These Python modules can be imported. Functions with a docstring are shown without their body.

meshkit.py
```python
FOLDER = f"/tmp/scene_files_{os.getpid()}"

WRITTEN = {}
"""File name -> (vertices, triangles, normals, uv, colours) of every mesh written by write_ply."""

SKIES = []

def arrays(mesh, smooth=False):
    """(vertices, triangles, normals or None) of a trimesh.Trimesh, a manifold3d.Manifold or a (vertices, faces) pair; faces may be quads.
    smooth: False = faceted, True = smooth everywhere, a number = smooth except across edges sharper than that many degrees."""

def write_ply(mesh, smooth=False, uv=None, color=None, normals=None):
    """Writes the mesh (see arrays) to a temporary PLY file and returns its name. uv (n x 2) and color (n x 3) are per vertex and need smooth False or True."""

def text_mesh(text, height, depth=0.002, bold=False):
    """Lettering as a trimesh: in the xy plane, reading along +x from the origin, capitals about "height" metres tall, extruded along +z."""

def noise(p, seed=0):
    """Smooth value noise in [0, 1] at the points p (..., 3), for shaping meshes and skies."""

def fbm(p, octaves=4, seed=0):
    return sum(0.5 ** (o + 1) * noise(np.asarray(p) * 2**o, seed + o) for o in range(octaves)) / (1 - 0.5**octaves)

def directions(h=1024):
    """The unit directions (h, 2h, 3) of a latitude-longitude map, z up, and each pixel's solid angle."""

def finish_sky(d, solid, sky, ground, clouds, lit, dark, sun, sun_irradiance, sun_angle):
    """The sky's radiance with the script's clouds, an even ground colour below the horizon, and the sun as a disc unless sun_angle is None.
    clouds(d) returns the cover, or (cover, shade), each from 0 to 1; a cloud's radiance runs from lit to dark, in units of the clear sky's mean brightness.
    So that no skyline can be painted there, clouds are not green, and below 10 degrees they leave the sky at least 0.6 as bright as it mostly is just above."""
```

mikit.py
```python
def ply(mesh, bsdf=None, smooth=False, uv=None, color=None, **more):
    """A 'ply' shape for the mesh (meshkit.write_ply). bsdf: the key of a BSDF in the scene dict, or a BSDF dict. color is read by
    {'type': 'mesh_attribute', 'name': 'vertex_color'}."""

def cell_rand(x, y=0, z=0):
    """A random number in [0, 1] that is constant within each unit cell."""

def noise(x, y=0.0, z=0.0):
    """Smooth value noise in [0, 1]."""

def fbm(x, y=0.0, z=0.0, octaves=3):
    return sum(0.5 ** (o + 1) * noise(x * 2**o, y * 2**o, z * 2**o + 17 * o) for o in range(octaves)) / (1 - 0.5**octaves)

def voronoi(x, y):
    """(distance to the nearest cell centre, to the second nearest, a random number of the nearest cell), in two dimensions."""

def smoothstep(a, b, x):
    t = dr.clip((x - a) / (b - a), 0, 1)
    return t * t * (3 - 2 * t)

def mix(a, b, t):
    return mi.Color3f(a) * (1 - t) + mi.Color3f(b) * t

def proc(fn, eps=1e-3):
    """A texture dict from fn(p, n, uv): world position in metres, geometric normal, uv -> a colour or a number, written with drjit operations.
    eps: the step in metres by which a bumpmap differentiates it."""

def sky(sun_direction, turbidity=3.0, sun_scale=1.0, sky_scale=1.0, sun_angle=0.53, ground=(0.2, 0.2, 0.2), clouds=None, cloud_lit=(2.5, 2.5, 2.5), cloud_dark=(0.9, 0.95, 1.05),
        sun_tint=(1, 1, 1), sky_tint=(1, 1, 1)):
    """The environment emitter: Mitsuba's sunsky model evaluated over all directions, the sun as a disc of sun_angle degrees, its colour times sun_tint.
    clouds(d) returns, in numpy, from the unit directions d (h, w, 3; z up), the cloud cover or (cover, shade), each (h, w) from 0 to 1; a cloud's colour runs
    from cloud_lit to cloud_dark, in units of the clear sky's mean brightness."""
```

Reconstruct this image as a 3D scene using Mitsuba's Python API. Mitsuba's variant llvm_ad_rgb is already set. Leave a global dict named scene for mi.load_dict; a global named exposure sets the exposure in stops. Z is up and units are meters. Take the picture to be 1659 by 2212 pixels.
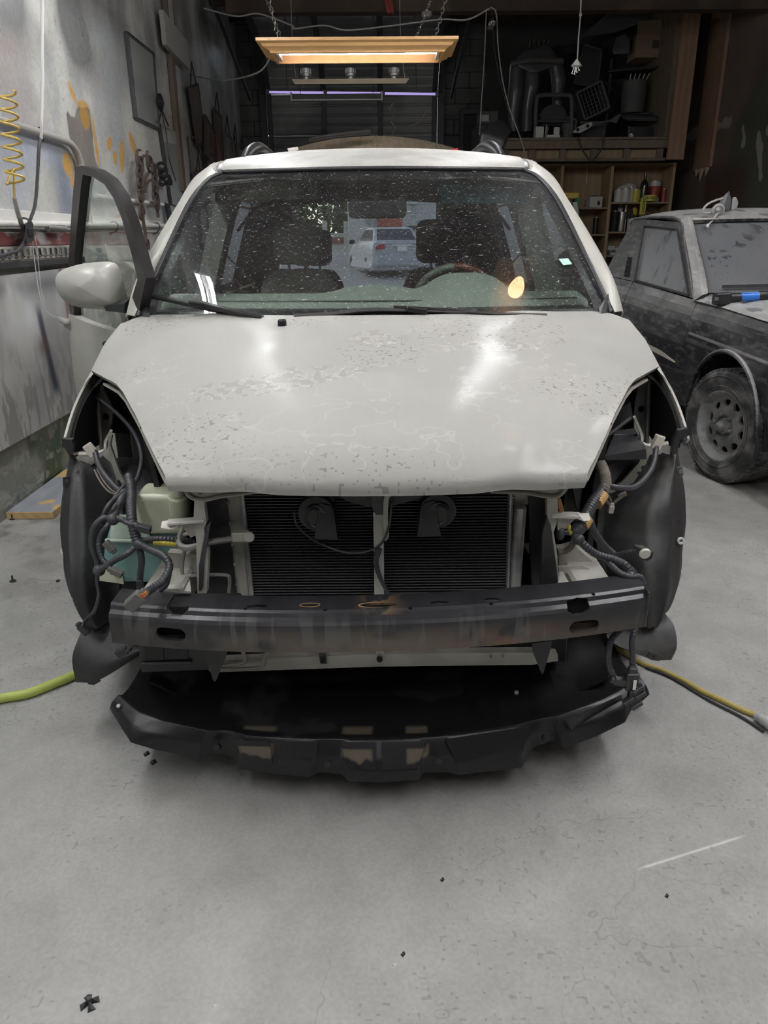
import math, random
import numpy as np, trimesh, manifold3d as m3
import drjit as dr, mitsuba as mi
import mikit, meshkit
from mikit import noise, fbm, voronoi, smoothstep, mix
from shapely.geometry import Polygon
random.seed(7); np.random.seed(7)
T = mi.ScalarTransform4f
scene, labels = {}, {}
# ------------------------------------------------------------------ camera, sky, lamps, exposure
exposure = -0.06
FOC, CX, CY, CAMH = 1600.0, 829.5, 1106.0, 1.4
PITCH, ROLL = math.radians(20.3), math.radians(0.45)
CAM = np.array([0, 0, CAMH])
_F = np.array([0, math.cos(PITCH), -math.sin(PITCH)]); _U0 = np.array([0, math.sin(PITCH), math.cos(PITCH)]); _R0 = np.array([1.0, 0, 0])
_R = _R0 * math.cos(ROLL) - _U0 * math.sin(ROLL); _U = _U0 * math.cos(ROLL) + _R0 * math.sin(ROLL)
scene['camera'] = {'type': 'perspective', 'fov': 2 * math.degrees(math.atan(829.5 / FOC)), 'fov_axis': 'x', 'near_clip': 0.02, 'far_clip': 200.0,
                   'to_world': T().look_at(origin=CAM.tolist(), target=(CAM + _F).tolist(), up=_U.tolist())}
SKY = 6.5
scene['sky'] = {**mikit.sky((-0.5, 0.25, 0.75), turbidity=4.0, sun_scale=0.0, sky_scale=SKY, ground=(.25, .25, .25), sky_tint=(1.28, 1.0, .72)), 'sampling_weight': 1.5}
TUBE = 90.0          # radiance of the shop's fluorescent tubes
TUBE_C = (0.985, 0.99, 1.0)
# ceiling fixtures: (x, y centre, z, length, strength, sideways run)
FIXTURES = [(-1.55, 2.35, 3.45, 2.3, .9, 0), (-.95, 5.0, 3.02, 2.1, .55, -.5), (.86, 5.0, 3.02, 2.1, .38, .5), (1.9, 2.2, 3.45, 2.3, .95, 0), (-1.1, -.6, 3.5, 2.3, .68, 0), (1.3, -.7, 3.5, 2.3, .75, 0), (3.3, 3.4, 3.5, 2.3, .65, 0)]
BULBS = [(1.05, 3.3, 3.0, (1.0, .50, .25), 16.0), (.93, 2.62, 3.0, (1, 1, .97), 60.0), (1.12, 2.5, 3.0, (1, 1, .97), 60.0)]


def ray(px, py):
    return _F + (px - CX) / FOC * _R - (py - CY) / FOC * _U
def P(px, py, Y):
    d = ray(px, py); return CAM + d * (Y / d[1])
def PX(px, py, X):
    d = ray(px, py); return CAM + d * (X / d[0])
def PZ(px, py, Z):
    d = ray(px, py); return CAM + d * ((Z - CAMH) / d[2])
def PP(px, py, o, n):
    d = ray(px, py); o = np.asarray(o, float); n = np.asarray(n, float); return CAM + d * (((o - CAM) @ n) / (d @ n))


# ------------------------------------------------------------------ mesh helpers
def A(*a): return np.array(a, float)
def unit(v): v = np.asarray(v, float); return v / max(np.linalg.norm(v), 1e-12)
def cat_(*ms):
    out = []
    for m in ms: out += list(m) if isinstance(m, (list, tuple)) else [m]
    return trimesh.util.concatenate(out) if len(out) > 1 else out[0]
def spl(pts, n=6, closed=False):
    p = np.asarray(pts, float)
    if len(p) < 3 or n <= 1: return p
    q = np.vstack([p[-1], p, p[0], p[1]]) if closed else np.vstack([2 * p[0] - p[1], p, 2 * p[-1] - p[-2]])
    out = []
    for i in range(1, len(q) - 2):
        a, b, c, d = q[i - 1:i + 3]
        for t in np.arange(n) / n:
            out.append(.5 * (2 * b + (c - a) * t + (2 * a - 5 * b + 4 * c - d) * t * t + (3 * b - a - 3 * c + d) * t ** 3))
    if not closed: out.append(p[-1])
    return np.array(out)
def resample(p, step):
    p = np.asarray(p, float); L = np.r_[0, np.cumsum(np.linalg.norm(np.diff(p, axis=0), axis=1))]
    t = np.linspace(0, L[-1], max(2, int(L[-1] / step) + 1))
    return np.stack([np.interp(t, L, p[:, k]) for k in range(p.shape[1])], 1)
def frames(p):
    t = np.gradient(p, axis=0); t /= np.linalg.norm(t, axis=1, keepdims=True) + 1e-12
    n = np.cross(t[0], [0, 0, 1.0])
    if np.linalg.norm(n) < .1: n = np.cross(t[0], [1.0, 0, 0])
    ns = [unit(n)]
    for i in range(1, len(p)):
        v = ns[-1] - t[i] * (ns[-1] @ t[i]); ns.append(unit(v))
    ns = np.array(ns); return t, ns, np.cross(t, ns)
def sweep(p, prof, caps=True, closed=False, fr=None):
    """prof (k,2) or (len(p),k,2): section in (n, b) of the transported frame."""
    p = np.asarray(p, float); t, n, b = fr if fr is not None else frames(p)
    prof = np.asarray(prof, float)
    if prof.ndim == 2: prof = np.repeat(prof[None], len(p), 0)
    k = prof.shape[1]
    v = p[:, None] + n[:, None] * prof[..., :1] + b[:, None] * prof[..., 1:]
    v = v.reshape(-1, 3); f = []
    N = len(p)
    for i in range(N if closed else N - 1):
        a = np.arange(k); c = (a + 1) % k; j = (i + 1) % N
        f += list(np.stack([i * k + a, i * k + c, j * k + c], 1)) + list(np.stack([i * k + a, j * k + c, j * k + a], 1))
    v = list(v)
    if caps and not closed:
        for i, s in ((0, 1), (N - 1, -1)):
            v.append(p[i] + n[i] * prof[i, :, 0].mean() + b[i] * prof[i, :, 1].mean()); c = len(v) - 1
            for a in range(k):
                q = (i * k + a, i * k + (a + 1) % k); f.append([c, q[1], q[0]] if s > 0 else [c, q[0], q[1]])
    return trimesh.Trimesh(np.array(v), np.array(f), process=False)
def circ(n=8, r=1.0, ph=0.0):
    a = np.arange(n) * 2 * np.pi / n + ph; return np.stack([np.cos(a), np.sin(a)], 1) * r
def tube(pts, r, n=8, res=6, closed=False, caps=True):
    p = spl(pts, res, closed); rr = np.interp(np.linspace(0, 1, len(p)), np.linspace(0, 1, np.size(r)) if np.size(r) > 1 else [0, 1], np.asarray(r, float).ravel() if np.size(r) > 1 else [r, r])
    return sweep(p, circ(n)[None] * rr[:, None, None], caps, closed)
def loom(pts, r, rib=.0022, amp=.11, n=10, res=8):
    """a corrugated (split-loom) cable"""
    p = resample(spl(pts, res), rib); rr = r * (1 + amp * np.where(np.arange(len(p)) % 4 < 2, 0, -1))
    return sweep(p, circ(n)[None] * rr[:, None, None])
def ribbon(pts, w, th, up, res=6):
    """flat strap with the width direction close to up"""
    p = spl(pts, res); t = np.gradient(p, axis=0); t /= np.linalg.norm(t, axis=1, keepdims=True) + 1e-12
    b = np.asarray(up, float) - t * (t @ np.asarray(up, float))[:, None]; b /= np.linalg.norm(b, axis=1, keepdims=True) + 1e-12
    return sweep(p, A([-th / 2, -w / 2], [th / 2, -w / 2], [th / 2, w / 2], [-th / 2, w / 2]), fr=(t, np.cross(b, t), b))
def grid_faces(a, b, flip=False):
    i, j = np.meshgrid(np.arange(a - 1), np.arange(b - 1), indexing='ij'); q = (i * b + j).ravel()
    f = np.vstack([np.stack([q, q + b, q + b + 1], 1), np.stack([q, q + b + 1, q + 1], 1)])
    return f[:, ::-1] if flip else f
def face(g, flip=False):
    g = np.asarray(g, float); return trimesh.Trimesh(g.reshape(-1, 3), grid_faces(g.shape[0], g.shape[1], flip), process=False)
def sheet(g, th):
    """closed plate from a grid of points, th to the side of du x dv"""
    g = np.asarray(g, float); a, b = g.shape[:2]
    du, dv = np.gradient(g, axis=0), np.gradient(g, axis=1); n = np.cross(du, dv); n /= np.linalg.norm(n, axis=2, keepdims=True) + 1e-12
    h = g + n * th; v = np.vstack([g.reshape(-1, 3), h.reshape(-1, 3)]); N = a * b
    f = [grid_faces(a, b, True), grid_faces(a, b) + N]
    ring = np.r_[np.arange(b), np.arange(1, a) * b + b - 1, (a - 1) * b + np.arange(b - 2, -1, -1), np.arange(a - 2, 0, -1) * b]
    r2 = np.roll(ring, -1); f += [np.stack([ring, r2 + N, r2], 1), np.stack([ring, ring + N, r2 + N], 1)]
    return trimesh.Trimesh(v, np.vstack(f), process=False)
def refine(g, na, nb):
    """Catmull-Rom both ways through a coarse grid"""
    g = np.asarray(g, float); h = np.stack([spl(g[:, j], na) for j in range(g.shape[1])], 1)
    return np.stack([spl(h[i], nb) for i in range(h.shape[0])], 0)
def hull(pts): return trimesh.convex.convex_hull(np.asarray(pts, float))
def obox(c, half, axes=None, b=.004):
    hx, hy, hz = half; b = min(b, .45 * min(half)); pts = []
    for sx in (-1, 1):
        for sy in (-1, 1):
            for sz in (-1, 1):
                pts += [(sx * hx, sy * (hy - b), sz * (hz - b)), (sx * (hx - b), sy * hy, sz * (hz - b)), (sx * (hx - b), sy * (hy - b), sz * hz)]
    pts = A(*pts)
    if axes is not None: pts = pts @ np.asarray(axes, float)
    return hull(pts + np.asarray(c, float))
def cbox(x0, x1, y0, y1, z0, z1, b=.004):
    return obox(((x0 + x1) / 2, (y0 + y1) / 2, (z0 + z1) / 2), (abs(x1 - x0) / 2, abs(y1 - y0) / 2, abs(z1 - z0) / 2), None, b)
def beam(p, q, w, h, up=(0, 0, 1), b=.004):
    p, q = np.asarray(p, float), np.asarray(q, float); d = unit(q - p); s = unit(np.cross(d, up)); u = np.cross(s, d)
    return obox((p + q) / 2, (np.linalg.norm(q - p) / 2, w / 2, h / 2), [d, s, u], b)
def rbox(c, half, r, axes=None, n=2):
    s = trimesh.creation.icosphere(n, r).vertices; pts = []
    for x in (-1, 1):
        for y in (-1, 1):
            for z in (-1, 1): pts.append(s + A(x * (half[0] - r), y * (half[1] - r), z * (half[2] - r)))
    pts = np.vstack(pts)
    if axes is not None: pts = pts @ np.asarray(axes, float)
    return hull(pts + np.asarray(c, float))
def soft(pts, edge=.015, it=5):
    """smooth rounded body: hull, refined evenly, then relaxed"""
    return trimesh.smoothing.filter_taubin(tri(man(hull(pts)).refine_to_length(edge)), iterations=it)
def prism(poly, o, ex, ey, depth, holes=None):
    """2-D polygon in the plane (o, ex, ey), extruded by depth along ex x ey"""
    pg = Polygon(poly, holes)
    if not pg.is_valid: pg = pg.buffer(0)
    ms = [trimesh.creation.extrude_polygon(g, abs(depth), engine='earcut') for g in getattr(pg, 'geoms', [pg])]
    m = cat_(ms); ex, ey = np.asarray(ex, float), np.asarray(ey, float); ez = unit(np.cross(ex, ey))
    if depth < 0: m.vertices[:, 2] -= abs(depth)
    m.vertices = m.vertices @ np.array([ex, ey, ez]) + np.asarray(o, float)
    return m
def poly3(pts, th, n=None):
    """flat plate through 3-D points (planar up to noise), th thick along n"""
    p = np.asarray(pts, float); c = p.mean(0)
    if n is None: n = np.linalg.svd(p - c)[2][2]
    n = unit(n); ex = unit(np.cross(n, [0, 0, 1.0]) if abs(n[2]) < .95 else [1.0, 0, 0]); ex = unit(ex - n * (ex @ n)); ey = np.cross(n, ex)
    return prism(np.stack([(p - c) @ ex, (p - c) @ ey], 1), c, ex, ey, th)
def lathe(prof, o, ax=(0, 0, 1), n=24):
    """prof: (r, h) pairs from one end to the other"""
    ax = unit(ax); ex = unit(np.cross(ax, [0, 1.0, 0] if abs(ax[1]) < .9 else [1.0, 0, 0])); ey = np.cross(ax, ex)
    a = np.arange(n) * 2 * np.pi / n; pr = np.asarray(prof, float); k = len(pr)
    v = (np.asarray(o, float) + ax * pr[:, 1][:, None, None] + (ex * np.cos(a)[:, None] + ey * np.sin(a)[:, None]) * np.maximum(pr[:, 0], 0)[:, None, None]).reshape(-1, 3); f = []
    for i in range(k - 1):
        j = np.arange(n); l = (j + 1) % n
        f += [np.stack([i * n + j, i * n + l, (i + 1) * n + l], 1), np.stack([i * n + j, (i + 1) * n + l, (i + 1) * n + j], 1)]
    m = trimesh.Trimesh(v, np.vstack(f), process=False); return m
def cyl(p, q, r, n=16, b=.15):
    p, q = np.asarray(p, float), np.asarray(q, float); L = np.linalg.norm(q - p); e = min(b * r, L * .3)
    return lathe([(0, 0), (r - e, 0), (r, e), (r, L - e), (r - e, L), (0, L)], p, q - p, n)
def man(m): m = m.copy(); m.vertices = np.round(m.vertices, 6); m.merge_vertices(); m.update_faces(m.nondegenerate_faces()); return m3.Manifold(m3.Mesh(np.array(m.vertices, np.float32), np.array(m.faces, np.uint32)))
def tri(M): q = M.to_mesh(); return trimesh.Trimesh(q.vert_properties[:, :3], q.tri_verts, process=False)
def cut(m, *tools):
    M = man(m)
    if M.is_empty(): print('cut: not closed'); return m
    for t in tools:
        q = man(t)
        if q.is_empty(): print('cut: bad tool'); continue
        if q.volume() < 0: t = t.copy(); t.invert(); q = man(t)
        M = M - q
    return tri(M)
def slab(poly, d0, d1):
    """capsule-like hull helper: hull of 2-D points extruded along y from d0 to d1"""
    return hull([(x, y, z) for x, z in poly for y in (d0, d1)])
def capsule(c, w, h, d0, d1, n=8):
    """horizontal slot w x h round (cx, cz), running along y"""
    r = h / 2; pts = []
    for s in (-1, 1):
        for a in np.linspace(-np.pi / 2, np.pi / 2, n): pts.append((c[0] + s * ((w / 2 - r) + r * math.cos(a)), c[1] + r * math.sin(a)))
    return slab(pts, d0, d1)


# ------------------------------------------------------------------ scene entries
_used = {}
def uid(base):
    k = base; i = 0
    while k in _used:
        i += 1; k = f'{base}_{i:03d}'
    _used[k] = 1; return k
def thing(name, label, cat, group=None):
    k = uid(name); labels[k] = {'label': label, 'category': cat}
    if group: labels[k]['group'] = group
    return k
def part(parent, name, mesh, mat, smooth=30, label=None, kind=None, **kw):
    k = uid(parent + '__' + name)
    scene[k] = mikit.ply(mesh, mat, smooth=smooth, **kw)
    if label or kind: labels[k] = {**({'label': label} if label else {}), **({'kind': kind} if kind else {})}
    return k
def one(name, mesh, mat, label, cat, group=None, smooth=30, kind=None):
    k = uid(name); scene[k] = mikit.ply(mesh, mat, smooth=smooth); labels[k] = {'label': label, 'category': cat}
    if group: labels[k]['group'] = group
    if kind: labels[k]['kind'] = kind
    return k
def struct(name, mesh, mat, smooth=False, label=None):
    k = uid(name); scene[k] = mikit.ply(mesh, mat, smooth=smooth); labels[k] = {'kind': 'structure', **({'label': label} if label else {})}; return k
# ------------------------------------------------------------------ materials
def mat(key, col, rough=.5, metal=0.0, bump=None, bscale=.001, two=True, **more):
    b = {'type': 'principled', 'base_color': col if isinstance(col, dict) else {'type': 'rgb', 'value': [float(c) for c in col]}, 'roughness': rough if isinstance(rough, dict) else float(rough), 'metallic': float(metal), **more}
    if bump is not None: b = {'type': 'bumpmap', 'arbitrary': mikit.proc(bump, eps=.002), 'scale': bscale, 'bsdf': b}
    scene[key] = {'type': 'twosided', 'bsdf': b} if two else b
    return key
def lum(v): return mi.Float(v)
def sm(a, b, x): return smoothstep(a, b, x)
def bell(x, c, w): return dr.exp(-dr.square((x - c) / w))
def boxm(y, z, y0, y1, z0, z1, e=.02, wob=0.0):
    """soft rectangle mask"""
    return sm(y0 - e, y0 + e, y + wob) * (1 - sm(y1 - e, y1 + e, y + wob)) * sm(z0 - e, z0 + e, z + wob) * (1 - sm(z1 - e, z1 + e, z + wob))


def f_floor(p, n, uv):
    a = fbm(p.x * 1.3, p.y * 1.3, 3.0, 4); b = fbm(p.x * 9, p.y * 9, 1.0, 4); c = noise(p.x * 160, p.y * 160, 0)
    v = .315 + .09 * (a - .5) + .10 * (b - .5) + .04 * (c - .5)
    st = sm(.60, .74, fbm(p.x * .9 + 7, p.y * 1.2, 9.0, 4)); v = v * (1 - .16 * st)
    sp = sm(.84, .92, noise(p.x * 95 + 3 * b, p.y * 95, 5)) * sm(.5, .7, noise(p.x * 4, p.y * 4, 8)); v = v * (1 - .22 * sp)
    w = fbm(p.x * 5 + 31, p.y * 5, 4.0, 5); cr = bell(w, .5, .005) * sm(.56, .7, noise(p.x * 2.3, p.y * 2.3, 2)); v = v * (1 - .20 * cr)
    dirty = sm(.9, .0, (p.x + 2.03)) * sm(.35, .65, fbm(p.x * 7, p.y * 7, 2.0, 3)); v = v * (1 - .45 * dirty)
    r = dr.sqrt(dr.square(p.x + 1.45) + dr.square((p.y - 3.25))); ring = (bell(r, .21, .006) + bell(r, .245, .004) + bell(r, .30, .005)) * sm(.35, .6, noise(p.x * 9, p.y * 9, 11)); v = v * (1 - .3 * ring)
    ln = bell(p.y - (1.435 + .34 * (p.x - .86)), 0, .0035) * sm(.58, .62, p.x) * (1 - sm(.86, .9, p.x)); v = v + .22 * ln
    return mi.Color3f(v * 1.0, v * .985, v * .95)
def f_floorh(p, n, uv): return fbm(p.x * 14, p.y * 14, 0, 4) + .5 * fbm(p.x * 90, p.y * 90, 3, 2)
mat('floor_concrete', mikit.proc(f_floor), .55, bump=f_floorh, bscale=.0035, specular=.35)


def f_wall_l(p, n, uv):
    y, z = p.y, p.z
    n1 = fbm(y * 1.1, z * .55, 5.0, 4); n2 = fbm(y * 5, z * 2.2, 2.0, 4); n3 = noise(y * 60, z * 60, 1)
    c = mix((.49, .485, .455), (.39, .395, .385), sm(.35, .65, n2))
    c = mix(c, (.40, .43, .50), sm(.45, .62, fbm(y * 1.7 + 3, z * .9, 8.0, 3)) * (1 - sm(5.0, 5.8, y)) * sm(1.35, 1.5, z) * (1 - sm(1.95, 2.1, z)))
    # overspray clouds of dark paint at the near end; second term paints shading up high
    dk = dr.minimum(sm(.30, .56, fbm(y * 1.5, z * 1.0 + 4, 1.0, 3)) * (1 - sm(5.6, 6.8, y)) * sm(2.28, 2.62, z) + sm(.35, .6, fbm(y * 2.1 + 9, z * 1.3, 4.0, 4)) * sm(2.3, 2.9, z) * .7, 1); c = mix(c, (.125, .125, .125), dk * .9)
    rb = boxm(y, z, 4.45, 5.05, 1.95, 2.5, .10, .12 * (n2 - .5)) * sm(.35, .6, n1); c = mix(c, (.25, .19, .18), rb * .6)
    bl = boxm(y, z, 5.05, 5.33, 1.5, 1.95, .12, .1 * (n1 - .5)); c = mix(c, (.11, .13, .17), bl * .75)
    gv = boxm(y, z, 6.2, 6.55, 1.9, 2.9, .12, .15 * (n1 - .5)); c = mix(c, (.31, .33, .34), gv * .7)
    # bare brown-grey patch where the skin of the wall is torn away, yellow glue round it
    w = .06 * (fbm(y * 9, z * 9, 3.0, 3) - .5)
    top = 2.16 + .09 * sm(5.52, 5.6, y) + .07 * (noise(y * 22, 1.5, 0) - .3)
    pt = sm(5.36, 5.39, y + w) * (1 - sm(5.80 + .1 * sm(1.95, 1.8, z), 5.83 + .12 * sm(1.95, 1.8, z), y + w)) * sm(1.80, 1.84, z + w) * (1 - sm(top - .01, top + .01, z))
    def blob(cy, cz, wy, wz, sl=0.0): return (1 - sm(.75, 1.15, dr.sqrt(dr.square((y - cy - sl * (z - cz)) / wy) + dr.square((z - cz) / wz)) + .7 * (n2 - .5)))
    ye = dr.minimum(1, blob(5.54, 2.31, .045, .06, -.6) + blob(5.70, 2.24, .13, .06) + blob(6.16, 2.08, .07, .055, .6) + blob(6.24, 1.99, .05, .05) + blob(6.42, 2.02, .06, .12, .4) + blob(6.74, 2.12, .07, .09, -.6) + blob(5.30, 1.86, .09, .075) + blob(5.33, 1.77, .035, .06) + blob(6.75, 1.72, .06, .16) + blob(6.4, 1.55, .35, .05) + blob(5.86, 2.02, .03, .2))
    c = mix(c, (.50, .27, .035), ye * .8)
    c = mix(c, mix((.135, .12, .105), (.19, .175, .155), n2), pt); c = mix(c, (.42, .24, .05), pt * blob(5.70, 2.19, .09, .08) * .8)
    # band of dirty red boards under the rail at the near end
    sp = sm(.86, .93, noise(y * 70, z * 45, 3)); c = c * (1 - .35 * sp * sm(.45, .6, n1))
    # concrete footing: green and grey, rough
    low = 1 - sm(1.18, 1.30, z + .12 * (n1 - .5)); g = mix((.27, .28, .25), (.055, .10, .065), sm(.48, .66, fbm(y * 2.3, z * 1.6, 6.0, 4))); g = mix(g, (.42, .42, .38), sm(.55, .7, fbm(y * 12, z * 12, 1.0, 3)) * .7)
    c = mix(c, g, low); return c * (.93 + .14 * n3)
def f_wall_lh(p, n, uv): return (fbm(p.y * 22, p.z * 22, 0, 4) + .4 * noise(p.y * 120, p.z * 120, 0)) * (1 - sm(1.15, 1.32, p.z)) + .06 * fbm(p.y * 6, p.z * 6, 0, 3)
mat('wall_paint', mikit.proc(f_wall_l), .32, bump=f_wall_lh, bscale=.012, specular=.5)


def f_panel(p, n, uv):
    y, z = p.y, p.z
    n1 = fbm(y * 2.5, z * 1.6, 1.0, 4); n2 = fbm(y * 24, z * 7, 2.0, 3)
    c = mix((.50, .49, .47), (.36, .36, .36), sm(.4, .65, n1)); c = mix(c, (.24, .235, .23), sm(.48, .62, n2) * sm(1.0, .5, z) * .75)
    yy = y - 4.42 - .16 * (1.0 - z)
    c = mix(c, (.055, .06, .085), sm(.95, .2, dr.abs(yy) / (.06 + .03 * sm(.9, .6, z)) + .8 * (n1 - .5)) * sm(.48, .58, z) * (1 - sm(.98, 1.08, z)))
    c = mix(c, (.62, .63, .65), bell(y, 4.30, .08) * bell(z, 1.0, .09) * .9); c = mix(c, (.15, .07, .07), bell(y, 4.40, .07) * bell(z, .82, .06) * .7)
    c = mix(c, (.14, .06, .06), bell(y, 4.83 + .1 * (1 - z), .035) * sm(.55, .65, z) * .8); c = mix(c, (.16, .16, .17), bell(z, 1.16, .05) * sm(.4, .6, n1) * .8)
    return c
mat('sprayed_panel', mikit.proc(f_panel), .35, specular=.4)
def f_red(p, n, uv): return mix((.15, .05, .05), (.30, .27, .27), sm(.52, .72, fbm(p.y * 6, p.z * 18, 2.0, 4)))
mat('red_board', mikit.proc(f_red), .5)
mat('board_edge', (.42, .27, .13), .6)
def f_dull(a, b, s=4.0, lo=.38, hi=.62):
    def f(p, n, uv): return mix(a, b, sm(lo, hi, fbm(p.x * s, p.y * s, p.z * s, 4)))
    return mikit.proc(f)
mat('brown_wall', f_dull((.06, .045, .036), (.10, .078, .064), 1.7), .7)
def f_rwall(p, n, uv):
    y, z = p.y, p.z; w = fbm(y * 7, z * 7, 1.0, 4); c = mix((.085, .066, .055), (.13, .10, .084), sm(.3, .7, fbm(y * .9, z * .5, 2.0, 4)))
    c = mix(c, (.065, .068, .056), sm(.45, .6, noise(y * .8, z * .5, 4)))
    def stroke(y0, z0, y1, z1, r):
        dy, dz = y1 - y0, z1 - z0; t = dr.clip(((y - y0) * dy + (z - z0) * dz) / (dy * dy + dz * dz), 0, 1)
        return 1 - sm(r * .8, r * 1.05, dr.sqrt(dr.square(y - y0 - t * dy) + dr.square(z - z0 - t * dz)) + .10 * (w - .5))
    s = stroke(11.7, 2.64, 10.3, 2.67, .055) + stroke(10.2, 2.66, 9.75, 2.65, .06) + stroke(9.35, 2.52, 9.3, 2.38, .04) + stroke(8.95, 2.42, 8.75, 1.98, .06) + stroke(8.75, 2.45, 8.6, 2.40, .05) + stroke(10.75, 1.75, 10.7, 1.62, .018) + stroke(8.9, 1.63, 9.0, 1.58, .016)
    c = mix(c, (.27, .255, .235), dr.minimum(s, 1) * .9); c = mix(c, (.066, .036, .032), sm(.5, .7, noise(y * 3, z * .4, 9)) * (1 - sm(2.0, 2.3, z)) * .8); return c
mat('right_wall_paint', mikit.proc(f_rwall), .6)
mat('block_grey', f_dull((.085, .085, .083), (.13, .13, .125), 3), .8)
mat('block_mortar', (.06, .06, .058), .9)
mat('ceiling_wood', f_dull((.035, .024, .017), (.06, .042, .03), 3), .8)
mat('bounce_white', (.42, .41, .39), .8)
mat('door_steel', f_dull((.15, .15, .15), (.26, .26, .255), 1.6), .5)
mat('dark_steel', (.055, .055, .058), .5, .3)
def f_wood(a, b, ax='x', s=14):
    def f(p, n, uv):
        u, v, w = (p.x, p.y, p.z) if ax == 'x' else (p.y, p.x, p.z) if ax == 'y' else (p.z, p.x, p.y)
        g = fbm(u * 1.5, v * s * 3, w * s * 3, 4); r = .5 + .5 * dr.sin((v + w) * s * 12 + 7 * fbm(u * 1.2, v * 4, w * 4, 3)); return mix(a, b, dr.clip(.65 * g + .35 * r, 0, 1))
    return mikit.proc(f)
mat('oak_wood', f_wood((.50, .27, .10), (.64, .39, .17), 'x', 9), .4)
mat('stud_wood', f_wood((.20, .115, .07), (.30, .19, .125), 'z', 7), .65)
mat('plywood', f_wood((.27, .19, .11), (.37, .27, .165), 'z', 5), .65)
mat('plywood_dark', f_wood((.13, .10, .07), (.19, .15, .105), 'z', 5), .7)
mat('pale_board', f_wood((.40, .33, .24), (.50, .42, .32), 'x', 7), .6)
def f_plank(p, n, uv):
    c = mix((.20, .215, .25), (.28, .29, .31), fbm(p.x * 30, p.y * 6, 0, 3)); return mix(c, (.50, .34, .15), sm(.54, .62, fbm(p.x * 6 + 3.1, p.y * 5, 2.0, 3)))
mat('painted_plank', mikit.proc(f_plank), .55)
mat('plank_end', f_wood((.45, .29, .12), (.60, .43, .22), 'y', 8), .6)


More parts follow.
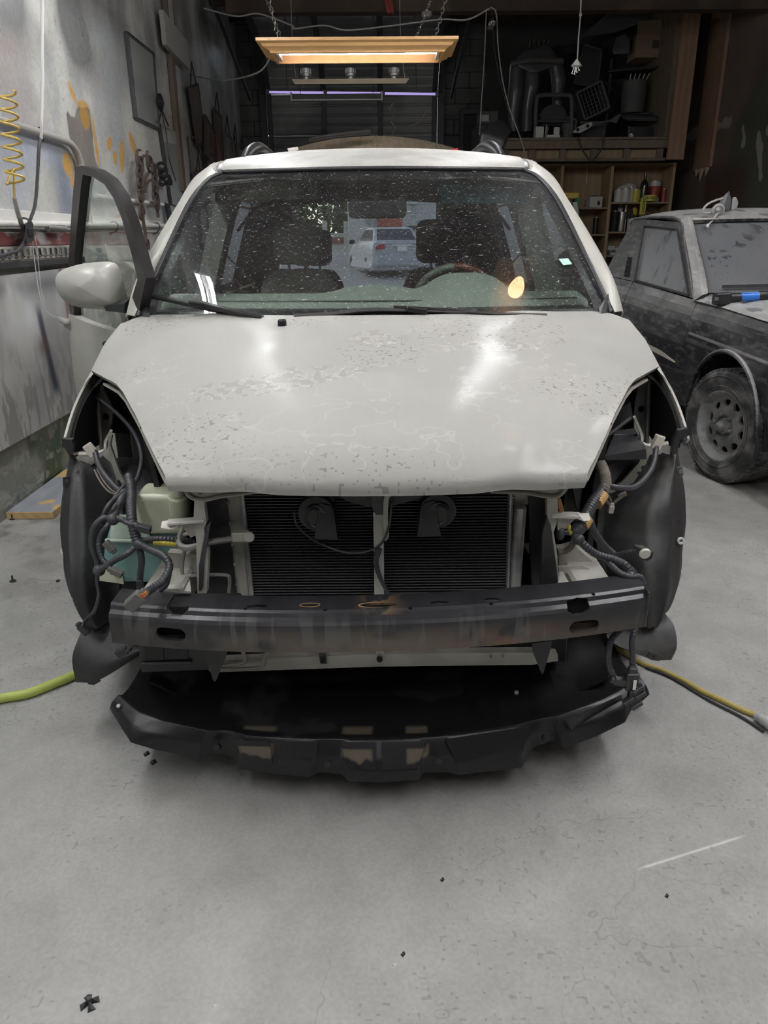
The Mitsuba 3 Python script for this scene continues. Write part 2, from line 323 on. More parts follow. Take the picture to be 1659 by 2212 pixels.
# van paint
SIL = (.44, .43, .395)
def f_hood(p, n, uv):
    x, y = p.x, p.y + .8 * p.z - .8; w = fbm(x * 9, y * 9, 1.0, 4); fine = fbm(x * 55, y * 55, 2.0, 3)
    c = mix((.415, .407, .38), (.388, .38, .358), sm(.35, .65, fbm(x * 2.2, y * 2.2, 7.0, 3)))
    e = bell(w, .5, .012) * sm(.50, .58, noise(x * 3.0 + 2, y * 3.0, 4)); c = mix(c, (.53, .52, .50), e * .42)
    d = sm(.80, .84, noise(x * 120, y * 120, 3)) * sm(.45, .7, noise(x * 4, y * 4, 6)); c = c * (1 - .35 * d)
    # crazed clear coat
    z1 = bell(x, -.30, .26) * bell(y - .25 * x, 2.12, .10) + bell(x, .35, .16) * bell(y, 2.36, .09) + bell(x, -.02, .10) * bell(y, 2.42, .12)
    k = sm(.5, .56, fine) * sm(.3, .5, z1 * 1.3 * w + .15 * z1); c = mix(c, (.34, .33, .31), k * .7)
    k2 = bell(fine, .46, .02) * sm(.3, .5, z1 * 1.3 * w + .15 * z1); c = mix(c, (.62, .61, .595), k2 * .7)
    return c
def f_hoodr(p, n, uv):
    x, y = p.x, p.y; pe = sm(.44, .56, fbm(x * 2.6 + 1.3, y * 3.0, 5.0, 3)); return .34 + .14 * pe
def f_hoodh(p, n, uv):
    x, y = p.x, p.y; s = sm(.05, .3, x) * (1 - sm(2.3, 2.5, y)); return .6 * fbm(x * 60 + 30 * noise(y * 3, x * 3, 0), y * 9, 0, 3) * s + .25 * fbm(x * 40, y * 40, 5, 3)
def f_hooda(p, n, uv): return .045 + .10 * sm(.46, .56, fbm(p.x * 2.6 + 1.3, p.y * 3.0, 5.0, 3))
scene['hood_paint'] = {'type': 'twosided', 'bsdf': {'type': 'bumpmap', 'arbitrary': mikit.proc(f_hoodh, eps=.002), 'scale': .00022, 'bsdf': {'type': 'blendbsdf', 'weight': mikit.proc(lambda p, n, uv: .90 - .13 * sm(.42, .58, fbm(p.x * 3.1 + 4, p.y * 3.4, 5.0, 3))),
    'a': {'type': 'roughplastic', 'alpha': .025, 'int_ior': 1.45, 'diffuse_reflectance': mikit.proc(f_hood)}, 'b': {'type': 'roughplastic', 'alpha': .33, 'int_ior': 1.22, 'diffuse_reflectance': mikit.proc(f_hood)}}}}
mat('van_paint', SIL, .36, .05, clearcoat=.6, clearcoat_gloss=.96, specular=.15)
def f_roofp(p, n, uv): return mix((.44, .435, .41), (.34, .335, .32), sm(.35, .65, fbm(p.x * 5, p.y * 9, 2.0, 4)) * .7 + .2 * noise(p.x * 150, p.y * 150, 0))
mat('roof_paint', mikit.proc(f_roofp), .5, .15)
mat('bracket_paint', f_dull((.40, .385, .345), (.47, .455, .415), 9), .45, .1)
mat('inner_metal', f_dull((.30, .28, .25), (.36, .34, .31), 6), .5, .25)
mat('black_plastic', (.018, .018, .019), .42)
mat('black_trim', (.030, .031, .034), .35)
mat('rail_black', (.012, .012, .013), .38, specular=.3)
mat('door_frame', (.013, .012, .012), .4, specular=.3)
mat('wiper_black', (.012, .012, .013), .3)
def f_liner(p, n, uv):
    d = sm(.52, .68, fbm(p.x * 9, p.y * 9, p.z * 5, 4)); return mix((.015, .015, .016), (.060, .058, .055), d * .5 + .12 * noise(p.x * 90, p.y * 90, p.z * 90))
mat('liner_plastic', mikit.proc(f_liner), .5)
def f_cover(p, n, uv):
    d = sm(.56, .66, fbm(p.x * 6 + 2, p.y * 6, p.z * 6, 4)); up = sm(.55, .95, n.z); tan_ = sm(.148, .158, p.z + .016 * (noise(p.x * 60, 1, 2) - .5)) * (1 - sm(.174, .180, p.z)) * (1 - sm(1.66, 1.68, p.y)) * (sm(.8, 1, bell(p.x, -.335, .06) + .3) + sm(.8, 1, bell(p.x, -.075, .06) + .25) + sm(.8, 1, bell(p.x, .082, .04) + .3)) * .55; dust = sm(.60, .72, fbm(p.x * 3.1, p.y * 11, 3.0, 3)); return mix(mix((.009, .009, .010), (.026, .0255, .025), d * .7), (.17, .14, .10), dr.minimum(up * dust * .7 + tan_, 1))
mat('cover_plastic', mikit.proc(f_cover), .36, specular=.35)
def f_beam(p, n, uv):
    x, z = p.x, p.z; a = fbm(x * 3, z * 9, 1.0, 4); c = mix((.012, .0125, .015), (.026, .026, .029), fbm(x * 14, z * 5, 2.0, 3))
    low = (1 - sm(.505, .56, z + .03 * (a - .5))) * bell(x, .05, .55); c = mix(c, (.105, .088, .07), low * sm(.25, .6, fbm(x * 11, z * 16, 3.0, 4)) * .95)
    c = mix(c, (.13, .07, .045), low * bell(x, .33, .16) * sm(.45, .6, fbm(x * 20, z * 30, 5.0, 3)) * .8)
    ln = sm(.62, .70, fbm(x * 45, z * 4, 7.0, 3)) * bell(z, .535, .03) * .5; c = mix(c, (.15, .15, .15), ln * .6)
    c = mix(c, (.20, .13, .07), (bell(x, -.013, .036) + .8 * bell(x, -.44, .022)) * sm(.575, .581, z) * sm(.4, .6, fbm(x * 40, p.y * 40, 2.0, 3)) * .7); return c
mat('beam_paint', mikit.proc(f_beam), .33, specular=.4, bump=lambda p, n, uv: fbm(p.x * 30, p.y * 30, p.z * 30, 3), bscale=.0008)
mat('rust', f_dull((.30, .15, .06), (.42, .25, .11), 20), .8)
mat('hole_black', (.006, .006, .006), .8)
mat('core_black', (.012, .012, .013), .45, .2)
mat('fin_metal', (.055, .055, .058), .4, .5)
mat('alum', f_dull((.25, .245, .235), (.36, .355, .345), 12), .42, .7)
mat('chrome', (.62, .62, .61), .16, 1.0)
mat('steel', (.42, .41, .39), .35, .9)
mat('rubber', (.020, .020, .021), .55)
def f_tire(p, n, uv): return mix((.028, .028, .029), (.14, .138, .135), sm(.35, .7, fbm(p.x * 11, p.y * 11, p.z * 11, 4)))
mat('dusty_tire', mikit.proc(f_tire), .8)
mat('dusty_rim', f_dull((.11, .11, .113), (.21, .21, .21), 12), .6)
mat('loom_black', (.035, .036, .042), .45)
mat('cloth_tape', f_dull((.11, .095, .08), (.17, .15, .125), 30), .85)
mat('tape_tan', (.42, .25, .09), .6)
mat('yellow_loom', (.47, .40, .05), .5)
mat('connector_grey', (.10, .10, .095), .45)
mat('connector_white', (.60, .57, .50), .5)
mat('connector_orange', (.42, .14, .04), .5)
mat('tank_cream', (.52, .55, .41), .35, spec_trans=0.0, specular=.5)
mat('tank_green', (.46, .56, .47), .35)
def f_tank(p, n, uv): return mix((.13, .25, .245), (.38, .47, .39), sm(.56, .60, p.z))
mat('tank_fluid', (.15, .27, .265), .35)
mat('label_cream', (.62, .56, .40), .6)
mat('dash_green', (.205, .235, .205), .55)
mat('seat_grey', f_dull((.27, .27, .255), (.35, .35, .33), 14), .85)
mat('seat_dark', (.022, .022, .024), .9)
mat('trim_grey', (.16, .165, .15), .75)
mat('headliner', (.07, .068, .064), .9)
mat('walnut', f_wood((.10, .022, .012), (.20, .06, .03), 'x', 14), .25)
mat('carpet_dark', (.03, .03, .03), .95)
def f_dust(p, n, uv):
    x, y, z = p.x, p.y, p.z
    base = .008 + .028 * sm(.3, .75, fbm(x * 3, z * 3, y * 2, 3)) + .03 * fbm(x * 60, z * 60, y * 60, 2) + .10 * bell(x - .62, 0, .16) * bell(z, 1.45, .16)
    sp = sm(.84, .90, noise(x * 250, 1, (y + z) * 190)) * .35 + sm(.90, .94, noise(x * 110 + 9, 2, (y + z) * 80)) * .75
    st = bell(fbm(x * 45, (y + z) * 30, 2.0, 3), .5, .012) * sm(.6, .7, noise(x * 11, (y + z) * 8, 1)) * .22
    return dr.minimum(base + sp + st, .85)
mat('glass_dust', (.50, .50, .48), .95)
scene['glass_front'] = {'type': 'blendbsdf', 'weight': mikit.proc(f_dust), 'a': {'type': 'thindielectric', 'specular_transmittance': {'type': 'rgb', 'value': [.80, .86, .84]}}, 'b': {'type': 'twosided', 'bsdf': {'type': 'diffuse', 'reflectance': {'type': 'rgb', 'value': [.27, .27, .275]}}}}
scene['glass_band'] = {'type': 'thindielectric', 'specular_transmittance': {'type': 'rgb', 'value': [.16, .30, .36]}}
scene['glass_side'] = {'type': 'thindielectric', 'specular_transmittance': {'type': 'rgb', 'value': [.70, .80, .76]}}
scene['glass_tint'] = {'type': 'thindielectric', 'specular_transmittance': {'type': 'rgb', 'value': [.14, .15, .15]}}
def f_hatch(p, n, uv): return mix((.075, .065, .05), (.20, .175, .135), .5 * fbm(p.x * 60, p.y * 14, 1, 3) + .5 * noise(p.x * 150, p.y * 120, 0))
mat('hatch_glass_dirty', mikit.proc(f_hatch), .35, clearcoat=.3)
mat('frit_black', (.012, .012, .014), .25)
mat('sticker_teal', (.40, .66, .56), .4)
mat('sticker_white', (.70, .70, .68), .5)
mat('sticker_red', (.45, .04, .04), .5)


# truck
def f_truck(p, n, uv):
    x, y, z = p.x, p.y, p.z; a = fbm(x * 4, y * 4, z * 4, 4); fine = fbm(x * 40, y * 14, z * 40, 3)
    up = sm(.05, .8, n.z); d = dr.clip(.09 * sm(.4, .7, a) + up * (.75 + .3 * (a - .5)) + .12 * sm(.5, .7, fine), 0, 1)
    s = sm(.62, .70, fbm(x * 9, y * 9, z * 9, 3)); d = d * (1 - .45 * s * up)
    return mix((.010, .010, .013), (.33, .325, .32), d)
mat('truck_paint', mikit.proc(f_truck), .42, specular=.3)
def f_tglass(p, n, uv):
    x, y, z = p.x, p.y, p.z; a = fbm(x * 2.6, y * 2.6, z * 2.6, 4); w = fbm(x * 16 + 3, y * 16, z * 5, 3); s = sm(.57, .64, w) * sm(.42, .56, a)
    fl = sm(.80, .86, noise(x * 60, y * 60, z * 24)); return mix(mix((.14, .142, .15), (.10, .104, .112), a), (.045, .046, .05), dr.clip(s + .3 * fl, 0, 1))
mat('truck_glass', mikit.proc(f_tglass), .35)
mat('truck_rubber', (.03, .03, .032), .7)
mat('truck_hole', (.008, .008, .009), .9)
mat('putty', (.36, .34, .30), .8)

# small things
for k, c, r in [('white_paint', (.62, .61, .58), .5), ('cord_white', (.62, .62, .60), .5), ('cord_grey', (.28, .27, .25), .6), ('reflection_teal', (.05, .16, .19), .5), ('yellow_hose', (.52, .38, .10), .45), ('green_hose', (.40, .47, .10), .5), ('cord_yellow', (.44, .34, .10), .6),
                ('plug_clear', (.40, .40, .40), .25), ('blue_plastic', (.03, .17, .62), .35), ('tool_black', (.014, .014, .015), .4), ('resp_grey', (.33, .325, .31), .6), ('resp_dark', (.13, .13, .14), .6), ('yellow_plastic', (.58, .42, .03), .45),
                ('ladder_green', (.02, .17, .12), .5), ('ladder_yellow', (.50, .38, .06), .5), ('tape_yellow', (.60, .55, .08), .4), ('ink_black', (.012, .012, .012), .6), ('can_white', (.55, .55, .53), .45), ('can_yellow', (.50, .42, .06), .4),
                ('bottle_dark', (.015, .02, .018), .15), ('can_red', (.30, .05, .04), .5), ('carton_white', (.48, .47, .46), .7), ('cardboard', (.22, .165, .11), .8), ('junk_dark', (.028, .027, .028), .7), ('junk_grey', (.055, .054, .055), .65), ('junk_mid', (.085, .083, .082), .65),
                ('bag_plastic', (.085, .085, .09), .25), ('iron_dark', (.045, .035, .033), .55), ('iron_rust', (.062, .046, .042), .6), ('frame_metal', (.13, .115, .10), .5), ('frame_white', (.33, .32, .30), .6), ('panel_brown', (.10, .08, .068), .7), ('glass_old', (.24, .25, .235), .25),
                ('weave_beige', (.42, .37, .29), .8), ('red_cord', (.26, .05, .04), .6), ('peel_wood', (.13, .10, .08), .8), ('foliage', (.07, .12, .035), .8), ('trunk', (.09, .07, .05), .9), ('outside_wall', (.46, .44, .43), .8), ('outside_red', (.40, .10, .07), .7),
                ('car_silver', (.36, .37, .41), .3), ('car_glass', (.025, .028, .035), .12), ('tail_red', (.40, .01, .02), .25), ('plate_white', (.7, .7, .68), .5), ('asphalt', (.20, .20, .205), .9), ('fence_pale', (.45, .45, .43), .8), ('brick_red', (.30, .12, .08), .8), ('lamp_dark', (.05, .05, .05), .6), ('lamp_white', (.55, .55, .54), .5)]:
    mat(k, c, r)
mat('purple_tube', (.30, .22, .55), .3)
def emit(c, s): return {'type': 'area', 'radiance': {'type': 'rgb', 'value': [float(x * s) for x in c]}}
# ------------------------------------------------------------------ the room
XL, XR, YF, YB, ZC = -2.03, 4.1, -3.6, 12.0, 4.4
struct('floor', cbox(XL - .3, XR + .3, YF - .3, YB + .35, -.15, 0, .001), 'floor_concrete')
struct('wall_left', cbox(XL - .2, XL, YF - .2, YB, 0, ZC, .001), 'wall_paint')
struct('wall_right', cbox(XR, XR + .2, YF - .2, YB, 0, ZC, .001), 'right_wall_paint')
struct('wall_front', cbox(XL, XR, YF - .2, YF, 0, ZC, .001), 'block_grey')
struct('ceiling', cbox(XL - .2, XR + .2, YF - .2, YB + .2, ZC, ZC + .1, .001), 'ceiling_wood')
for k in range(10):
    y = 2.2 + k * 1.05
    part('ceiling', 'joist', cbox(XL, XR, y - .03, y + .03, ZC - .26, ZC, .004), 'ceiling_wood')
for k in range(3): part('ceiling', 'panel', cbox(XL, XR, -3.6 + 1.9 * k, -3.6 + 1.88 * (k + 1), ZC - .03, ZC - .004, .004), 'bounce_white')  # unseen white panels added near the viewpoint to bounce light down
part('ceiling', 'cross_beam', cbox(-1.6, XR, 9.0, 9.16, 3.60, 3.80, .006), 'ceiling_wood')
part('ceiling', 'cross_beam', cbox(XL, 4.0, 10.35, 10.45, 4.02, 4.16, .006), 'ceiling_wood')
DX0, DX1 = P(572, 250, 11.85)[0], P(950, 250, 11.85)[0]
DZ1 = 3.95
back = [cbox(XL - .2, DX0 - .02, YB + .02, YB + .25, 0, ZC, .001), cbox(DX1 + .02, XR + .2, YB + .02, YB + .25, 0, ZC, .001), cbox(DX0 - .02, DX1 + .02, YB + .02, YB + .25, DZ1, ZC, .001)]
struct('wall_back', cat_(*back), 'block_mortar')
def blocks(x0, x1, z0, z1):
    z = z0; r = 0
    while z < z1 - .02:
        x = x0 - (.2 if r % 2 else 0)
        while x < x1 - .02:
            a, b = max(x, x0), min(x + .395, x1)
            if b - a > .05: part('wall_back', 'block', cbox(a, b - .008, YB, YB + .06, z, min(z + .192, z1), .005), 'block_grey', smooth=False)
            x += .4
        z += .2; r += 1
blocks(XL, DX0 - .03, 1.4, ZC); blocks(DX1 + .03, 1.5, 1.8, ZC)

# sectional garage door, rolled part of the way up
tr = 'door_1'; labels[tr] = {'kind': 'structure', 'label': 'dark steel sectional garage door rolled partly open behind the van'}; _used[tr] = 1
spine = [(11.80, 2.26), (11.80, 2.78), (11.80, 3.30), (11.42, 3.68), (10.75, 3.86), (10.05, 3.97), (9.3, 4.0)]
W0, W1 = DX0 + .05, DX1 - .05
for i in range(len(spine) - 1):
    (ya, za), (yb, zb) = spine[i], spine[i + 1]
    d = A(0, yb - ya, zb - za); L = np.linalg.norm(d); d = d / L; nrm = np.cross(d, [1.0, 0, 0]); nrm = nrm if nrm[1] < 0 or nrm[2] < 0 else -nrm
    prof = []; 
    for k in range(4):
        a = .012 + k * (L - .024) / 4; w = (L - .024) / 4
        prof += [(a, .0), (a + w * .12, .014), (a + w * .80, .014), (a + w * .92, .0)]
    pr = [(0.0, -.03)] + [(0.0, .0)] + prof + [(L - .004, .0), (L - .004, -.03)]
    pts = [A(0, ya, za) + d * u + nrm * v for u, v in pr]
    g = np.stack([[q + A(W0, 0, 0) for q in pts], [q + A(W1, 0, 0) for q in pts]], 0)
    part(tr, 'panel', sheet(g, -.004), 'door_steel', smooth=False)
    for fx in (.0, .335, .667, 1.0):
        x = W0 + (W1 - W0) * fx + (.03 if fx == 0 else -.03 if fx == 1 else 0); c = A(x, (ya + yb) / 2, (za + zb) / 2) + nrm * .022
        part(tr, 'stile', obox(c, (.035, L / 2 - .006, .012), [[1, 0, 0], d, nrm], .004), 'dark_steel')
        if 0 < fx < 1: part(tr, 'hinge', obox(c + d * (L / 2 - .05) + nrm * .016, (.02, .04, .006), [[1, 0, 0], d, nrm], .002), 'dark_steel')
for x in (DX0 - .0, DX1 + .0):
    s = [(x, 11.86, .05), (x, 11.86, 3.0), (x, 11.84, 3.35), (x, 11.5, 3.74), (x, 10.9, 3.95), (x, 10.0, 4.05), (x, 7.2, 4.12)]
    part(tr, 'track', ribbon(s, .06, .02, (1, 0, 0), 5), 'dark_steel')
    part(tr, 'jamb', cbox(x - .07 if x < 0 else x + .02, x - .02 if x < 0 else x + .07, 11.87, 12.0, 0, DZ1, .004), 'dark_steel')
for sx in (DX0 - .28, DX1 + .25): part(tr, 'track_brace', beam((sx, 8.8, 4.3), (sx * .93 if sx < 0 else sx - .12, 11.55, 3.2), .035, .035), 'dark_steel')
# a side door frame right of the garage door
fx0, fx1 = P(1003, 250, 11.9)[0], P(1040, 250, 11.9)[0]
labels['door_2'] = {'kind': 'structure', 'label': 'dark side door right of the garage door'}; _used['door_2'] = 1
part('door_2', 'leaf', cbox(fx0, fx1, 11.94, 11.99, 0, 3.05, .004), 'junk_dark')
for a, b in ((fx0 - .06, fx0), (fx1, fx1 + .06)): part('door_2', 'jamb', cbox(a, b, 11.9, 11.99, 0, 3.12, .004), 'junk_grey')
part('door_2', 'head', cbox(fx0 - .06, fx1 + .06, 11.9, 11.99, 3.05, 3.12, .004), 'junk_grey')

# two long brown boards nailed up at the right
b1a, b1b = P(1441, 345, 10.15), P(1477, 345, 10.15)
t = thing('wall_board', 'long brown timber board hanging beside the loft, nearer the shelves', 'board')
part(t, 'plank', cbox(b1a[0], b1b[0], 10.15, 10.2, b1a[2], 4.3, .004), 'stud_wood')
pa, pb = PX(1500, 368, XR - .02), PX(1535, 368, XR - .02)
t = thing('wall_board', 'long brown timber board on the right wall with a splintered lower end', 'board')
part(t, 'plank', cbox(XR - .045, XR - .004, pb[1], pa[1], pa[2], 4.3, .004), 'stud_wood')
for dy, h in ((.05, .10), (.22, .16), (.36, .09)):
    part(t, 'splinter', hull([(XR - .045, pb[1] + dy, pa[2] + .01), (XR - .004, pb[1] + dy, pa[2] + .01), (XR - .045, pb[1] + dy + .10, pa[2] + .01), (XR - .004, pb[1] + dy + .10, pa[2] + .01), (XR - .03, pb[1] + dy + .06, pa[2] - h)]), 'pale_board', smooth=False)

# ceiling lamps of the bay (out of the frame) : reflector pan, two tubes each, end caps
for i, (x, y, z, L, s, run) in enumerate(FIXTURES):
    t = thing('ceiling_light', 'twin tube fluorescent ceiling light ' + ['nearest the left wall over the bonnet', 'over the left half of the van roof', 'over the right half of the van roof', 'over the gap between van and pickup', 'on the left behind the viewpoint', 'on the right behind the viewpoint', 'over the pickup bonnet'][i], 'light', 'fluorescent lights of the bay')
    D0, D1 = A(x - run / 2, y - L / 2, z), A(x + run / 2, y + L / 2, z); ud = unit(D1 - D0); us = A(ud[1], -ud[0], 0); AX = [us, ud, (0, 0, 1)]
    part(t, 'batten', obox((D0 + D1) / 2 + A(0, 0, .067), (.035, np.linalg.norm(D1 - D0) / 2 + .04, .032), AX, .008), 'lamp_white')
    for dx in (-.05, .05):
        k = part(t, 'tube', cyl(D0 + us * dx, D1 + us * dx, .019, 12), 'lamp_white'); scene[k]['emitter'] = emit(TUBE_C, TUBE * s)
    for q in (D0 - ud * .02, D1 + ud * .02): part(t, 'end_cap', obox(q + A(0, 0, .015), (.08, .02, .045), AX, .006), 'lamp_white')
    for q in (D0 * .8 + D1 * .2, D0 * .2 + D1 * .8): part(t, 'chain', tube([q + A(0, 0, .098), q * A(1, 1, 0) + A(0, 0, ZC - .26)], .006, 6, 1), 'steel')
t = thing('lamp_board', 'board with three round bulbs hanging over the bonnet', 'lamp')
part(t, 'board', cbox(.88, 1.2, 2.35, 3.5, 3.10, 3.125, .004), 'pale_board')
for x, y, z, c, s in BULBS:
    k = part(t, 'bulb', trimesh.creation.icosphere(2, .065).apply_translation((x, y, z)), 'lamp_white', smooth=True); scene[k]['emitter'] = emit(c, s)
    part(t, 'socket', cyl((x, y, z + .05), (x, y, 3.105), .03, 12), 'lamp_white')
for yy in (2.4, 3.45): part(t, 'chain', tube([(1.04, yy, 3.12), (1.04, yy, ZC - .26)], .005, 6, 1), 'steel')

# outdoors behind the open door
def gz(y): return float(np.interp(y, [12.3, 18, 22, 26, 33, 60], [0, .05, .20, .48, 1.19, 1.6]))
struct('ground', sheet(np.array([[(x, y, gz(y)) for x in (-30, 30)] for y in np.linspace(12.34, 60, 60)]), -.1 if False else .1), 'asphalt')
# ------------------------------------------------------------------ the van: shell
VAN = thing('van', 'silver minivan with bonnet closed and front bumper, grille and headlights taken off', 'car')
def shear(m):
    m = m.copy(); m.vertices[:, 0] -= .0102 * m.vertices[:, 1]; return m
def vp(name, mesh, mt, smooth=40, par=None, label=None, kind=None):
    return part(par or VAN, name, shear(mesh), mt, smooth, label, kind)
def pp(name, mesh, mt, smooth=30, par=None, label=None, kind=None):
    return part(par or VAN, name, mesh, mt, smooth, label, kind)
def mir(m):
    m = m.copy(); m.vertices[:, 0] *= -1; m.faces = m.faces[:, ::-1]; return m
def both(name, mesh, mt, smooth=40, label=None):
    return vp(name, mesh, mt, smooth, label=label), vp(name, mir(mesh), mt, smooth, label=label)

# bonnet
HC = A((1.600, .852), (1.602, .882), (1.665, .930), (1.80, .975), (1.95, 1.015), (2.10, 1.050), (2.18, 1.067), (2.33, 1.099), (2.42, 1.119), (2.48, 1.132), (2.55, 1.147))
HE = A((.487, 1.668, .848), (.492, 1.662, .868), (.535, 1.75, .888), (.582, 1.85, .9075), (.642, 1.97, .9426), (.7217, 2.12, .980), (.7666, 2.2, .989), (.9177, 2.42, .9933), (.9095, 2.55, 1.062), (.8937, 2.68, 1.112), (.83, 2.76, 1.135))
sv = np.linspace(-1, 1, 57)
g = []
hcs, hes = spl(HC, 5), np.array([HE[0]])
hes = np.vstack([np.array([HE[i] + (HE[i + 1] - HE[i]) * t for t in np.arange(5) / 5]) for i in range(len(HE) - 1)] + [HE[-1:]])
for (yc, zc), (xe, ye, ze) in zip(hcs, hes):
    a = np.abs(sv); g.append(np.stack([xe * sv, yc + (ye - yc) * a ** 2, zc + (ze - zc) * (.25 * a ** 2 + .75 * a ** 4) + .006 * np.exp(-((a - .62) / .10) ** 2)], 1))
G = np.array(g)
HOOD = vp('hood', sheet(G, -.012), 'hood_paint', 50, label='silver bonnet with peeling clear coat')
# inner rim of the bonnet, seen along the headlight openings
for s in (1, -1):
    e = hes[6:34] * A(s, 1, 1); q = np.stack([e + A(0, 0, -.012), e + A(-.045 * s, .06, -.035), e + A(-.09 * s, .11, -.03)], 1)
    vp('inner_rim', sheet(q if s > 0 else q[:, ::-1], -.008), 'inner_metal', par=HOOD)
nz = P(610, 708, 2.47)
pp('washer_nozzle', rbox(nz + A(0, 0, .012), (.014, .012, .016), .008), 'wiper_black', par=HOOD)
nz = P(1007, 708, 2.47)
pp('nozzle_hole', cyl(nz + A(0, 0, -.01), nz + A(0, 0, .006), .008), 'hole_black', par=HOOD)

# wings
def wing():
    rows = [  # top (seam) ... bottom, per station from the front edge backwards
        [(.921, 2.425, .990), (.938, 2.36, .958), (.950, 2.28, .90), (.957, 2.20, .826), (.962, 2.215, .80)],
        [(.912, 2.55, 1.060), (.944, 2.53, 1.015), (.966, 2.50, .93), (.974, 2.46, .83), (.978, 2.44, .765)],
        [(.896, 2.685, 1.110), (.940, 2.68, 1.06), (.972, 2.66, .96), (.980, 2.64, .85), (.984, 2.62, .76)],
        [(.868, 2.80, 1.143), (.928, 2.82, 1.085), (.970, 2.82, .98), (.980, 2.80, .85), (.985, 2.78, .70)],
        [(.870, 2.88, 1.150), (.925, 2.95, 1.10), (.966, 2.96, .98), (.980, 2.96, .80), (.980, 2.96, .35)]]
    return sheet(refine(A(*[rows]).reshape(5, 5, 3), 6, 4), .007)
both('fender', wing(), 'van_paint')
WL = refine(A(*[[(.898, 2.44, .965), (.925, 2.38, .94), (.938, 2.30, .89), (.944, 2.23, .82), (.945, 2.23, .78)], [(.88, 2.56, 1.02), (.925, 2.55, .99), (.95, 2.52, .91), (.958, 2.48, .82), (.96, 2.46, .74)], [(.86, 2.70, 1.07), (.92, 2.70, 1.03), (.955, 2.68, .94), (.962, 2.66, .83), (.965, 2.64, .74)], [(.70, 2.72, 1.06), (.75, 2.74, 1.0), (.78, 2.74, .9), (.80, 2.72, .8), (.80, 2.7, .7)]]).reshape(4, 5, 3), 5, 4)
both('fender_shade', sheet(WL, .006), 'hole_black')  # dark sheet added so the inside of the wing reads as shade
# windscreen and its frame
PI = A((.86, 2.74, 1.14), (.846, 2.83, 1.211), (.79, 3.05, 1.40), (.746, 3.25, 1.5475), (.705, 3.42, 1.635), (.655, 3.51, 1.668))
PO = A((.925, 2.86, 1.12), (.886, 2.92, 1.256), (.851, 3.12, 1.39), (.81, 3.33, 1.52), (.775, 3.52, 1.637), (.715, 3.72, 1.722))
pi, po = spl(PI, 6), spl(PO, 6)
tz = np.linspace(0, 1, 31); cz = 1.135 + (1.662 - 1.135) * tz; cyy = 2.60 + .70 * tz + .02 * np.sin(np.pi * tz)
s2 = np.linspace(-1, 1, 33); gw = []
for k in range(31):
    xe, ye, ze = pi[k] - A(.012, 0, 0); a = np.abs(s2)
    gw.append(np.stack([xe * s2, cyy[k] + (ye - cyy[k]) * a ** 2, cz[k] + (ze - cz[k]) * a ** 2.5], 1))
GW = np.array(gw)
vp('windshield', face(GW), 'glass_front', True, label='dusty windscreen')
fr = GW + A(0, .008, -.006)
# black edge print round the glass, the shade band
vp('glass_border', cat_(face(fr[:, :2] * A(1, 1, 1)), face(fr[:, -2:]), face(fr[28:]), face(fr[:3])), 'frit_black', True)
vp('gasket', sweep(np.vstack([GW[:, 0], GW[-1, 1:], GW[::-1, -1][1:]]) + A(0, -.004, .004), circ(6, .008)), 'black_trim', True)
for s in (1, -1):
    sc = A(s, 1, 1)
    q = np.stack([pi * sc + A(0, .004, 0), (pi * .6 + po * .4) * sc + A(.006 * s, -.018, .012), (pi * .15 + po * .85) * sc + A(.006 * s, -.004, .008), po * sc, po * sc + A(-.005 * s, .10, -.05), po * sc + A(-.03 * s, .11, -.06)], 1)
    vp('pillar_front', sheet(q if s > 0 else q[:, ::-1], -.006), 'van_paint', 60)
# cowl: black plastic between bonnet and glass, with the corner shoes
yb = 2.555 + .20 * np.abs(s2) ** 2; gc = np.stack([np.stack([.835 * s2, yb, 1.128 - .012 * s2 ** 2], 1), np.stack([.85 * s2, yb + .03, 1.118 - .012 * s2 ** 2], 1), np.stack([.862 * s2, yb + .075, 1.138 - .01 * s2 ** 2], 1)], 0)
COWL = vp('cowl', sheet(gc, -.01), 'black_trim', True)
both('cowl_corner', hull([(.80, 2.70, 1.135), (.87, 2.76, 1.13), (.885, 2.86, 1.19), (.862, 2.83, 1.21), (.84, 2.78, 1.195), (.80, 2.73, 1.16)]), 'black_trim')
# wipers (placed along what the photograph shows)
def wiper(pts, blade, par=VAN):
    w = uid(VAN + '__wiper')
    scene[w] = mikit.ply(ribbon([P(*q) for q in pts], .020, .010, (0, -.6, .8), 5), 'wiper_black', smooth=40)
    part(w, 'blade', cat_(ribbon([P(*q) for q in blade], .008, .022, (0, .8, .6), 5), tube([P(a, b - 1, y - .012) for a, b, y in blade], .005, 6, 4)), 'rubber')
    m = blade[len(blade) // 2]; part(w, 'joint', obox(P(m[0], m[1] - 3, m[2] - .02), (.035, .012, .009), [[1, 0, -.15], [0, 1, 0], [.15, 0, 1]], .004), 'wiper_black')
    return w
wiper([(565, 689, 2.56), (480, 668, 2.60), (418, 652, 2.66)], [(318, 637, 2.76), (370, 648, 2.71), (430, 661, 2.66), (500, 676, 2.61), (570, 688, 2.58)])
wiper([(1180, 684, 2.60), (1050, 680, 2.58), (930, 671, 2.58), (850, 667, 2.58)], [(635, 685, 2.57), (720, 680, 2.57), (800, 672, 2.57), (900, 673, 2.58), (1000, 676, 2.585), (1030, 674, 2.59)])
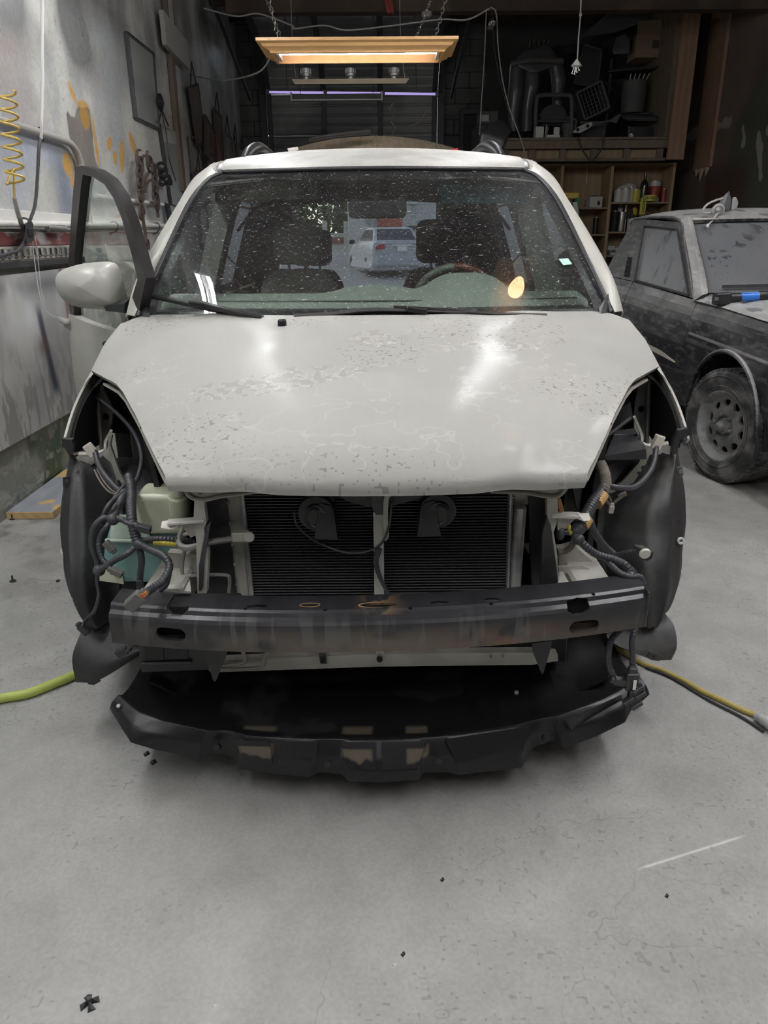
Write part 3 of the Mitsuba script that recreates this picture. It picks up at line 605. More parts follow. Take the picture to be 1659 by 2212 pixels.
# roof
RY = A(0, .06, .15, .3, .6, 1.0, 1.7, 2.5, 3.0, 3.15)
ZCN = A(1.664, 1.694, 1.726, 1.760, 1.782, 1.79, 1.792, 1.782, 1.762, 1.745)
ZD = A(1.672, 1.690, 1.708, 1.728, 1.745, 1.75, 1.752, 1.745, 1.73, 1.715)
XD = A(.648, .650, .652, .656, .662, .668, .672, .668, .660, .655)
roofg, ditch = [], []
for k in range(len(RY)):
    row = []
    for s in np.linspace(-1, 1, 25):
        a = abs(s); y = 3.30 + .20 * a * a * math.exp(-RY[k] * 3) + RY[k]; row.append((XD[k] * s, y, ZCN[k] + (ZD[k] - ZCN[k]) * a ** 2.4))
    roofg.append(row); ditch.append(row[-1])
RG = np.stack([spl(np.array(roofg)[:, j], 4) for j in range(25)], 1)
ROOF = vp('roof', sheet(RG, -.01), 'roof_paint', 60)
dt = spl(A(*ditch), 4)
both('roof_molding', sweep(dt + A(.012, .0, -.008), A((-.014, -.006), (.014, -.006), (.012, .006), (-.012, .006)), fr=(np.gradient(dt, axis=0), np.tile(A(1, 0, 0), (len(dt), 1)), np.tile(A(0, 0, 1), (len(dt), 1)))), 'black_trim')
so = dt + A(.024, 0, -.004)
def side_rail():
    n = len(so); out = []
    for i in range(n):
        y, z = so[i, 1], so[i, 2]; d = np.clip((y - 3.5) / .3, 0, 1)
        out.append([so[i], so[i] + A(.045, .02, -.008), so[i] + A(.045 + .035 * d, .06, -.02 - .06 * d), so[i] + A(.05 + .055 * d, .09, -.02 - .13 * d), so[i] + A(.03 + .05 * d, .1, -.03 - .14 * d)])
    return sheet(np.array(out), -.008)
both('roof_side', side_rail(), 'van_paint')
# roof rails: dark feet and bars
RC = A((.605, 3.86, 1.748), (.590, 3.92, 1.785), (.570, 4.0, 1.81), (.560, 4.1, 1.822), (.558, 4.3, 1.826), (.565, 5.0, 1.83), (.56, 5.8, 1.82), (.555, 6.1, 1.81), (.548, 6.25, 1.75))
def rrail(): return tube(RC, [.024, .030, .032, .030, .026, .024, .024, .024, .02], 10, 6)
for s in (1, -1):
    k = vp('roof_rail', rrail() if s > 0 else mir(rrail()), 'rail_black')
    f = hull([(.50 * s, 3.90, 1.75), (.62 * s, 3.84, 1.738), (.54 * s, 4.02, 1.80), (.58 * s, 4.02, 1.80), (.53 * s, 4.2, 1.80), (.58 * s, 4.2, 1.80), (.45 * s, 4.42, 1.757), (.60 * s, 4.42, 1.75)])
    vp('foot', f, 'wiper_black', par=k)
# side of the body
XS = A((.22, .90), (.35, .955), (.6, .975), (.8, .98), (1.0, .968), (1.08, .955), (1.3, .89), (1.5, .825), (1.65, .765), (1.72, .73))
xs = lambda z: float(np.interp(z, XS[:, 0], XS[:, 1]))
def side(y0, y1, z0, z1, th=.03, ny=2, nz=9, s=1):
    g = [[(xs(z) * s, y, z) for z in np.linspace(z0, z1, nz)] for y in np.linspace(y0, y1, ny)]
    return sheet(np.array(g), -th * s)
for s in (1, -1):
    vp('sill', side(2.95, 4.95, .22, .36, .06, s=s), 'van_paint')
    vp('pillar_center', side(4.06, 4.2, .36, 1.68, .05, s=s), 'black_trim')
    sd = vp('sliding_door', side(4.21, 5.28, .36, 1.07, .05, s=s), 'van_paint')
    vp('window', side(4.24, 5.25, 1.08, 1.62, .006, s=s), 'glass_tint', par=sd); vp('window_frame', cat_(side(4.21, 4.26, 1.07, 1.66, .03, s=s), side(5.23, 5.28, 1.07, 1.66, .03, s=s), side(4.21, 5.28, 1.61, 1.67, .03, s=s)), 'black_trim', par=sd)
    vp('handle', rbox((xs(.95) * s, 4.34, .95), (.02, .09, .018), .014), 'van_paint', par=sd)
    q = side(5.29, 6.5, .30, 1.07, .05, 8, s=s); vp('quarter_panel', cut(q, lathe([(0, -.3), (.36, -.3), (.36, .3), (0, .3)], (.95 * s, 5.55, .33), (1, 0, 0), 28)), 'van_paint', 30)
    vp('quarter_window', side(5.32, 6.28, 1.08, 1.62, .006, s=s), 'glass_tint')
    vp('pillar_rear', side(6.28, 6.5, 1.07, 1.68, .10, s=s), 'van_paint')
    vp('tail_lamp', hull([(xs(z) * s, y, z) for y in (6.40, 6.52) for z in (.85, 1.2)] + [((xs(z) - .10) * s, 6.53, z) for z in (.85, 1.2)]), 'tail_red')
vp('front_door', side(2.97, 4.05, .36, 1.05, .06, s=1), 'van_paint')
fd = VAN + '__front_door'
DF = [(.955, 2.99, 1.06), (.93, 3.05, 1.16), (.882, 3.22, 1.34), (.84, 3.42, 1.49), (.80, 3.62, 1.60), (.775, 3.85, 1.655), (.765, 4.04, 1.665), (.955, 4.04, 1.06)]
vp('window', poly3([(xs(z) - .012, y, z) for x, y, z in DF], .004), 'glass_side', par=fd)
vp('window_frame', tube(A(*DF[:-1]), .022, 8, 5), 'black_trim', par=fd); vp('handle', rbox((.975, 3.93, .93), (.02, .09, .018), .014), 'van_paint', par=fd)
mh = P(1392, 640, 2.98)
# wheels
def wheel(x, y, s):
    k = uid(VAN + '__wheel'); c = A(x, y, .335)
    scene[k] = mikit.ply(shear(lathe([(.20, -.10), (.245, -.105), (.29, -.11), (.325, -.098), (.335, -.07), (.335, .07), (.325, .098), (.29, .11), (.245, .105), (.20, .10)], c, (s, 0, 0), 40)), 'rubber', smooth=40)
    part(k, 'rim', shear(lathe([(0, .02), (.06, .03), (.10, .06), (.16, .055), (.205, .10), (.215, .10), (.205, .06), (.205, -.09), (0, -.09)], c, (s, 0, 0), 32)), 'alum', 30)
for s in (1, -1):
    wheel(.86 * s, 2.52, s); wheel(.86 * s, 5.55, s)
# floor pan, bulkhead, inner wings; engine bay parts coloured black so the bay reads as shade
vp('floor_pan', cbox(-.90, .90, 2.75, 6.45, .24, .32, .01), 'carpet_dark')
vp('bulkhead', sheet(np.array([[(x, 2.62 + .25 * (abs(x) / .9) ** 2 + (.12 if z < .6 else 0), z) for z in (.25, .55, .8, 1.08)] for x in np.linspace(-.9, .9, 9)]), .02), 'core_black')
both('inner_wing', sheet(np.array([[(.60 + .02 * (z > .8), y, z) for z in (.30, .55, .75, .93)] for y in (1.95, 2.2, 2.45, 2.72)]), .015), 'core_black')
both('bay_shade', cbox(.50, .978, 2.70, 2.725, .28, 1.06, .005), 'hole_black')  # black panels added to keep the headlight bays in shade
both('strut_tower', hull([(x, y, z) for z, r in ((.45, .13), (.88, .12)) for x, y in [(.74 + r * math.cos(a), 2.55 + r * math.sin(a)) for a in np.linspace(0, 6.1, 14)]]), 'core_black')
ENG = vp('engine', cat_(cbox(-.42, .38, 2.0, 2.55, .30, .82, .05), cbox(-.30, .30, 2.02, 2.5, .80, .90, .04)), 'core_black', 20)
vp('pulley', cyl((-.46, 2.25, .55), (-.42, 2.25, .55), .08, 20), 'core_black', par=ENG)
vp('subframe', cat_(beam((-.55, 1.95, .27), (.55, 1.95, .27), .10, .07), beam((-.5, 2.6, .25), (.5, 2.6, .25), .12, .07), beam((-.5, 1.85, .30), (-.5, 3.0, .28), .08, .10), beam((.5, 1.85, .30), (.5, 3.0, .28), .08, .10)), 'core_black', 20)

# tailgate, swung up
HG = np.array([[(.72 * s * (.9 + .1 * u), 6.45 + .86 * u - .03 * s * s, 1.745 + .50 * u - (.03 + .075 * u) * s * s) for s in np.linspace(-1, 1, 17)] for u in np.linspace(0, 1, 12)])
GATE = vp('tailgate', cat_(sheet(HG[:2], -.03), sheet(np.array([[tuple(HG[-1, j] + A(0, .02 + .62 * v, -.055 - .06 * v)) for j in range(17)] for v in (0, .08, .5, 1)]), -.05)), 'van_paint')
vp('rear_glass', sheet(HG[1:], -.006), 'hatch_glass_dirty', True, par=GATE, label='dirty rear window')
WB = [P(668, 309, 7.0), P(720, 301, 7.05), P(800, 293, 7.12)]
rw = pp('rear_wiper', cat_(tube([q + A(0, 0, .026) for q in WB], [.012, .022, .026], 8, 4), tube([q + A(0, -.02, .010) for q in WB], .009, 6, 4)), 'hole_black', par=GATE)
for a, b, m in ((632, 320, 'sticker_white'), (978, 323, 'sticker_red')):
    o = P(a, b + 4, 6.62); pp('sticker', poly3([P(a - 11, b + 1, 6.74), P(a - 9, b + 8, 6.66), P(a + 13, b + 5, 6.66), P(a + 11, b - 3, 6.74)], .002), m, par=GATE)
both('gas_strut', tube([(.62, 6.4, 1.3), (.60, 7.0, 1.93)], .012, 8, 1), 'black_trim')

# nearside front door, open towards the wall; its outer skin faces the camera
DH = A(-.985, 2.93, 0); DE = unit((-.545, .84, 0)); DN = np.cross(DE, (0, 0, 1.0)); DN = DN if DN[1] < 0 else -DN
def D(u, z, off=0.0): return DH + DE * u + A(0, 0, z) + DN * off
def DU(px, py):
    q = PP(px, py, DH, DN); return float((q - DH) @ DE), float(q[2])
def bulge(z): return .035 * (1 - ((z - .75) / .45) ** 2) if z < 1.2 else -.0
DW = DU(150, 640)[0]
gd = np.array([[D(u * DW, z, bulge(z) + .015 * math.sin(math.pi * u)) for z in np.linspace(.34, 1.06, 10)] for u in np.linspace(0, 1, 8)])
OD = uid(VAN + '__open_door'); scene[OD] = mikit.ply(sheet(gd, -.05) if np.cross(gd[1, 0] - gd[0, 0], gd[0, 1] - gd[0, 0]) @ DN > 0 else sheet(gd, .05), 'van_paint', smooth=50)
labels[OD] = {'label': 'open passenger door'}
of = [(318, 600), (306, 560), (296, 525), (280, 470), (260, 420), (236, 385), (208, 366), (176, 358), (166, 362), (160, 420), (154, 500), (150, 570), (148, 650)]
inn = [(300, 604), (290, 560), (281, 527), (266, 472), (248, 428), (228, 398), (205, 383), (182, 377), (178, 400), (170, 480), (163, 560), (161, 650)]
fu = [DU(*q) for q in of] + [(DW - .01, .95), (.02, .95)]; iu = [DU(*q) for q in inn] + [(DW - .05, 1.03), (.12, 1.03)]
pp('window_frame', prism(fu, D(0, 0, -.03), DE, (0, 0, 1), -.035 if np.cross(DE, (0, 0, 1)) @ DN < 0 else .035, [iu]), 'door_frame', par=OD)
pp('window', face(np.array([[D(*q, -.018) for q in iu], [D(*(np.mean(iu, 0)), -.018)] * len(iu)])), 'glass_side', 0, par=OD)
hp = DU(152, 690); pp('handle', rbox(D(hp[0] - .07, hp[1], .045), (.07, .015, .014), .012, [DE, DN, (0, 0, 1)]), 'van_paint', par=OD)
pp('handle_cup', rbox(D(hp[0] - .07, hp[1] - .012, .028), (.055, .012, .026), .010, [DE, DN, (0, 0, 1)]), 'inner_metal', par=OD)
mc = P(196, 621, 3.02)
def mirror():
    out = spl(A((150, 580), (190, 571), (226, 570), (243, 580), (254, 612), (262, 650), (258, 670), (200, 668), (160, 660), (138, 642), (127, 610), (131, 590)), 6, True)
    pr = np.array([P(196 + (a - 204) * 1.06, 620 + (b - 620) * 1.05, 3.02) for a, b in out]); c = pr.mean(0); lay = []
    for t in np.linspace(0, 1, 14):
        k = (1 - max(0, (t - .30) / .70) ** 2.6) ** .42 if t < 1 else .02
        lay.append(c + (pr - c) * A(k, 1, k) + A(0, .10 - .17 * t, 0))
    
    n_ = len(pr); ph = np.unwrap(np.arctan2(pr[:, 2] - c[2], pr[:, 0] - c[0])); el = c + np.stack([.118 * np.cos(ph), 0 * ph, .082 * np.sin(ph)], 1)
    for q, t in enumerate(np.linspace(0, 1, 14)):
        k = (1 - max(0, (t - .30) / .70) ** 2.6) ** .42 if t < 1 else .02; b_ = .62 * np.clip((t - .15) / .7, 0, 1) ** 1.2
        lay[q] = c + ((pr - c) * (1 - b_) + (el - c) * b_) * A(k, 1, k) + A(0, .10 - .17 * t, 0)
    g = np.array(lay); g = np.concatenate([g, g[:, :1]], 1); g = np.concatenate([np.repeat(g[:1].mean(1, keepdims=True), g.shape[1], 1), g, np.repeat(g[-1:].mean(1, keepdims=True), g.shape[1], 1)], 0)
    return face(g)
pp('mirror_shell', mirror(), 'van_paint', 50, par=OD)
pp('mirror_arm', hull([P(225, 662, 3.0), P(270, 655, 3.0), P(268, 676, 3.0), P(228, 672, 3.0), P(225, 662, 3.1), P(285, 640, 3.06), P(285, 676, 3.06), P(228, 672, 3.1)]), 'black_trim', par=OD)
# ------------------------------------------------------------------ the van: what the missing bumper lays bare
def plate(name, pts, Y, th, mt, smooth=25, par=None, holes=(), label=None):
    """plate with an outline taken at depth Y (a number, or one per corner), th thick going back"""
    Ys = np.broadcast_to(Y, len(pts)); q = np.array([P(a, b, y) for (a, b), y in zip(pts, Ys)])
    c = q.mean(0); n = np.linalg.svd(q - c)[2][2]; n = n if n[1] > 0 else -n
    m = poly3(q, th, n)
    if holes:
        m = cut(m, *[cyl(P(a, b, c[1]) - A(0, .08, 0), P(a, b, c[1]) + A(0, .08, 0), r, 14) for a, b, r in holes])
    return pp(name, m, mt, smooth, par, label)
# bumper beam: bowed, stepped section, slots punched through
BL, BR = -.655, .655
def beam_mesh():
    x = np.linspace(-1, 1, 33); path = np.stack([-.019 + .652 * x, 1.515 + .085 * np.abs(x) ** 2.2, .491 + .016 * x - .004 * x * x], 1)
    prof = A((.0, .0), (.0, .070), (.005, .078), (.018, .083), (.023, .092), (.031, .096), (.105, .096), (.105, .090), (.036, .090), (.010, .070), (.010, .010), (.105, .008), (.105, .0))
    n = np.tile(A(0, 1, 0), (33, 1)); b = np.tile(A(0, 0, 1), (33, 1))
    m = sweep(path, prof, True, fr=(None, n, b))
    if m.volume < 0: m.invert()
    slots = []
    for (u1, v1), (u2, v2), Y_ in (((371, 1366), (379, 1317), 1.57), ((1259, 1348), (1247, 1307), 1.575)):
        a_, b_ = P(u1, v1, Y_), P(u2, v2, Y_ - .0); sg = 1 if u1 > 800 else -1
        slots += [capsule((a_[0], a_[2]), .075, .033, 1.3, 1.66), slab([(b_[0] - .026 , b_[2] + .012), (b_[0] - .028, b_[2] - .008), (b_[0] - .012, b_[2] - .018), (b_[0] + .012, b_[2] - .018), (b_[0] + .028, b_[2] - .006), (b_[0] + .026, b_[2] + .012), (b_[0], b_[2] + .016)], 1.3, 1.66)]
    holes = [cyl((x, 1.545 + .085 * (x / .65) ** 2, .55), (x, 1.545 + .085 * (x / .65) ** 2, .62), .005, 8) for x in (-.33, -.14, .06, .25, .5)]
    tops = []
    for x, w in ((-.305, .05), (-.178, .045), (-.013, .085), (.13, .045), (.255, .04)):
        yy = 1.515 + .05 + .085 * abs((x + .019) / .652) ** 2.2
        tops.append(hull([(x + w / 2 * math.cos(a) , yy + .010 * math.sin(a), z) for a in np.linspace(0, 6, 12) for z in (.56, .62)]))
    return m, slots, holes, tops
bm, sl, ho, to = beam_mesh()
try: bm2 = cut(bm, *sl, *ho, *to)
except Exception as e: bm2 = bm
BEAM = pp('bumper_beam', bm2, 'beam_paint', 25, label='black steel bumper beam, rusty in the middle')
pp('rust_rim', lathe([(.046, 0), (.048, .0015), (.050, .0)], (0, 0, 0), (0, 0, 1), 24).apply_transform(np.diag([1, .30, 1, 1])).apply_translation((-.013, 1.566, .586)), 'rust', par=BEAM)
pp('rust_rim', lathe([(.0235, 0), (.0245, .0015), (.026, .0)], (0, 0, 0), (0, 0, 1), 16).apply_transform(np.diag([1, .4, 1, 1])).apply_translation((-.178, 1.575, .583)), 'rust', par=BEAM)
pp('label', poly3([P(1208, 1275, 1.63), P(1246, 1268, 1.65), P(1260, 1275, 1.63), P(1222, 1283, 1.61)], .002, (0, 0, 1)), 'label_cream', par=BEAM)
pp('end_plate', cbox(.632, .638, 1.598, 1.70, .504, .598, .002), 'beam_paint', par=BEAM)
pp('slot_shade', cbox(-.62, -.36, 1.612, 1.68, .485, .566, .004), 'hole_black', par=BEAM); pp('slot_shade', cbox(.34, .60, 1.612, 1.68, .505, .582, .004), 'hole_black', par=BEAM)  # black boxes stand in for the shade inside the beam slots
for x in (-.56, .53):
    pp('crash_box', cbox(x - .05, x + .05, 1.69, 1.95, .50, .58, .008), 'bracket_paint', par=BEAM)
# slotted brackets on top of the beam ends
plate('beam_bracket', [(366, 1252), (372, 1246), (410, 1248), (413, 1281), (345, 1277), (352, 1262)], [1.74] * 3 + [1.68] * 3, .006, 'bracket_paint', holes=[(385, 1262, .014), (378, 1262, .014), (392, 1262, .014)], par=BEAM)
plate('beam_bracket', [(1206, 1236), (1262, 1234), (1268, 1244), (1284, 1264), (1205, 1270)], [1.76] * 3 + [1.68] * 2, .006, 'bracket_paint', holes=[(1240, 1249, .014), (1232, 1249, .014), (1249, 1249, .014)], par=BEAM)

# condenser: core, fins, tanks, pipes
YC = 1.80
c0, c1 = P(518, 1052, YC), P(1100, 1300, YC)
RAD = pp('radiator', cbox(c0[0], c1[0], YC + .02, YC + .06, .36, c0[2] + .02, .003), 'core_black', label='black finned radiator')
nf = 56; zs = np.linspace(.36, c0[2] + .01, nf)
pp('fins', cat_([cbox(c0[0], c1[0], YC - .002, YC + .021, z - .0016, z + .0016, .0005) for z in zs]), 'fin_metal', False, RAD, kind='stuff')
pp('fan_shroud', cbox(c0[0], c1[0], YC + .07, YC + .11, .26, c0[2], .01), 'core_black', par=RAD)
plate('side_tank', [(484, 1050), (522, 1050), (546, 1300), (510, 1300)], [YC] * 4, .03, 'inner_metal', par=RAD)
pp('tank_edge', tube([P(521, 1050, YC - .006), P(545, 1300, YC - .006)], .007, 8, 1), 'alum', par=RAD)
for y in (1086, 1131, 1177, 1219, 1262): pp('bolt', cyl(P(492 + (y - 1086) * .1, y, YC - .006), P(492 + (y - 1086) * .1, y, YC + .01), .0055, 8), 'alum', par=RAD)
plate('side_tank', [(1098, 1045), (1116, 1045), (1108, 1300), (1092, 1300)], [YC] * 4, .03, 'inner_metal', par=RAD)
pp('tank_edge', tube([P(1105, 1045, YC - .008), P(1098, 1300, YC - .008)], .006, 8, 1), 'alum', par=RAD)
rt, rb = P(1125, 1092, YC - .02), P(1110, 1300, YC - .02)
pp('receiver_tube', lathe([(0, 0), (.012, 0), (.0155, .004), (.0155, np.linalg.norm(rb - rt)), (0, np.linalg.norm(rb - rt))], rt, rb - rt, 18), 'alum', par=RAD)
plate('receiver_cap', [(1110, 1052), (1142, 1050), (1140, 1090), (1110, 1090)], [YC] * 4, .03, 'inner_metal', par=RAD)
pp('bolt', cyl(P(1131, 1060, YC - .006), P(1131, 1060, YC + .01), .006, 8), 'alum', par=RAD)
# lock stay and latch
STAY = plate('latch_stay', [(806, 1108), (830, 1095), (834, 1120), (829, 1160), (830, 1300), (809, 1300), (807, 1160)], [1.745] * 7, .02, 'bracket_paint')
pp('stay_rod', ribbon([P(846, 1066, 1.70), P(838, 1070, 1.70), P(834, 1082, 1.71), P(833, 1120, 1.725), P(835, 1155, 1.735), P(829, 1165, 1.74)], .012, .006, (1, 0, 0), 5), 'bracket_paint', par=STAY)
plate('latch', [(802, 1072), (836, 1070), (838, 1095), (826, 1112), (812, 1112), (804, 1096)], [1.725] * 6, .04, 'black_trim', par=STAY)
plate('latch_guard', [(722, 1064), (760, 1060), (905, 1060), (930, 1062), (905, 1078), (850, 1092), (800, 1096), (752, 1084)], [1.745] * 8, .012, 'black_plastic', par=STAY)
pp('horn_wire', tube([P(636, 1105, 1.74), P(642, 1135, 1.74), P(680, 1168, 1.74), P(740, 1192, 1.73), P(780, 1194, 1.73), P(810, 1184, 1.73), P(828, 1168, 1.72), P(842, 1130, 1.72), P(846, 1085, 1.72)], .0032, 8), 'loom_black', par=STAY)
pp('release_cable', tube([P(818, 1185, 1.73), P(812, 1215, 1.73), P(822, 1250, 1.73), P(842, 1288, 1.73)], [.009, .006, .0045], 8), 'loom_black', par=STAY)
# snail horns
def horn(cx, cy, s, Y):
    c = P(cx, cy, Y); k = uid(VAN + '__horn'); R = .046
    scene[k] = mikit.ply(cat_(lathe([(0, -.022), (R * .55, -.023), (R * .62, -.016), (R * .97, -.014), (R, -.004), (R, .012), (R * .9, .02), (0, .02)], c, (0, 1, 0), 28)), 'black_plastic', smooth=35)
    bell = hull([c + A(q[0] * s, yy, q[1]) for yy in (-.020, .018) for q in ((.044, .006), (.034, .024), (.0, -.010), (.010, .03))] + [c + A(q[0] * s, yy, q[1]) for yy in (-.030, .024) for q in ((-.006, -.060), (.052, -.062))])
    part(k, 'bell', bell, 'black_plastic'); part(k, 'bracket', hull([c + A(.0, .015, .03), c + A(.045 * s, .02, .02), c + A(.035 * s, .03, .065), c + A(-.0 * s, .03, .065), c + A(0, .03, .03)]), 'black_trim')
    sp = [c + A(R * (.30 + .14 * a) * math.cos(1.2 * a + 1) * s, -.020 , R * (.30 + .14 * a) * math.sin(1.2 * a + 1)) for a in np.linspace(0, 4.2, 16)]
    part(k, 'spiral', tube(sp, .006, 6, 3), 'black_plastic')
horn(684, 1106, 1, 1.735); horn(946, 1100, -1, 1.735)

# upper tie plates under the bonnet lip
TIE = plate('tie_plate', [(380, 1046), (408, 1050), (560, 1058), (560, 1064), (470, 1072), (440, 1078), (416, 1074), (398, 1058)], [1.69] * 8, .012, 'bracket_paint')
pp('bolt', cat_(cyl(P(430, 1063, 1.68), P(430, 1063, 1.69), .008, 14), cyl(P(430, 1063, 1.672), P(430, 1063, 1.68), .0055, 6)), 'steel', par=TIE)
pp('flange', tube([P(398, 1056, 1.685), P(412, 1074, 1.685), P(440, 1080, 1.685), P(480, 1072, 1.685), P(550, 1063, 1.685), P(600, 1060, 1.69)], .005, 6), 'inner_metal', par=TIE)
TIE = plate('tie_plate', [(1105, 1050), (1232, 1038), (1222, 1058), (1205, 1068), (1180, 1070), (1130, 1062), (1060, 1060)], [1.70] * 7, .012, 'bracket_paint')
pp('bolt', cat_(cyl(P(1193, 1051, 1.69), P(1193, 1051, 1.70), .008, 14), cyl(P(1193, 1051, 1.682), P(1193, 1051, 1.69), .0055, 6)), 'rust', par=TIE)
pp('flange', tube([P(1060, 1061, 1.695), P(1130, 1064, 1.695), P(1180, 1072, 1.695), P(1208, 1070, 1.695), P(1228, 1048, 1.695)], .005, 6), 'inner_metal', par=TIE)
# uprights of the front frame with their bumper arms
UP = plate('upright', [(420, 1078), (440, 1080), (446, 1130), (440, 1140), (450, 1200), (446, 1282), (426, 1282), (424, 1170), (418, 1120)], [1.72] * 9, .025, 'bracket_paint')
pp('arm', cat_(beam(P(362, 1129, 1.70), P(442, 1122, 1.72), .03, .008), hull([P(347, 1140, 1.69), P(350, 1126, 1.71), P(378, 1122, 1.71), P(382, 1134, 1.70), P(372, 1144, 1.69), P(349, 1144, 1.69), P(349, 1144, 1.71)])), 'bracket_paint', par=UP)
plate('gusset', [(392, 1136), (440, 1130), (436, 1150), (412, 1162)], [1.72] * 4, .006, 'inner_metal', par=UP)
plate('baffle', [(443, 1150), (447, 1135), (455, 1128), (440, 1215), (437, 1272), (430, 1278), (430, 1220)], [1.71] * 7, .012, 'loom_black', par=UP)
UP = plate('upright', [(1182, 1072), (1204, 1070), (1206, 1120), (1196, 1150), (1204, 1200), (1206, 1275), (1186, 1278), (1184, 1200)], [1.73] * 8, .025, 'bracket_paint')
pp('arm', cat_(beam(P(1194, 1112, 1.73), P(1252, 1114, 1.71), .035, .008), hull([P(1240, 1108, 1.72), P(1272, 1108, 1.72), P(1275, 1124, 1.70), P(1262, 1126, 1.69), P(1245, 1120, 1.70), P(1250, 1112, 1.70), P(1275, 1118, 1.72)])), 'bracket_paint', par=UP)
plate('gusset', [(1204, 1118), (1245, 1118), (1222, 1142), (1205, 1146)], [1.725] * 4, .006, 'inner_metal', par=UP)
plate('baffle', [(1172, 1150), (1182, 1115), (1190, 1135), (1204, 1240), (1204, 1272), (1168, 1280)], [1.715] * 6, .014, 'black_plastic', par=UP)
plate('air_guide', [(1140, 1046), (1182, 1046), (1182, 1278), (1150, 1282)], [1.79] * 4, .02, 'core_black', par=UP)
plate('air_guide', [(446, 1080), (486, 1060), (512, 1295), (448, 1290)], [1.79] * 4, .02, 'core_black', par=UP)
pp('rust_streak', beam(P(1205, 1075, 1.735), P(1214, 1105, 1.735), .006, .012), 'rust', par=UP)

# washer bottle and filler at the left
TK = pp('washer_tank', soft([P(232, 1166, 1.90), P(250, 1120, 1.92), P(392, 1130, 1.92), P(402, 1176, 1.90), P(396, 1258, 1.88), P(222, 1256, 1.88), P(226, 1180, 1.9)] + [P(a, b, 2.05) for a, b in ((245, 1110), (390, 1110), (395, 1240), (235, 1240))], .02, 6), 'tank_fluid', 40, label='translucent washer tank holding teal fluid')
pp('tank_seam', tube([P(228, 1167, 1.885), P(300, 1168, 1.885), P(345, 1168, 1.885), P(400, 1170, 1.885)], .005, 6), 'tank_green', par=TK)
pp('tank_shoulder', soft([P(236, 1164, 1.888), P(244, 1118, 1.90), P(300, 1112, 1.90), P(330, 1164, 1.888), P(300, 1168, 1.95), P(240, 1160, 1.98), P(250, 1110, 2.0)], .02, 4), 'tank_green', 40, par=TK)
pp('tank_foot', hull([P(a, b, y) for y in (1.868, 1.92) for a, b in ((208, 1232), (216, 1222), (262, 1236), (268, 1262), (212, 1254))]), 'tank_cream', par=TK)
pp('upper_tank', rbox((P(345, 1108, 1.90) + A(0, .04, 0)), (.064, .06, .058), .018), 'tank_cream', 60, par=TK, label='cream upper tank')
pp('filler_neck', cyl(P(384, 1046, 1.86), P(384, 1072, 1.86), .018, 18), 'tank_cream', par=TK)
pp('filler_neck', cyl(P(384, 1070, 1.86), P(388, 1110, 1.88), .026, 18), 'tank_cream', par=TK)

# headlight bays: wing edge, apron, curved frame, arms
plate('apron', [(203, 818), (222, 838), (243, 886), (242, 912), (236, 932), (226, 975), (218, 975), (212, 905)], [2.52] * 8, .012, 'inner_metal', holes=[(228, 900, .012)])
pp('apron_rib', tube([P(203, 816, 2.50), P(212, 880, 2.50), P(220, 974, 2.46)], .008, 8, 4), 'inner_metal')
plate('lamp_frame', [(236, 932), (230, 952), (228, 970), (212, 980), (166, 986), (158, 994), (196, 1006), (204, 1000), (222, 984), (240, 1000), (252, 1035), (276, 1068), (290, 1072), (272, 1046), (258, 1020), (246, 985), (238, 962), (242, 940)], [2.22] * 18, .012, 'bracket_paint', holes=[(228, 1027, .008)])
pp('lamp_frame_edge', ribbon([P(240, 930, 2.20), P(230, 950, 2.20), P(226, 972, 2.19), P(206, 980, 2.18), P(170, 982, 2.17)], .016, .008, (0, 1, .3), 6), 'bracket_paint')
plate('wing_clip', [(134, 948), (155, 950), (158, 962), (152, 985), (162, 998), (158, 1004), (140, 968), (134, 966)], [2.16] * 8, .02, 'black_plastic')
plate('apron', [(1382, 826), (1402, 800), (1400, 872), (1396, 974), (1385, 972), (1378, 935), (1370, 905), (1372, 870)], [2.54] * 8, .012, 'inner_metal', holes=[(1386, 884, .012)])
pp('apron_rib', tube([P(1403, 800, 2.52), P(1400, 880, 2.52), P(1396, 974, 2.48)], .008, 8, 4), 'inner_metal')
plate('lamp_frame', [(1371, 895), (1376, 912), (1390, 945), (1386, 955), (1394, 964), (1420, 968), (1440, 960), (1446, 968), (1425, 982), (1404, 982), (1396, 1000), (1370, 1040), (1352, 1062), (1315, 1070), (1312, 1062), (1345, 1040), (1380, 1000), (1390, 975), (1384, 950), (1370, 925)], [2.24] * 20, .012, 'bracket_paint', holes=[(1389, 1010, .007), (1380, 1022, .006)])
pp('lamp_frame_edge', ribbon([P(1370, 900, 2.22), P(1384, 935, 2.22), P(1388, 958, 2.21), P(1412, 964, 2.2), P(1444, 958, 2.19)], .016, .008, (0, 1, .3), 6), 'bracket_paint')
plate('wing_clip', [(1466, 930), (1486, 925), (1490, 940), (1470, 950), (1462, 975), (1452, 985), (1456, 950)], [2.18] * 7, .02, 'black_plastic')
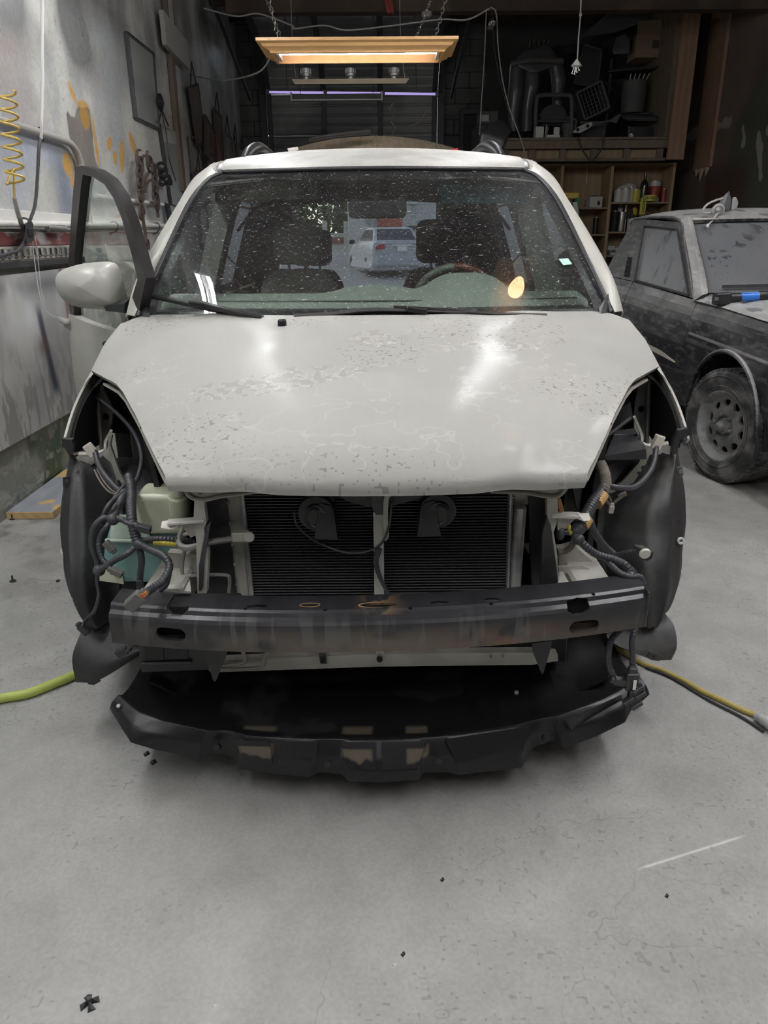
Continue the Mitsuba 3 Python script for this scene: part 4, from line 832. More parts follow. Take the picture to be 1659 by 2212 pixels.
# black air box and battery tray seen at the right
AB = pp('air_box', hull([P(a, b, y) for a, b, y in ((1307, 985, 2.10), (1395, 970, 2.14), (1397, 992, 2.14), (1309, 994, 2.10), (1330, 930, 2.30), (1372, 925, 2.30), (1395, 960, 2.34), (1310, 960, 2.34))]), 'black_trim')
plate('air_duct', [(1302, 925), (1345, 880), (1362, 868), (1368, 905), (1330, 922), (1306, 960)], [2.36] * 6, .05, 'black_trim', par=AB)
pp('duct_ridge', tube([P(1308, 945, 2.30), P(1362, 902, 2.32)], .008, 6, 1), 'black_plastic', par=AB)
for a in (1342, 1352, 1362): pp('step', beam(P(a - 18, 940 + (a - 1342) * .7, 2.26), P(a + 18, 938 + (a - 1342) * .7, 2.26), .01, .006), 'black_plastic', par=AB)
plate('side_shield', [(1232, 1030), (1262, 1010), (1250, 1100), (1246, 1100)], [1.96] * 4, .02, 'black_plastic')
plate('side_shield', [(1222, 1050), (1262, 1030), (1250, 1125), (1215, 1130)], [2.0] * 4, .02, 'black_plastic')
# lower horns of the frame rails
plate('rail_end', [(346, 1222), (362, 1194), (428, 1198), (424, 1240), (362, 1238)], [1.80] * 5, .03, 'bracket_paint'); plate('rail_end', [(1206, 1188), (1240, 1178), (1280, 1212), (1262, 1232), (1208, 1226)], [1.82] * 5, .03, 'bracket_paint')
plate('mount_plate', [(1206, 1226), (1258, 1222), (1278, 1232), (1270, 1240), (1208, 1240)], [1.77] * 5, .012, 'bracket_paint')
pp('buzzer', cat_(cyl(P(1204, 1148, 1.74), P(1216, 1148, 1.74), .022, 16), beam(P(1216, 1150, 1.74), P(1238, 1151, 1.74), .012, .012)), 'loom_black', 30)

# wheel arch liners
def liner(outer, inner, flap, s):
    """outer/inner: matching pixel points with depth, top to bottom"""
    o = spl([P(*q) for q in outer], 5); i = spl([P(*q) for q in inner], 5); g = []
    for t in np.linspace(0, 1, 13):
        v = o * (1 - t) + i * t; v = v + A(0, -1, 0) * (.10 * math.sin(math.pi * min(t * 1.15, 1)) + .006 * math.sin(t * 26))[..., None] if False else v - A(0, .10 * math.sin(math.pi * min(t * 1.15, 1)) + .008 * math.sin(t * 26), 0)
        g.append(v)
    k = pp('wheel_liner', sheet(np.array(g) if s > 0 else np.array(g)[:, ::-1], .006), 'liner_plastic', 50, label='dusty black wheel arch liner')
    f = np.array([[P(*q) for q in row] for row in flap]); f = refine(f, 5, 5)
    pp('flap', sheet(f if s > 0 else f[:, ::-1], -.006), 'liner_plastic', 50, par=k)
    return k
LL = liner([(152, 966, 2.33), (147, 1008, 2.24), (136, 1060, 2.19), (130, 1120, 2.15), (131, 1162, 2.12), (136, 1190, 2.10), (138, 1222, 2.08), (150, 1265, 2.06), (168, 1298, 2.05), (192, 1318, 2.05)],
           [(243, 966, 2.36), (250, 1008, 2.26), (262, 1060, 2.20), (268, 1120, 2.15), (268, 1162, 2.12), (266, 1190, 2.10), (264, 1222, 2.08), (260, 1265, 2.06), (262, 1298, 2.05), (270, 1330, 2.05)],
           [[(194, 1312, 2.06), (250, 1312, 2.06), (300, 1330, 2.06)], [(176, 1362, 1.98), (240, 1372, 1.98), (325, 1384, 1.95)], [(156, 1420, 1.93), (230, 1425, 1.90), (318, 1398, 1.92)], [(164, 1474, 1.90), (212, 1470, 1.88), (298, 1418, 1.92)]], 1)
pp('clip', cat_(poly3([P(a, b, 2.16) for a, b in ((137, 1031), (153, 1027), (155, 1044), (148, 1050), (138, 1052))], .006), cyl(P(145, 1040, 2.14), P(145, 1040, 2.16), .007, 8)), 'black_plastic', par=LL)
pp('eyelet', lathe([(.006, -.004), (.011, -.004), (.011, .004), (.006, .004), (.006, -.004)], P(139, 1190, 2.08), (0, 1, 0), 14), 'sticker_white', par=LL)
pp('tab', cut(poly3([P(a, b, 1.90) for a, b in ((186, 1466), (196, 1460), (212, 1462), (218, 1470), (204, 1478), (192, 1476))], .005), cyl(P(204, 1467, 1.8), P(204, 1467, 2.0), .006, 4)), 'liner_plastic', par=LL)
LR = liner([(1462, 962, 2.36), (1470, 1008, 2.28), (1479, 1060, 2.22), (1482, 1120, 2.18), (1479, 1155, 2.15), (1474, 1190, 2.12), (1473, 1222, 2.10), (1466, 1262, 2.08), (1450, 1300, 2.07), (1430, 1318, 2.07)],
           [(1385, 966, 2.40), (1340, 1026, 2.30), (1300, 1080, 2.22), (1290, 1130, 2.18), (1288, 1160, 2.15), (1290, 1190, 2.12), (1295, 1222, 2.10), (1305, 1262, 2.08), (1318, 1300, 2.07), (1330, 1330, 2.07)],
           [[(1428, 1316, 2.08), (1380, 1320, 2.08), (1330, 1340, 2.06)], [(1455, 1350, 2.02), (1395, 1360, 2.0), (1310, 1372, 2.0)], [(1462, 1395, 1.97), (1400, 1398, 1.96), (1330, 1392, 1.97)], [(1450, 1426, 1.95), (1410, 1424, 1.94), (1345, 1400, 1.96)]], -1)
pp('clip', cat_(poly3([P(a, b, 2.18) for a, b in ((1461, 1010), (1474, 1008), (1477, 1026), (1464, 1028))], .006), cyl(P(1470, 1020, 2.16), P(1470, 1020, 2.18), .007, 8)), 'connector_grey', par=LR)
pp('eyelet', lathe([(.006, -.004), (.011, -.004), (.011, .004), (.006, .004), (.006, -.004)], P(1471, 1168, 2.10), (0, 1, 0), 14), 'sticker_white', par=LR)
pp('tab', cut(poly3([P(a, b, 1.94) for a, b in ((1396, 1420), (1404, 1410), (1420, 1412), (1432, 1420), (1424, 1428), (1408, 1426))], .005), cyl(P(1410, 1420, 1.8), P(1410, 1420, 2.0), .007, 4)), 'liner_plastic', par=LR)

# lower cross member and pipes below the beam
CM = plate('cross_member', [(470, 1428), (820, 1412), (1160, 1410), (1205, 1414), (1206, 1428), (1150, 1436), (820, 1440), (470, 1452)], [1.775] * 8, .03, 'bracket_paint')
for a, b in ((510, 1430), (1060, 1418), (1086, 1417)): pp('rivet', cyl(P(a, b, 1.768), P(a, b, 1.78), .004, 8), 'alum', par=CM)
pp('bolt', cyl(P(820, 1424, 1.75), P(820, 1424, 1.80), .009, 8), 'wiper_black', par=CM); plate('tab', [(812, 1398), (830, 1398), (830, 1424), (812, 1424)], [1.765] * 4, .01, 'bracket_paint', par=CM)
plate('strap', [(686, 1400), (702, 1400), (706, 1434), (692, 1434)], [1.765] * 4, .008, 'black_trim', par=CM); pp('bolt', cyl(P(697, 1428, 1.752), P(697, 1428, 1.765), .006, 8), 'wiper_black', par=CM)
pp('lower_pipe', tube([P(452, 1438, 1.75), P(500, 1436, 1.75), P(524, 1432, 1.75), P(530, 1424, 1.75), P(524, 1404, 1.75)], .006, 8), 'inner_metal'); pp('lower_pipe', tube([P(452, 1446, 1.75), P(540, 1444, 1.75), P(568, 1438, 1.75), P(572, 1420, 1.75), P(584, 1408, 1.75), P(640, 1404, 1.75)], .005, 8), 'inner_metal')
DU_ = pp('air_duct', hull([P(a, b, y) for y in (1.74, 1.86) for a, b in ((299, 1388), (452, 1394), (470, 1404), (470, 1446), (306, 1452))]), 'black_plastic')
for q in ([(312, 1394), (352, 1394), (354, 1426), (314, 1428)], [(358, 1394), (404, 1396), (406, 1424), (360, 1425)]): plate('pocket', q, [1.736] * 4, .006, 'core_black', par=DU_)
pp('lip', beam(P(306, 1434, 1.733), P(414, 1430, 1.733), .008, .008), 'black_trim', par=DU_)
for q in ([(444, 1398), (492, 1400), (488, 1420), (466, 1472), (461, 1472), (446, 1425)], [(1150, 1390), (1193, 1384), (1190, 1400), (1174, 1454), (1170, 1456), (1152, 1412)]): plate('air_deflector', q, [1.66] * 6, .012, 'black_plastic')

# engine under-cover
pB = [(285, 1452), (345, 1490), (420, 1520), (560, 1548), (700, 1560), (815, 1562), (930, 1558), (1080, 1536), (1200, 1502), (1270, 1470), (1330, 1430)]
pC = [(262, 1500), (300, 1530), (345, 1552), (450, 1576), (560, 1588), (700, 1593), (815, 1593), (940, 1589), (1080, 1570), (1200, 1545), (1290, 1512), (1345, 1482), (1375, 1462)]
pD = [(237, 1530), (262, 1572), (283, 1604), (330, 1618), (428, 1640), (440, 1634), (480, 1628), (508, 1638), (518, 1663), (600, 1672), (667, 1679), (690, 1668), (738, 1672), (752, 1688), (830, 1690), (904, 1685), (916, 1669), (970, 1668), (989, 1674), (1060, 1666), (1127, 1658), (1138, 1640), (1152, 1614), (1195, 1600), (1218, 1617), (1290, 1590), (1350, 1560), (1365, 1532), (1390, 1512), (1403, 1500)]
pD = np.array(pD, float); D2 = np.array([pD[0] + 0 * pD[0]] + [pD[i] * (1 - t) + pD[i + 1] * t for i in range(len(pD) - 1) for t in (.5, 1.0)])
def at_x(poly, x): poly = np.array(poly, float); return np.interp(x, poly[:, 0], poly[:, 1])
rowsU = []
for x, y in D2:
    e = min(1, max(0, (abs(x - 820) - 330) / 250)); xc = 820 + (x - 820) * .955; xb = 820 + (x - 820) * .90
    zl = .10 + .10 * e ** 1.5
    yc, ybb = at_x(pC, xc), at_x(pB, xb); zc_ = .19 + .035 * e
    C, Bq, Dq = PZ(xc, yc, zc_), PZ(xb, ybb, .165 + .03 * e), PZ(x, y, zl)
    m1 = C * .78 + Dq * .22 + A(0, -.004, .012); m2 = C * .35 + Dq * .65 + A(0, -.012, .012); b1 = C * .6 + Bq * .4 + A(0, 0, -.006)
    rear = A(Bq[0] * 1.0, 2.02 + .05 * e, .185 + .02 * e); r2 = A(Bq[0], 2.75, .20)
    rowsU.append([Dq, m2, m1, C, b1, Bq, Bq * .5 + rear * .5, rear, r2])
gU = np.array(rowsU); gU = np.stack([np.array([gU[i, 0], *spl(gU[i, 1:7], 3), gU[i, 7], gU[i, 8]]) for i in range(len(gU))])
UC = pp('under_cover', sheet(gU, -.005) if np.cross(gU[1, 3] - gU[0, 3], gU[0, 4] - gU[0, 3])[2] > 0 else sheet(gU, .005), 'cover_plastic', 40, label='black plastic engine under-cover hanging close to the floor')
def pad(px):
    q = [PZ(a, b, z) for a, b, z in px]; return hull(q + [v + A(0, -.006, .012) for v in q])
for px in ([(506, 1604, .18), (583, 1606, .18), (590, 1652, .125), (528, 1645, .125)], [(607, 1607, .18), (688, 1607, .18), (684, 1655, .125), (606, 1652, .125)], [(735, 1608, .18), (812, 1608, .18), (812, 1668, .125), (752, 1664, .125)], [(824, 1608, .18), (922, 1606, .18), (900, 1664, .125), (826, 1668, .125)],
           [(960, 1602, .18), (1144, 1574, .19), (1128, 1628, .13), (985, 1652, .125)], [(1222, 1560, .20), (1340, 1506, .22), (1345, 1535, .17), (1235, 1590, .14)], [(300, 1545, .20), (430, 1580, .19), (445, 1612, .14), (300, 1580, .15)]):
    pp('pad', pad(px), 'cover_plastic', 30, par=UC)
for a, b in ((472, 1612), (709, 1648), (946, 1641), (1176, 1592), (260, 1526)): pp('fixing_hole', cyl(PZ(a, b, .155), PZ(a, b, .155) + A(0, -.022, .012), .009, 12), 'hole_black', par=UC)
for a, b in ((258, 1527), (1115, 1498), (1388, 1500)): pp('eyelet', cyl(PZ(a, b, .22), PZ(a, b, .22) + A(0, -.006, .008), .006, 10), 'alum', par=UC)
g = np.array([[P(1132, 1528, 1.80), P(1225, 1508, 1.80), P(1316, 1466, 1.80)], [P(1150, 1470, 1.88), P(1240, 1452, 1.90), P(1318, 1436, 1.90)], [P(1172, 1405, 2.0), P(1235, 1388, 2.02), P(1300, 1385, 2.02)], [P(1185, 1385, 2.08), P(1240, 1372, 2.1), P(1285, 1368, 2.1)]])
pp('dish', sheet(refine(g, 5, 5), -.006), 'cover_plastic', 50, par=UC)
g = np.array([[P(320, 1475, 1.80), P(400, 1510, 1.80), P(500, 1532, 1.80)], [P(330, 1455, 1.9), P(400, 1470, 1.9), P(480, 1480, 1.9)], [P(345, 1430, 2.05), P(410, 1430, 2.05), P(470, 1430, 2.05)]])
pp('dish', sheet(refine(g, 5, 5), -.006), 'cover_plastic', 50, par=UC)
pp('scrap_edge', poly3([P(1000, 1492, 1.95), P(960, 1488, 1.95), P(925, 1480, 1.95), P(960, 1494, 1.94), P(996, 1499, 1.94), P(994, 1482, 1.95), P(990, 1480, 1.95)], .003), 'bracket_paint', par=UC)

# air-conditioning pipes
pp('pipe', tube([P(545, 1160, 1.745), P(510, 1163, 1.74), P(450, 1172, 1.73), P(415, 1182, 1.73), P(396, 1182, 1.74), P(386, 1172, 1.76), P(392, 1150, 1.80), P(402, 1130, 1.84)], .0085, 10), 'alum'); pp('pipe_fitting', cat_(rbox(P(520, 1158, 1.742), (.022, .014, .014), .006), cyl(P(538, 1160, 1.72), P(538, 1160, 1.76), .014, 14)), 'inner_metal')
pp('pipe', tube([P(402, 1180, 1.77), P(395, 1205, 1.76), P(393, 1232, 1.76), P(400, 1244, 1.76), P(440, 1242, 1.76), P(485, 1242, 1.76), P(496, 1250, 1.76), P(494, 1285, 1.76)], .005, 8), 'alum')
pp('pipe', tube([P(390, 1170, 1.79), P(400, 1155, 1.79), P(425, 1150, 1.78)], .006, 8), 'inner_metal')

# wiring looms, left side
def loomp(name, pts, r, mt='loom_black', ribbed=True, par=None, amp=.11): return pp(name, loom([P(*q) for q in pts], r, amp=amp) if ribbed else tube([P(*q) for q in pts], r, 8, 8), mt, 60, par)
def conn(at, d, size, mt, par=None, tip=True):
    c = P(*at); d = unit(d); s = unit(np.cross(d, (0, 1, .2))); u = np.cross(s, d)
    ms = [obox(c, (size, size * .62, size * .5), [d, s, u], size * .12), obox(c + d * size * 1.2, (size * .35, size * .42, size * .36), [d, s, u], size * .1), obox(c - d * size * .1 + u * size * .5, (size * .5, size * .3, size * .14), [d, s, u], size * .06)]
    k = pp('connector', cat_(*ms), mt, 20, par)
    if tip: pp('socket', obox(c - d * size * .98, (size * .06, size * .42, size * .32), [d, s, u], .0005), 'hole_black', par=k if k.count('__') < 2 else par)
    return k
H = loomp('wiring_loom', [(278, 1030, 1.92), (284, 1060, 1.86), (283, 1100, 1.80), (286, 1130, 1.77), (294, 1160, 1.76), (300, 1178, 1.75)], .0135)
loomp('loom_branch', [(300, 1176, 1.75), (306, 1210, 1.74), (303, 1240, 1.74), (302, 1258, 1.75)], .0085, par=H, ribbed=False)
loomp('loom_branch', [(298, 1176, 1.75), (275, 1196, 1.72), (245, 1212, 1.72), (210, 1236, 1.72)], .0085, par=H, amp=.08)
loomp('loom_branch', [(304, 1176, 1.74), (330, 1190, 1.71), (355, 1202, 1.68), (366, 1225, 1.66), (352, 1254, 1.63), (330, 1270, 1.60), (308, 1285, 1.555)], .010, par=H)
loomp('loom_branch', [(366, 1240, 1.67), (360, 1262, 1.66), (346, 1276, 1.66)], .006, par=H, ribbed=False)
loomp('loom_branch', [(304, 1168, 1.76), (345, 1165, 1.76), (385, 1167, 1.77), (420, 1170, 1.79)], .009, par=H)
loomp('loom_branch', [(332, 1172, 1.755), (360, 1174, 1.755), (388, 1177, 1.765)], .0072, 'yellow_loom', par=H)
loomp('loom_branch', [(276, 1065, 1.88), (262, 1080, 1.84), (250, 1105, 1.82), (246, 1125, 1.80)], .011, par=H, ribbed=False)
loomp('loom_branch', [(272, 1060, 1.88), (240, 1085, 1.82), (225, 1110, 1.80), (222, 1135, 1.80)], .006, par=H, ribbed=False)
loomp('loom_branch', [(264, 1072, 1.86), (248, 1095, 1.82), (236, 1112, 1.81)], .008, par=H, ribbed=False)
loomp('loom_branch', [(240, 1120, 1.79), (222, 1120, 1.78), (204, 1138, 1.77), (198, 1165, 1.77), (202, 1190, 1.77), (210, 1210, 1.77), (212, 1235, 1.76)], .0085, par=H, ribbed=False)
loomp('loom_branch', [(244, 1122, 1.78), (228, 1140, 1.76), (216, 1160, 1.76), (214, 1185, 1.75), (222, 1208, 1.74), (240, 1228, 1.72)], .0068, par=H)
loomp('loom_branch', [(244, 1124, 1.78), (262, 1124, 1.77), (280, 1132, 1.76), (300, 1134, 1.75)], .0062, par=H)
loomp('loom_branch', [(248, 1118, 1.78), (262, 1122, 1.77), (276, 1128, 1.77)], .008, par=H, ribbed=False)
loomp('loom_branch', [(212, 1225, 1.75), (210, 1255, 1.76), (214, 1285, 1.78), (205, 1318, 1.80), (190, 1335, 1.82), (176, 1352, 1.83)], .0055, par=H, ribbed=False)
loomp('loom_branch', [(205, 975, 2.12), (212, 1000, 2.08), (222, 1020, 2.02), (245, 1048, 1.96), (270, 1070, 1.90)], .0085, par=H, amp=.09)
for dx, dy in ((0, 0), (7, 6), (14, 10), (-6, 3)): loomp('wire', [(210 + dx, 1012 + dy, 2.06), (222 + dx, 1036 + dy, 2.0), (240 + dx, 1058 + dy, 1.95), (258 + dx * .6, 1066 + dy, 1.92)], .0028, 'cloth_tape', False, par=H)
loomp('loom_branch', [(196, 850, 2.45), (232, 876, 2.40), (265, 905, 2.32), (292, 940, 2.22), (306, 985, 2.12), (298, 1030, 2.0), (280, 1058, 1.92)], .0065, par=H, ribbed=False)
loomp('loom_branch', [(286, 1040, 1.94), (268, 1050, 1.90), (250, 1072, 1.86), (240, 1090, 1.84)], .0055, par=H, ribbed=False)
for q in ((300, 1176, 1.745), (244, 1122, 1.775), (214, 1232, 1.755), (268, 1068, 1.88)): pp('tape_wrap', trimesh.smoothing.filter_taubin(trimesh.creation.icosphere(2, .016), iterations=1).apply_translation(P(*q)), 'loom_black', par=H)
conn((196, 972, 2.12), P(206, 985, 2.12) - P(190, 965, 2.12), .020, 'connector_white', H); conn((236, 1180, 1.74), A(.6, 0, -.8), .015, 'connector_grey', H); conn((252, 1236, 1.70), A(-1, 0, .5), .015, 'connector_grey', H)
conn((292, 1298, 1.535), P(312, 1280, 1.53) - P(285, 1305, 1.53), .024, 'connector_grey', H); conn((304, 1287, 1.53), A(1, 0, .5), .011, 'connector_orange', H, False); conn((312, 1142, 1.74), A(-1, 0, .3), .016, 'loom_black', H); conn((182, 1360, 1.81), A(-.4, -.1, .6), .017, 'black_plastic', H)
conn((302, 1262, 1.74), A(0, 0, 1), .013, 'loom_black', H, False)
loomp('wire', [(295, 1385, 1.68), (280, 1400, 1.70), (272, 1408, 1.72)], .003, 'loom_black', False, par=H); conn((264, 1408, 1.74), A(1, 0, .4), .017, 'black_plastic', H)
# wiring looms, right side
H = loomp('wiring_loom', [(1283, 992, 2.02), (1296, 1003, 1.96), (1304, 1020, 1.91), (1308, 1045, 1.87), (1300, 1064, 1.85)], .0165, 'cloth_tape', True, amp=.05)
loomp('loom_branch', [(1306, 1048, 1.87), (1296, 1066, 1.84), (1280, 1088, 1.80), (1266, 1112, 1.77), (1254, 1134, 1.74)], .0165, par=H)
loomp('tape_band', [(1301, 1070, 1.838), (1294, 1080, 1.82), (1288, 1088, 1.808)], .0175, 'tape_tan', False, par=H); loomp('tape_band', [(1268, 1122, 1.76), (1262, 1130, 1.75), (1258, 1137, 1.745)], .0175, 'tape_tan', False, par=H)
loomp('loom_branch', [(1262, 1130, 1.76), (1250, 1142, 1.74), (1244, 1152, 1.735)], .018, par=H, ribbed=False)
loomp('loom_branch', [(1286, 1072, 1.86), (1274, 1092, 1.84), (1264, 1115, 1.82)], .010, par=H)
loomp('loom_branch', [(1272, 1120, 1.78), (1284, 1150, 1.80), (1306, 1180, 1.82), (1328, 1200, 1.82), (1332, 1215, 1.82)], .0105, par=H)
loomp('loom_branch', [(1250, 1162, 1.73), (1265, 1180, 1.72), (1290, 1198, 1.72), (1325, 1208, 1.72), (1350, 1220, 1.71), (1366, 1242, 1.70)], .0105, par=H)
loomp('loom_branch', [(1308, 1205, 1.73), (1322, 1222, 1.71), (1340, 1238, 1.69), (1362, 1246, 1.68), (1382, 1246, 1.68), (1390, 1262, 1.68)], .0085, par=H)
loomp('loom_branch', [(1352, 1222, 1.715), (1366, 1232, 1.71), (1372, 1244, 1.71)], .008, par=H, ribbed=False)
loomp('loom_branch', [(1330, 1200, 1.80), (1352, 1194, 1.78), (1382, 1188, 1.76)], .0072, par=H)
loomp('loom_branch', [(1316, 1050, 1.86), (1340, 1054, 1.86), (1370, 1052, 1.92), (1396, 1030, 2.02), (1412, 1000, 2.10), (1418, 962, 2.16)], .0085, par=H)
loomp('loom_branch', [(1240, 1160, 1.74), (1236, 1178, 1.75), (1222, 1190, 1.76), (1205, 1192, 1.76)], .008, 'cloth_tape', True, par=H)
loomp('loom_branch', [(1226, 1136, 1.75), (1232, 1148, 1.74), (1240, 1154, 1.735)], .008, 'yellow_loom', True, par=H)
for q in ([(1306, 1072, 1.85), (1312, 1085, 1.85), (1322, 1096, 1.85)], [(1350, 1068, 1.86), (1336, 1078, 1.86), (1322, 1090, 1.86)], [(1310, 1066, 1.86), (1318, 1080, 1.86), (1320, 1098, 1.86)]): loomp('wire', q, .0045, 'cloth_tape', False, par=H)
for q in ((1246, 1158, 1.732), (1362, 1246, 1.69), (1250, 1165, 1.725)): pp('tape_wrap', trimesh.creation.icosphere(2, .015).apply_translation(P(*q)), 'loom_black', par=H)
conn((1421, 955, 2.16), A(-.3, 0, -1), .022, 'connector_white', H); conn((1392, 1194, 1.75), A(-.6, .8, .2), .020, 'black_plastic', H); pp('socket_face', cat_(lathe([(0, 0), (.013, 0), (.015, .006), (.0, .006)], P(1394, 1198, 1.722), (0, 1, .2), 18)), 'connector_white', par=H)
conn((1346, 1068, 1.86), A(-.9, 0, -.4), .009, 'cloth_tape', H); conn((1320, 1100, 1.85), A(.1, 0, 1), .011, 'bracket_paint', H)
loomp('loom_branch', [(1344, 1358, 1.68), (1322, 1380, 1.66), (1314, 1410, 1.65), (1316, 1440, 1.64), (1328, 1465, 1.64)], .0085, par=H); loomp('loom_branch', [(1374, 1352, 1.68), (1366, 1380, 1.66), (1366, 1410, 1.65), (1367, 1450, 1.64)], .0085, par=H)
conn((1364, 1470, 1.63), A(0, 0, 1), .026, 'black_trim', H, False); conn((1340, 1472, 1.63), A(-1, 0, .2), .017, 'black_trim', H); conn((1368, 1505, 1.62), A(0, 0, 1), .022, 'black_plastic', H)
pp('clip', cat_(*[obox(P(a, b, 1.615), (.016, .010, .006), [[.8, 0, .6], [0, 1, 0], [-.6, 0, .8]], .002) for a, b in ((1378, 1488), (1382, 1500), (1358, 1512), (1374, 1522))]), 'black_trim', par=H); pp('tag', obox(P(1371, 1480, 1.605), (.004, .001, .014), None, .0005), 'sticker_white', par=H)
# ------------------------------------------------------------------ the van: cabin seen through the windscreen
gd = []
for x in np.linspace(-.86, .86, 41):
    e = (abs(x) / .86) ** 2; y0 = 2.66 + .20 * e
    hump = .075 * math.exp(-((x - .385) / .17) ** 4); ch = .030 * math.exp(-(x / .16) ** 4)
    gd.append([(x, 2.98 + .10 * e, 1.135), (x, 3.0 + .10 * e, 1.158), (x, 3.06 + .10 * e, 1.168 + .4 * hump), (x, 3.22 + .06 * e, 1.182 + ch + hump), (x, 3.34 + .03 * e, 1.172 + ch + hump * .9), (x, 3.40, 1.12 + ch), (x, 3.42, .80), (x, 3.36, .45)])
gd = np.array(gd); gd = np.stack([spl(gd[i], 3) for i in range(len(gd))])
DASH = vp('dashboard', sheet(gd, -.01), 'dash_green', 50, label='grey-green dashboard')
vp('dash_seam', tube([(x, 3.03 + .10 * (abs(x) / .86) ** 2, 1.166) for x in np.linspace(-.82, .82, 21)], .004, 6, 2), 'black_plastic', par=DASH)
vp('dash_front', sheet(np.array([[(x, 2.67 + .20 * (x / .86) ** 2 + .33 * t - .10 * t * (x / .86) ** 2, 1.080 + .062 * t) for t in (0, .5, 1)] for x in np.linspace(-.84, .84, 15)]), .004), 'black_plastic', par=DASH)
# steering wheel
sc_, sa = A(.372, 3.60, 1.105), unit((0, -.40, .9)); su = unit(np.cross(sa, (1, 0, 0))); su = su if su[2] > 0 else -su; sr = np.cross(su, sa)
sa = unit((0, .62, .78)); su = unit(A(0, 0, 1) - sa * sa[2]); su = A(0, -.42, .905); sr = A(1, 0, 0)
def rim(a0, a1, r=.19): return [sc_ + r * (math.sin(a) * sr + math.cos(a) * su) for a in np.linspace(a0, a1, 24)]
SW = vp('steering_wheel', tube(rim(-math.pi, math.pi), .0155, 10, 2), 'dash_green', 60)
vp('rim_wood', tube(rim(-.05, .95), .0168, 10, 2), 'walnut', 60, par=SW, label='walnut rim section')
vp('hub', rbox(sc_ + A(0, .02, -.02), (.075, .03, .06), .025), 'dash_green', par=SW)
vp('spoke', cat_(beam(sc_ - sr * .18, sc_ + sr * .18, .03, .02), beam(sc_ - su * .18, sc_, .03, .02)), 'dash_green', par=SW)
# seats
def seat(x, y, zb, mt, head=True, h=.62, w=.25):
    g = []
    for t in np.linspace(0, 1, 10):
        ww = w * (1 - .28 * t ** 3) * (1 if t < .95 else .8); z = zb + .12 + h * t; yy = y + .30 + .17 * t
        g.append([(x + ww * math.cos(a) * (1 if abs(math.cos(a)) < .9 else 1), yy + (.085 - .03 * t) * math.sin(a) - .03 * math.cos(2 * a) * (math.sin(a) < 0), z) for a in np.linspace(0, 2 * np.pi, 24, endpoint=False)])
    g = np.array(g); sec = g.reshape(-1, 3); 
    k = vp('seat', soft(sec, .04, 6), mt, True)
    vp('cushion', rbox((x, y + .05, zb + .04), (w, .28, .10), .07), mt, 50, par=k)
    if head:
        vp('headrest', rbox((x, y + .47, zb + .12 + h + .14), (.135, .055, .115), .05), mt, 50, par=k)
        for dx in (-.05, .05): vp('headrest_post', tube([(x + dx, y + .47, zb + h + .05), (x + dx, y + .47, zb + h + .2)], .008, 6, 1), 'steel', par=k)
    for s in (-1, 1): vp('armrest', rbox((x + s * (w + .02), y + .12, zb + .26), (.03, .16, .03), .025), mt, 50, par=k)
    vp('base', cbox(x - .2, x + .2, y - .15, y + .28, .32, zb - .04, .01), 'carpet_dark', par=k)
    return k
seat(-.42, 3.85, .50, 'seat_grey'); seat(.37, 3.92, .50, 'seat_dark'); seat(-.42, 4.85, .46, 'seat_dark'); seat(.42, 4.85, .42, 'seat_dark', False, .5)
for s in (1, -1):
    b = [(.80 * s, 4.12, 1.35), (.62 * s, 4.2, 1.1), (.60 * s, 4.15, .75)]; vp('seat_belt', ribbon(b, .048, .002, (0, 1, 0), 5), 'trim_grey')
# mirror, visor, painted reflection band, roof lining, inner trim
RM = pp('inside_mirror', rbox(P(815, 450, 3.36), (.122, .022, .040), .021), 'black_trim', 50)
pp('mirror_stem', tube([P(815, 430, 3.36), P(812, 405, 3.36), P(810, 385, 3.34)], .014, 8, 4), 'black_trim', par=RM)
pp('toll_box', rbox(P(727, 462, 3.42), (.012, .012, .055), .01), 'black_trim', par=RM)
vp('headliner', sheet(np.array([[(x, y, (1.645 if y < 3.5 else 1.68) - .04 * (abs(x) / .7) ** 2) for y in (3.38, 3.6, 4.5, 5.5, 6.4)] for x in np.linspace(-.70, .70, 9)]), .01), 'headliner', True)
pp('visor_band', rbox(P(1050, 418, 3.52), (.20, .010, .040), .009), 'reflection_teal', 40)  # teal bar painted in for a reflected band on the glass
pp('visor_band', rbox(P(590, 410, 3.52), (.20, .010, .040), .009), 'trim_grey', 40)
for s in (1, -1):
    q = np.stack([(pi - A(.01, 0, 0)) * A(s, 1, 1) + A(-.012 * s, .03, -.012), (pi - A(.01, 0, 0)) * A(s, 1, 1) + A(.02 * s, .11, -.03)], 1)
    vp('pillar_trim', sheet(q if s > 0 else q[:, ::-1], .01), 'dash_green')
    vp('pillar_trim', side(4.04, 4.22, .5, 1.66, .09, s=s), 'trim_grey')
    vp('rear_trim', cat_(side(5.2, 6.3, .35, 1.07, .10, s=s), side(6.2, 6.4, 1.07, 1.66, .14, s=s)), 'trim_grey')
vp('door_trim', side(3.0, 4.03, .40, 1.04, .10, s=1), 'trim_grey')
# stickers on the glass
pp('sticker', poly3([P(1207, 559, 2.92), P(1227, 558, 2.92), P(1236, 570, 2.90), P(1217, 573, 2.90)], .002), 'sticker_teal')
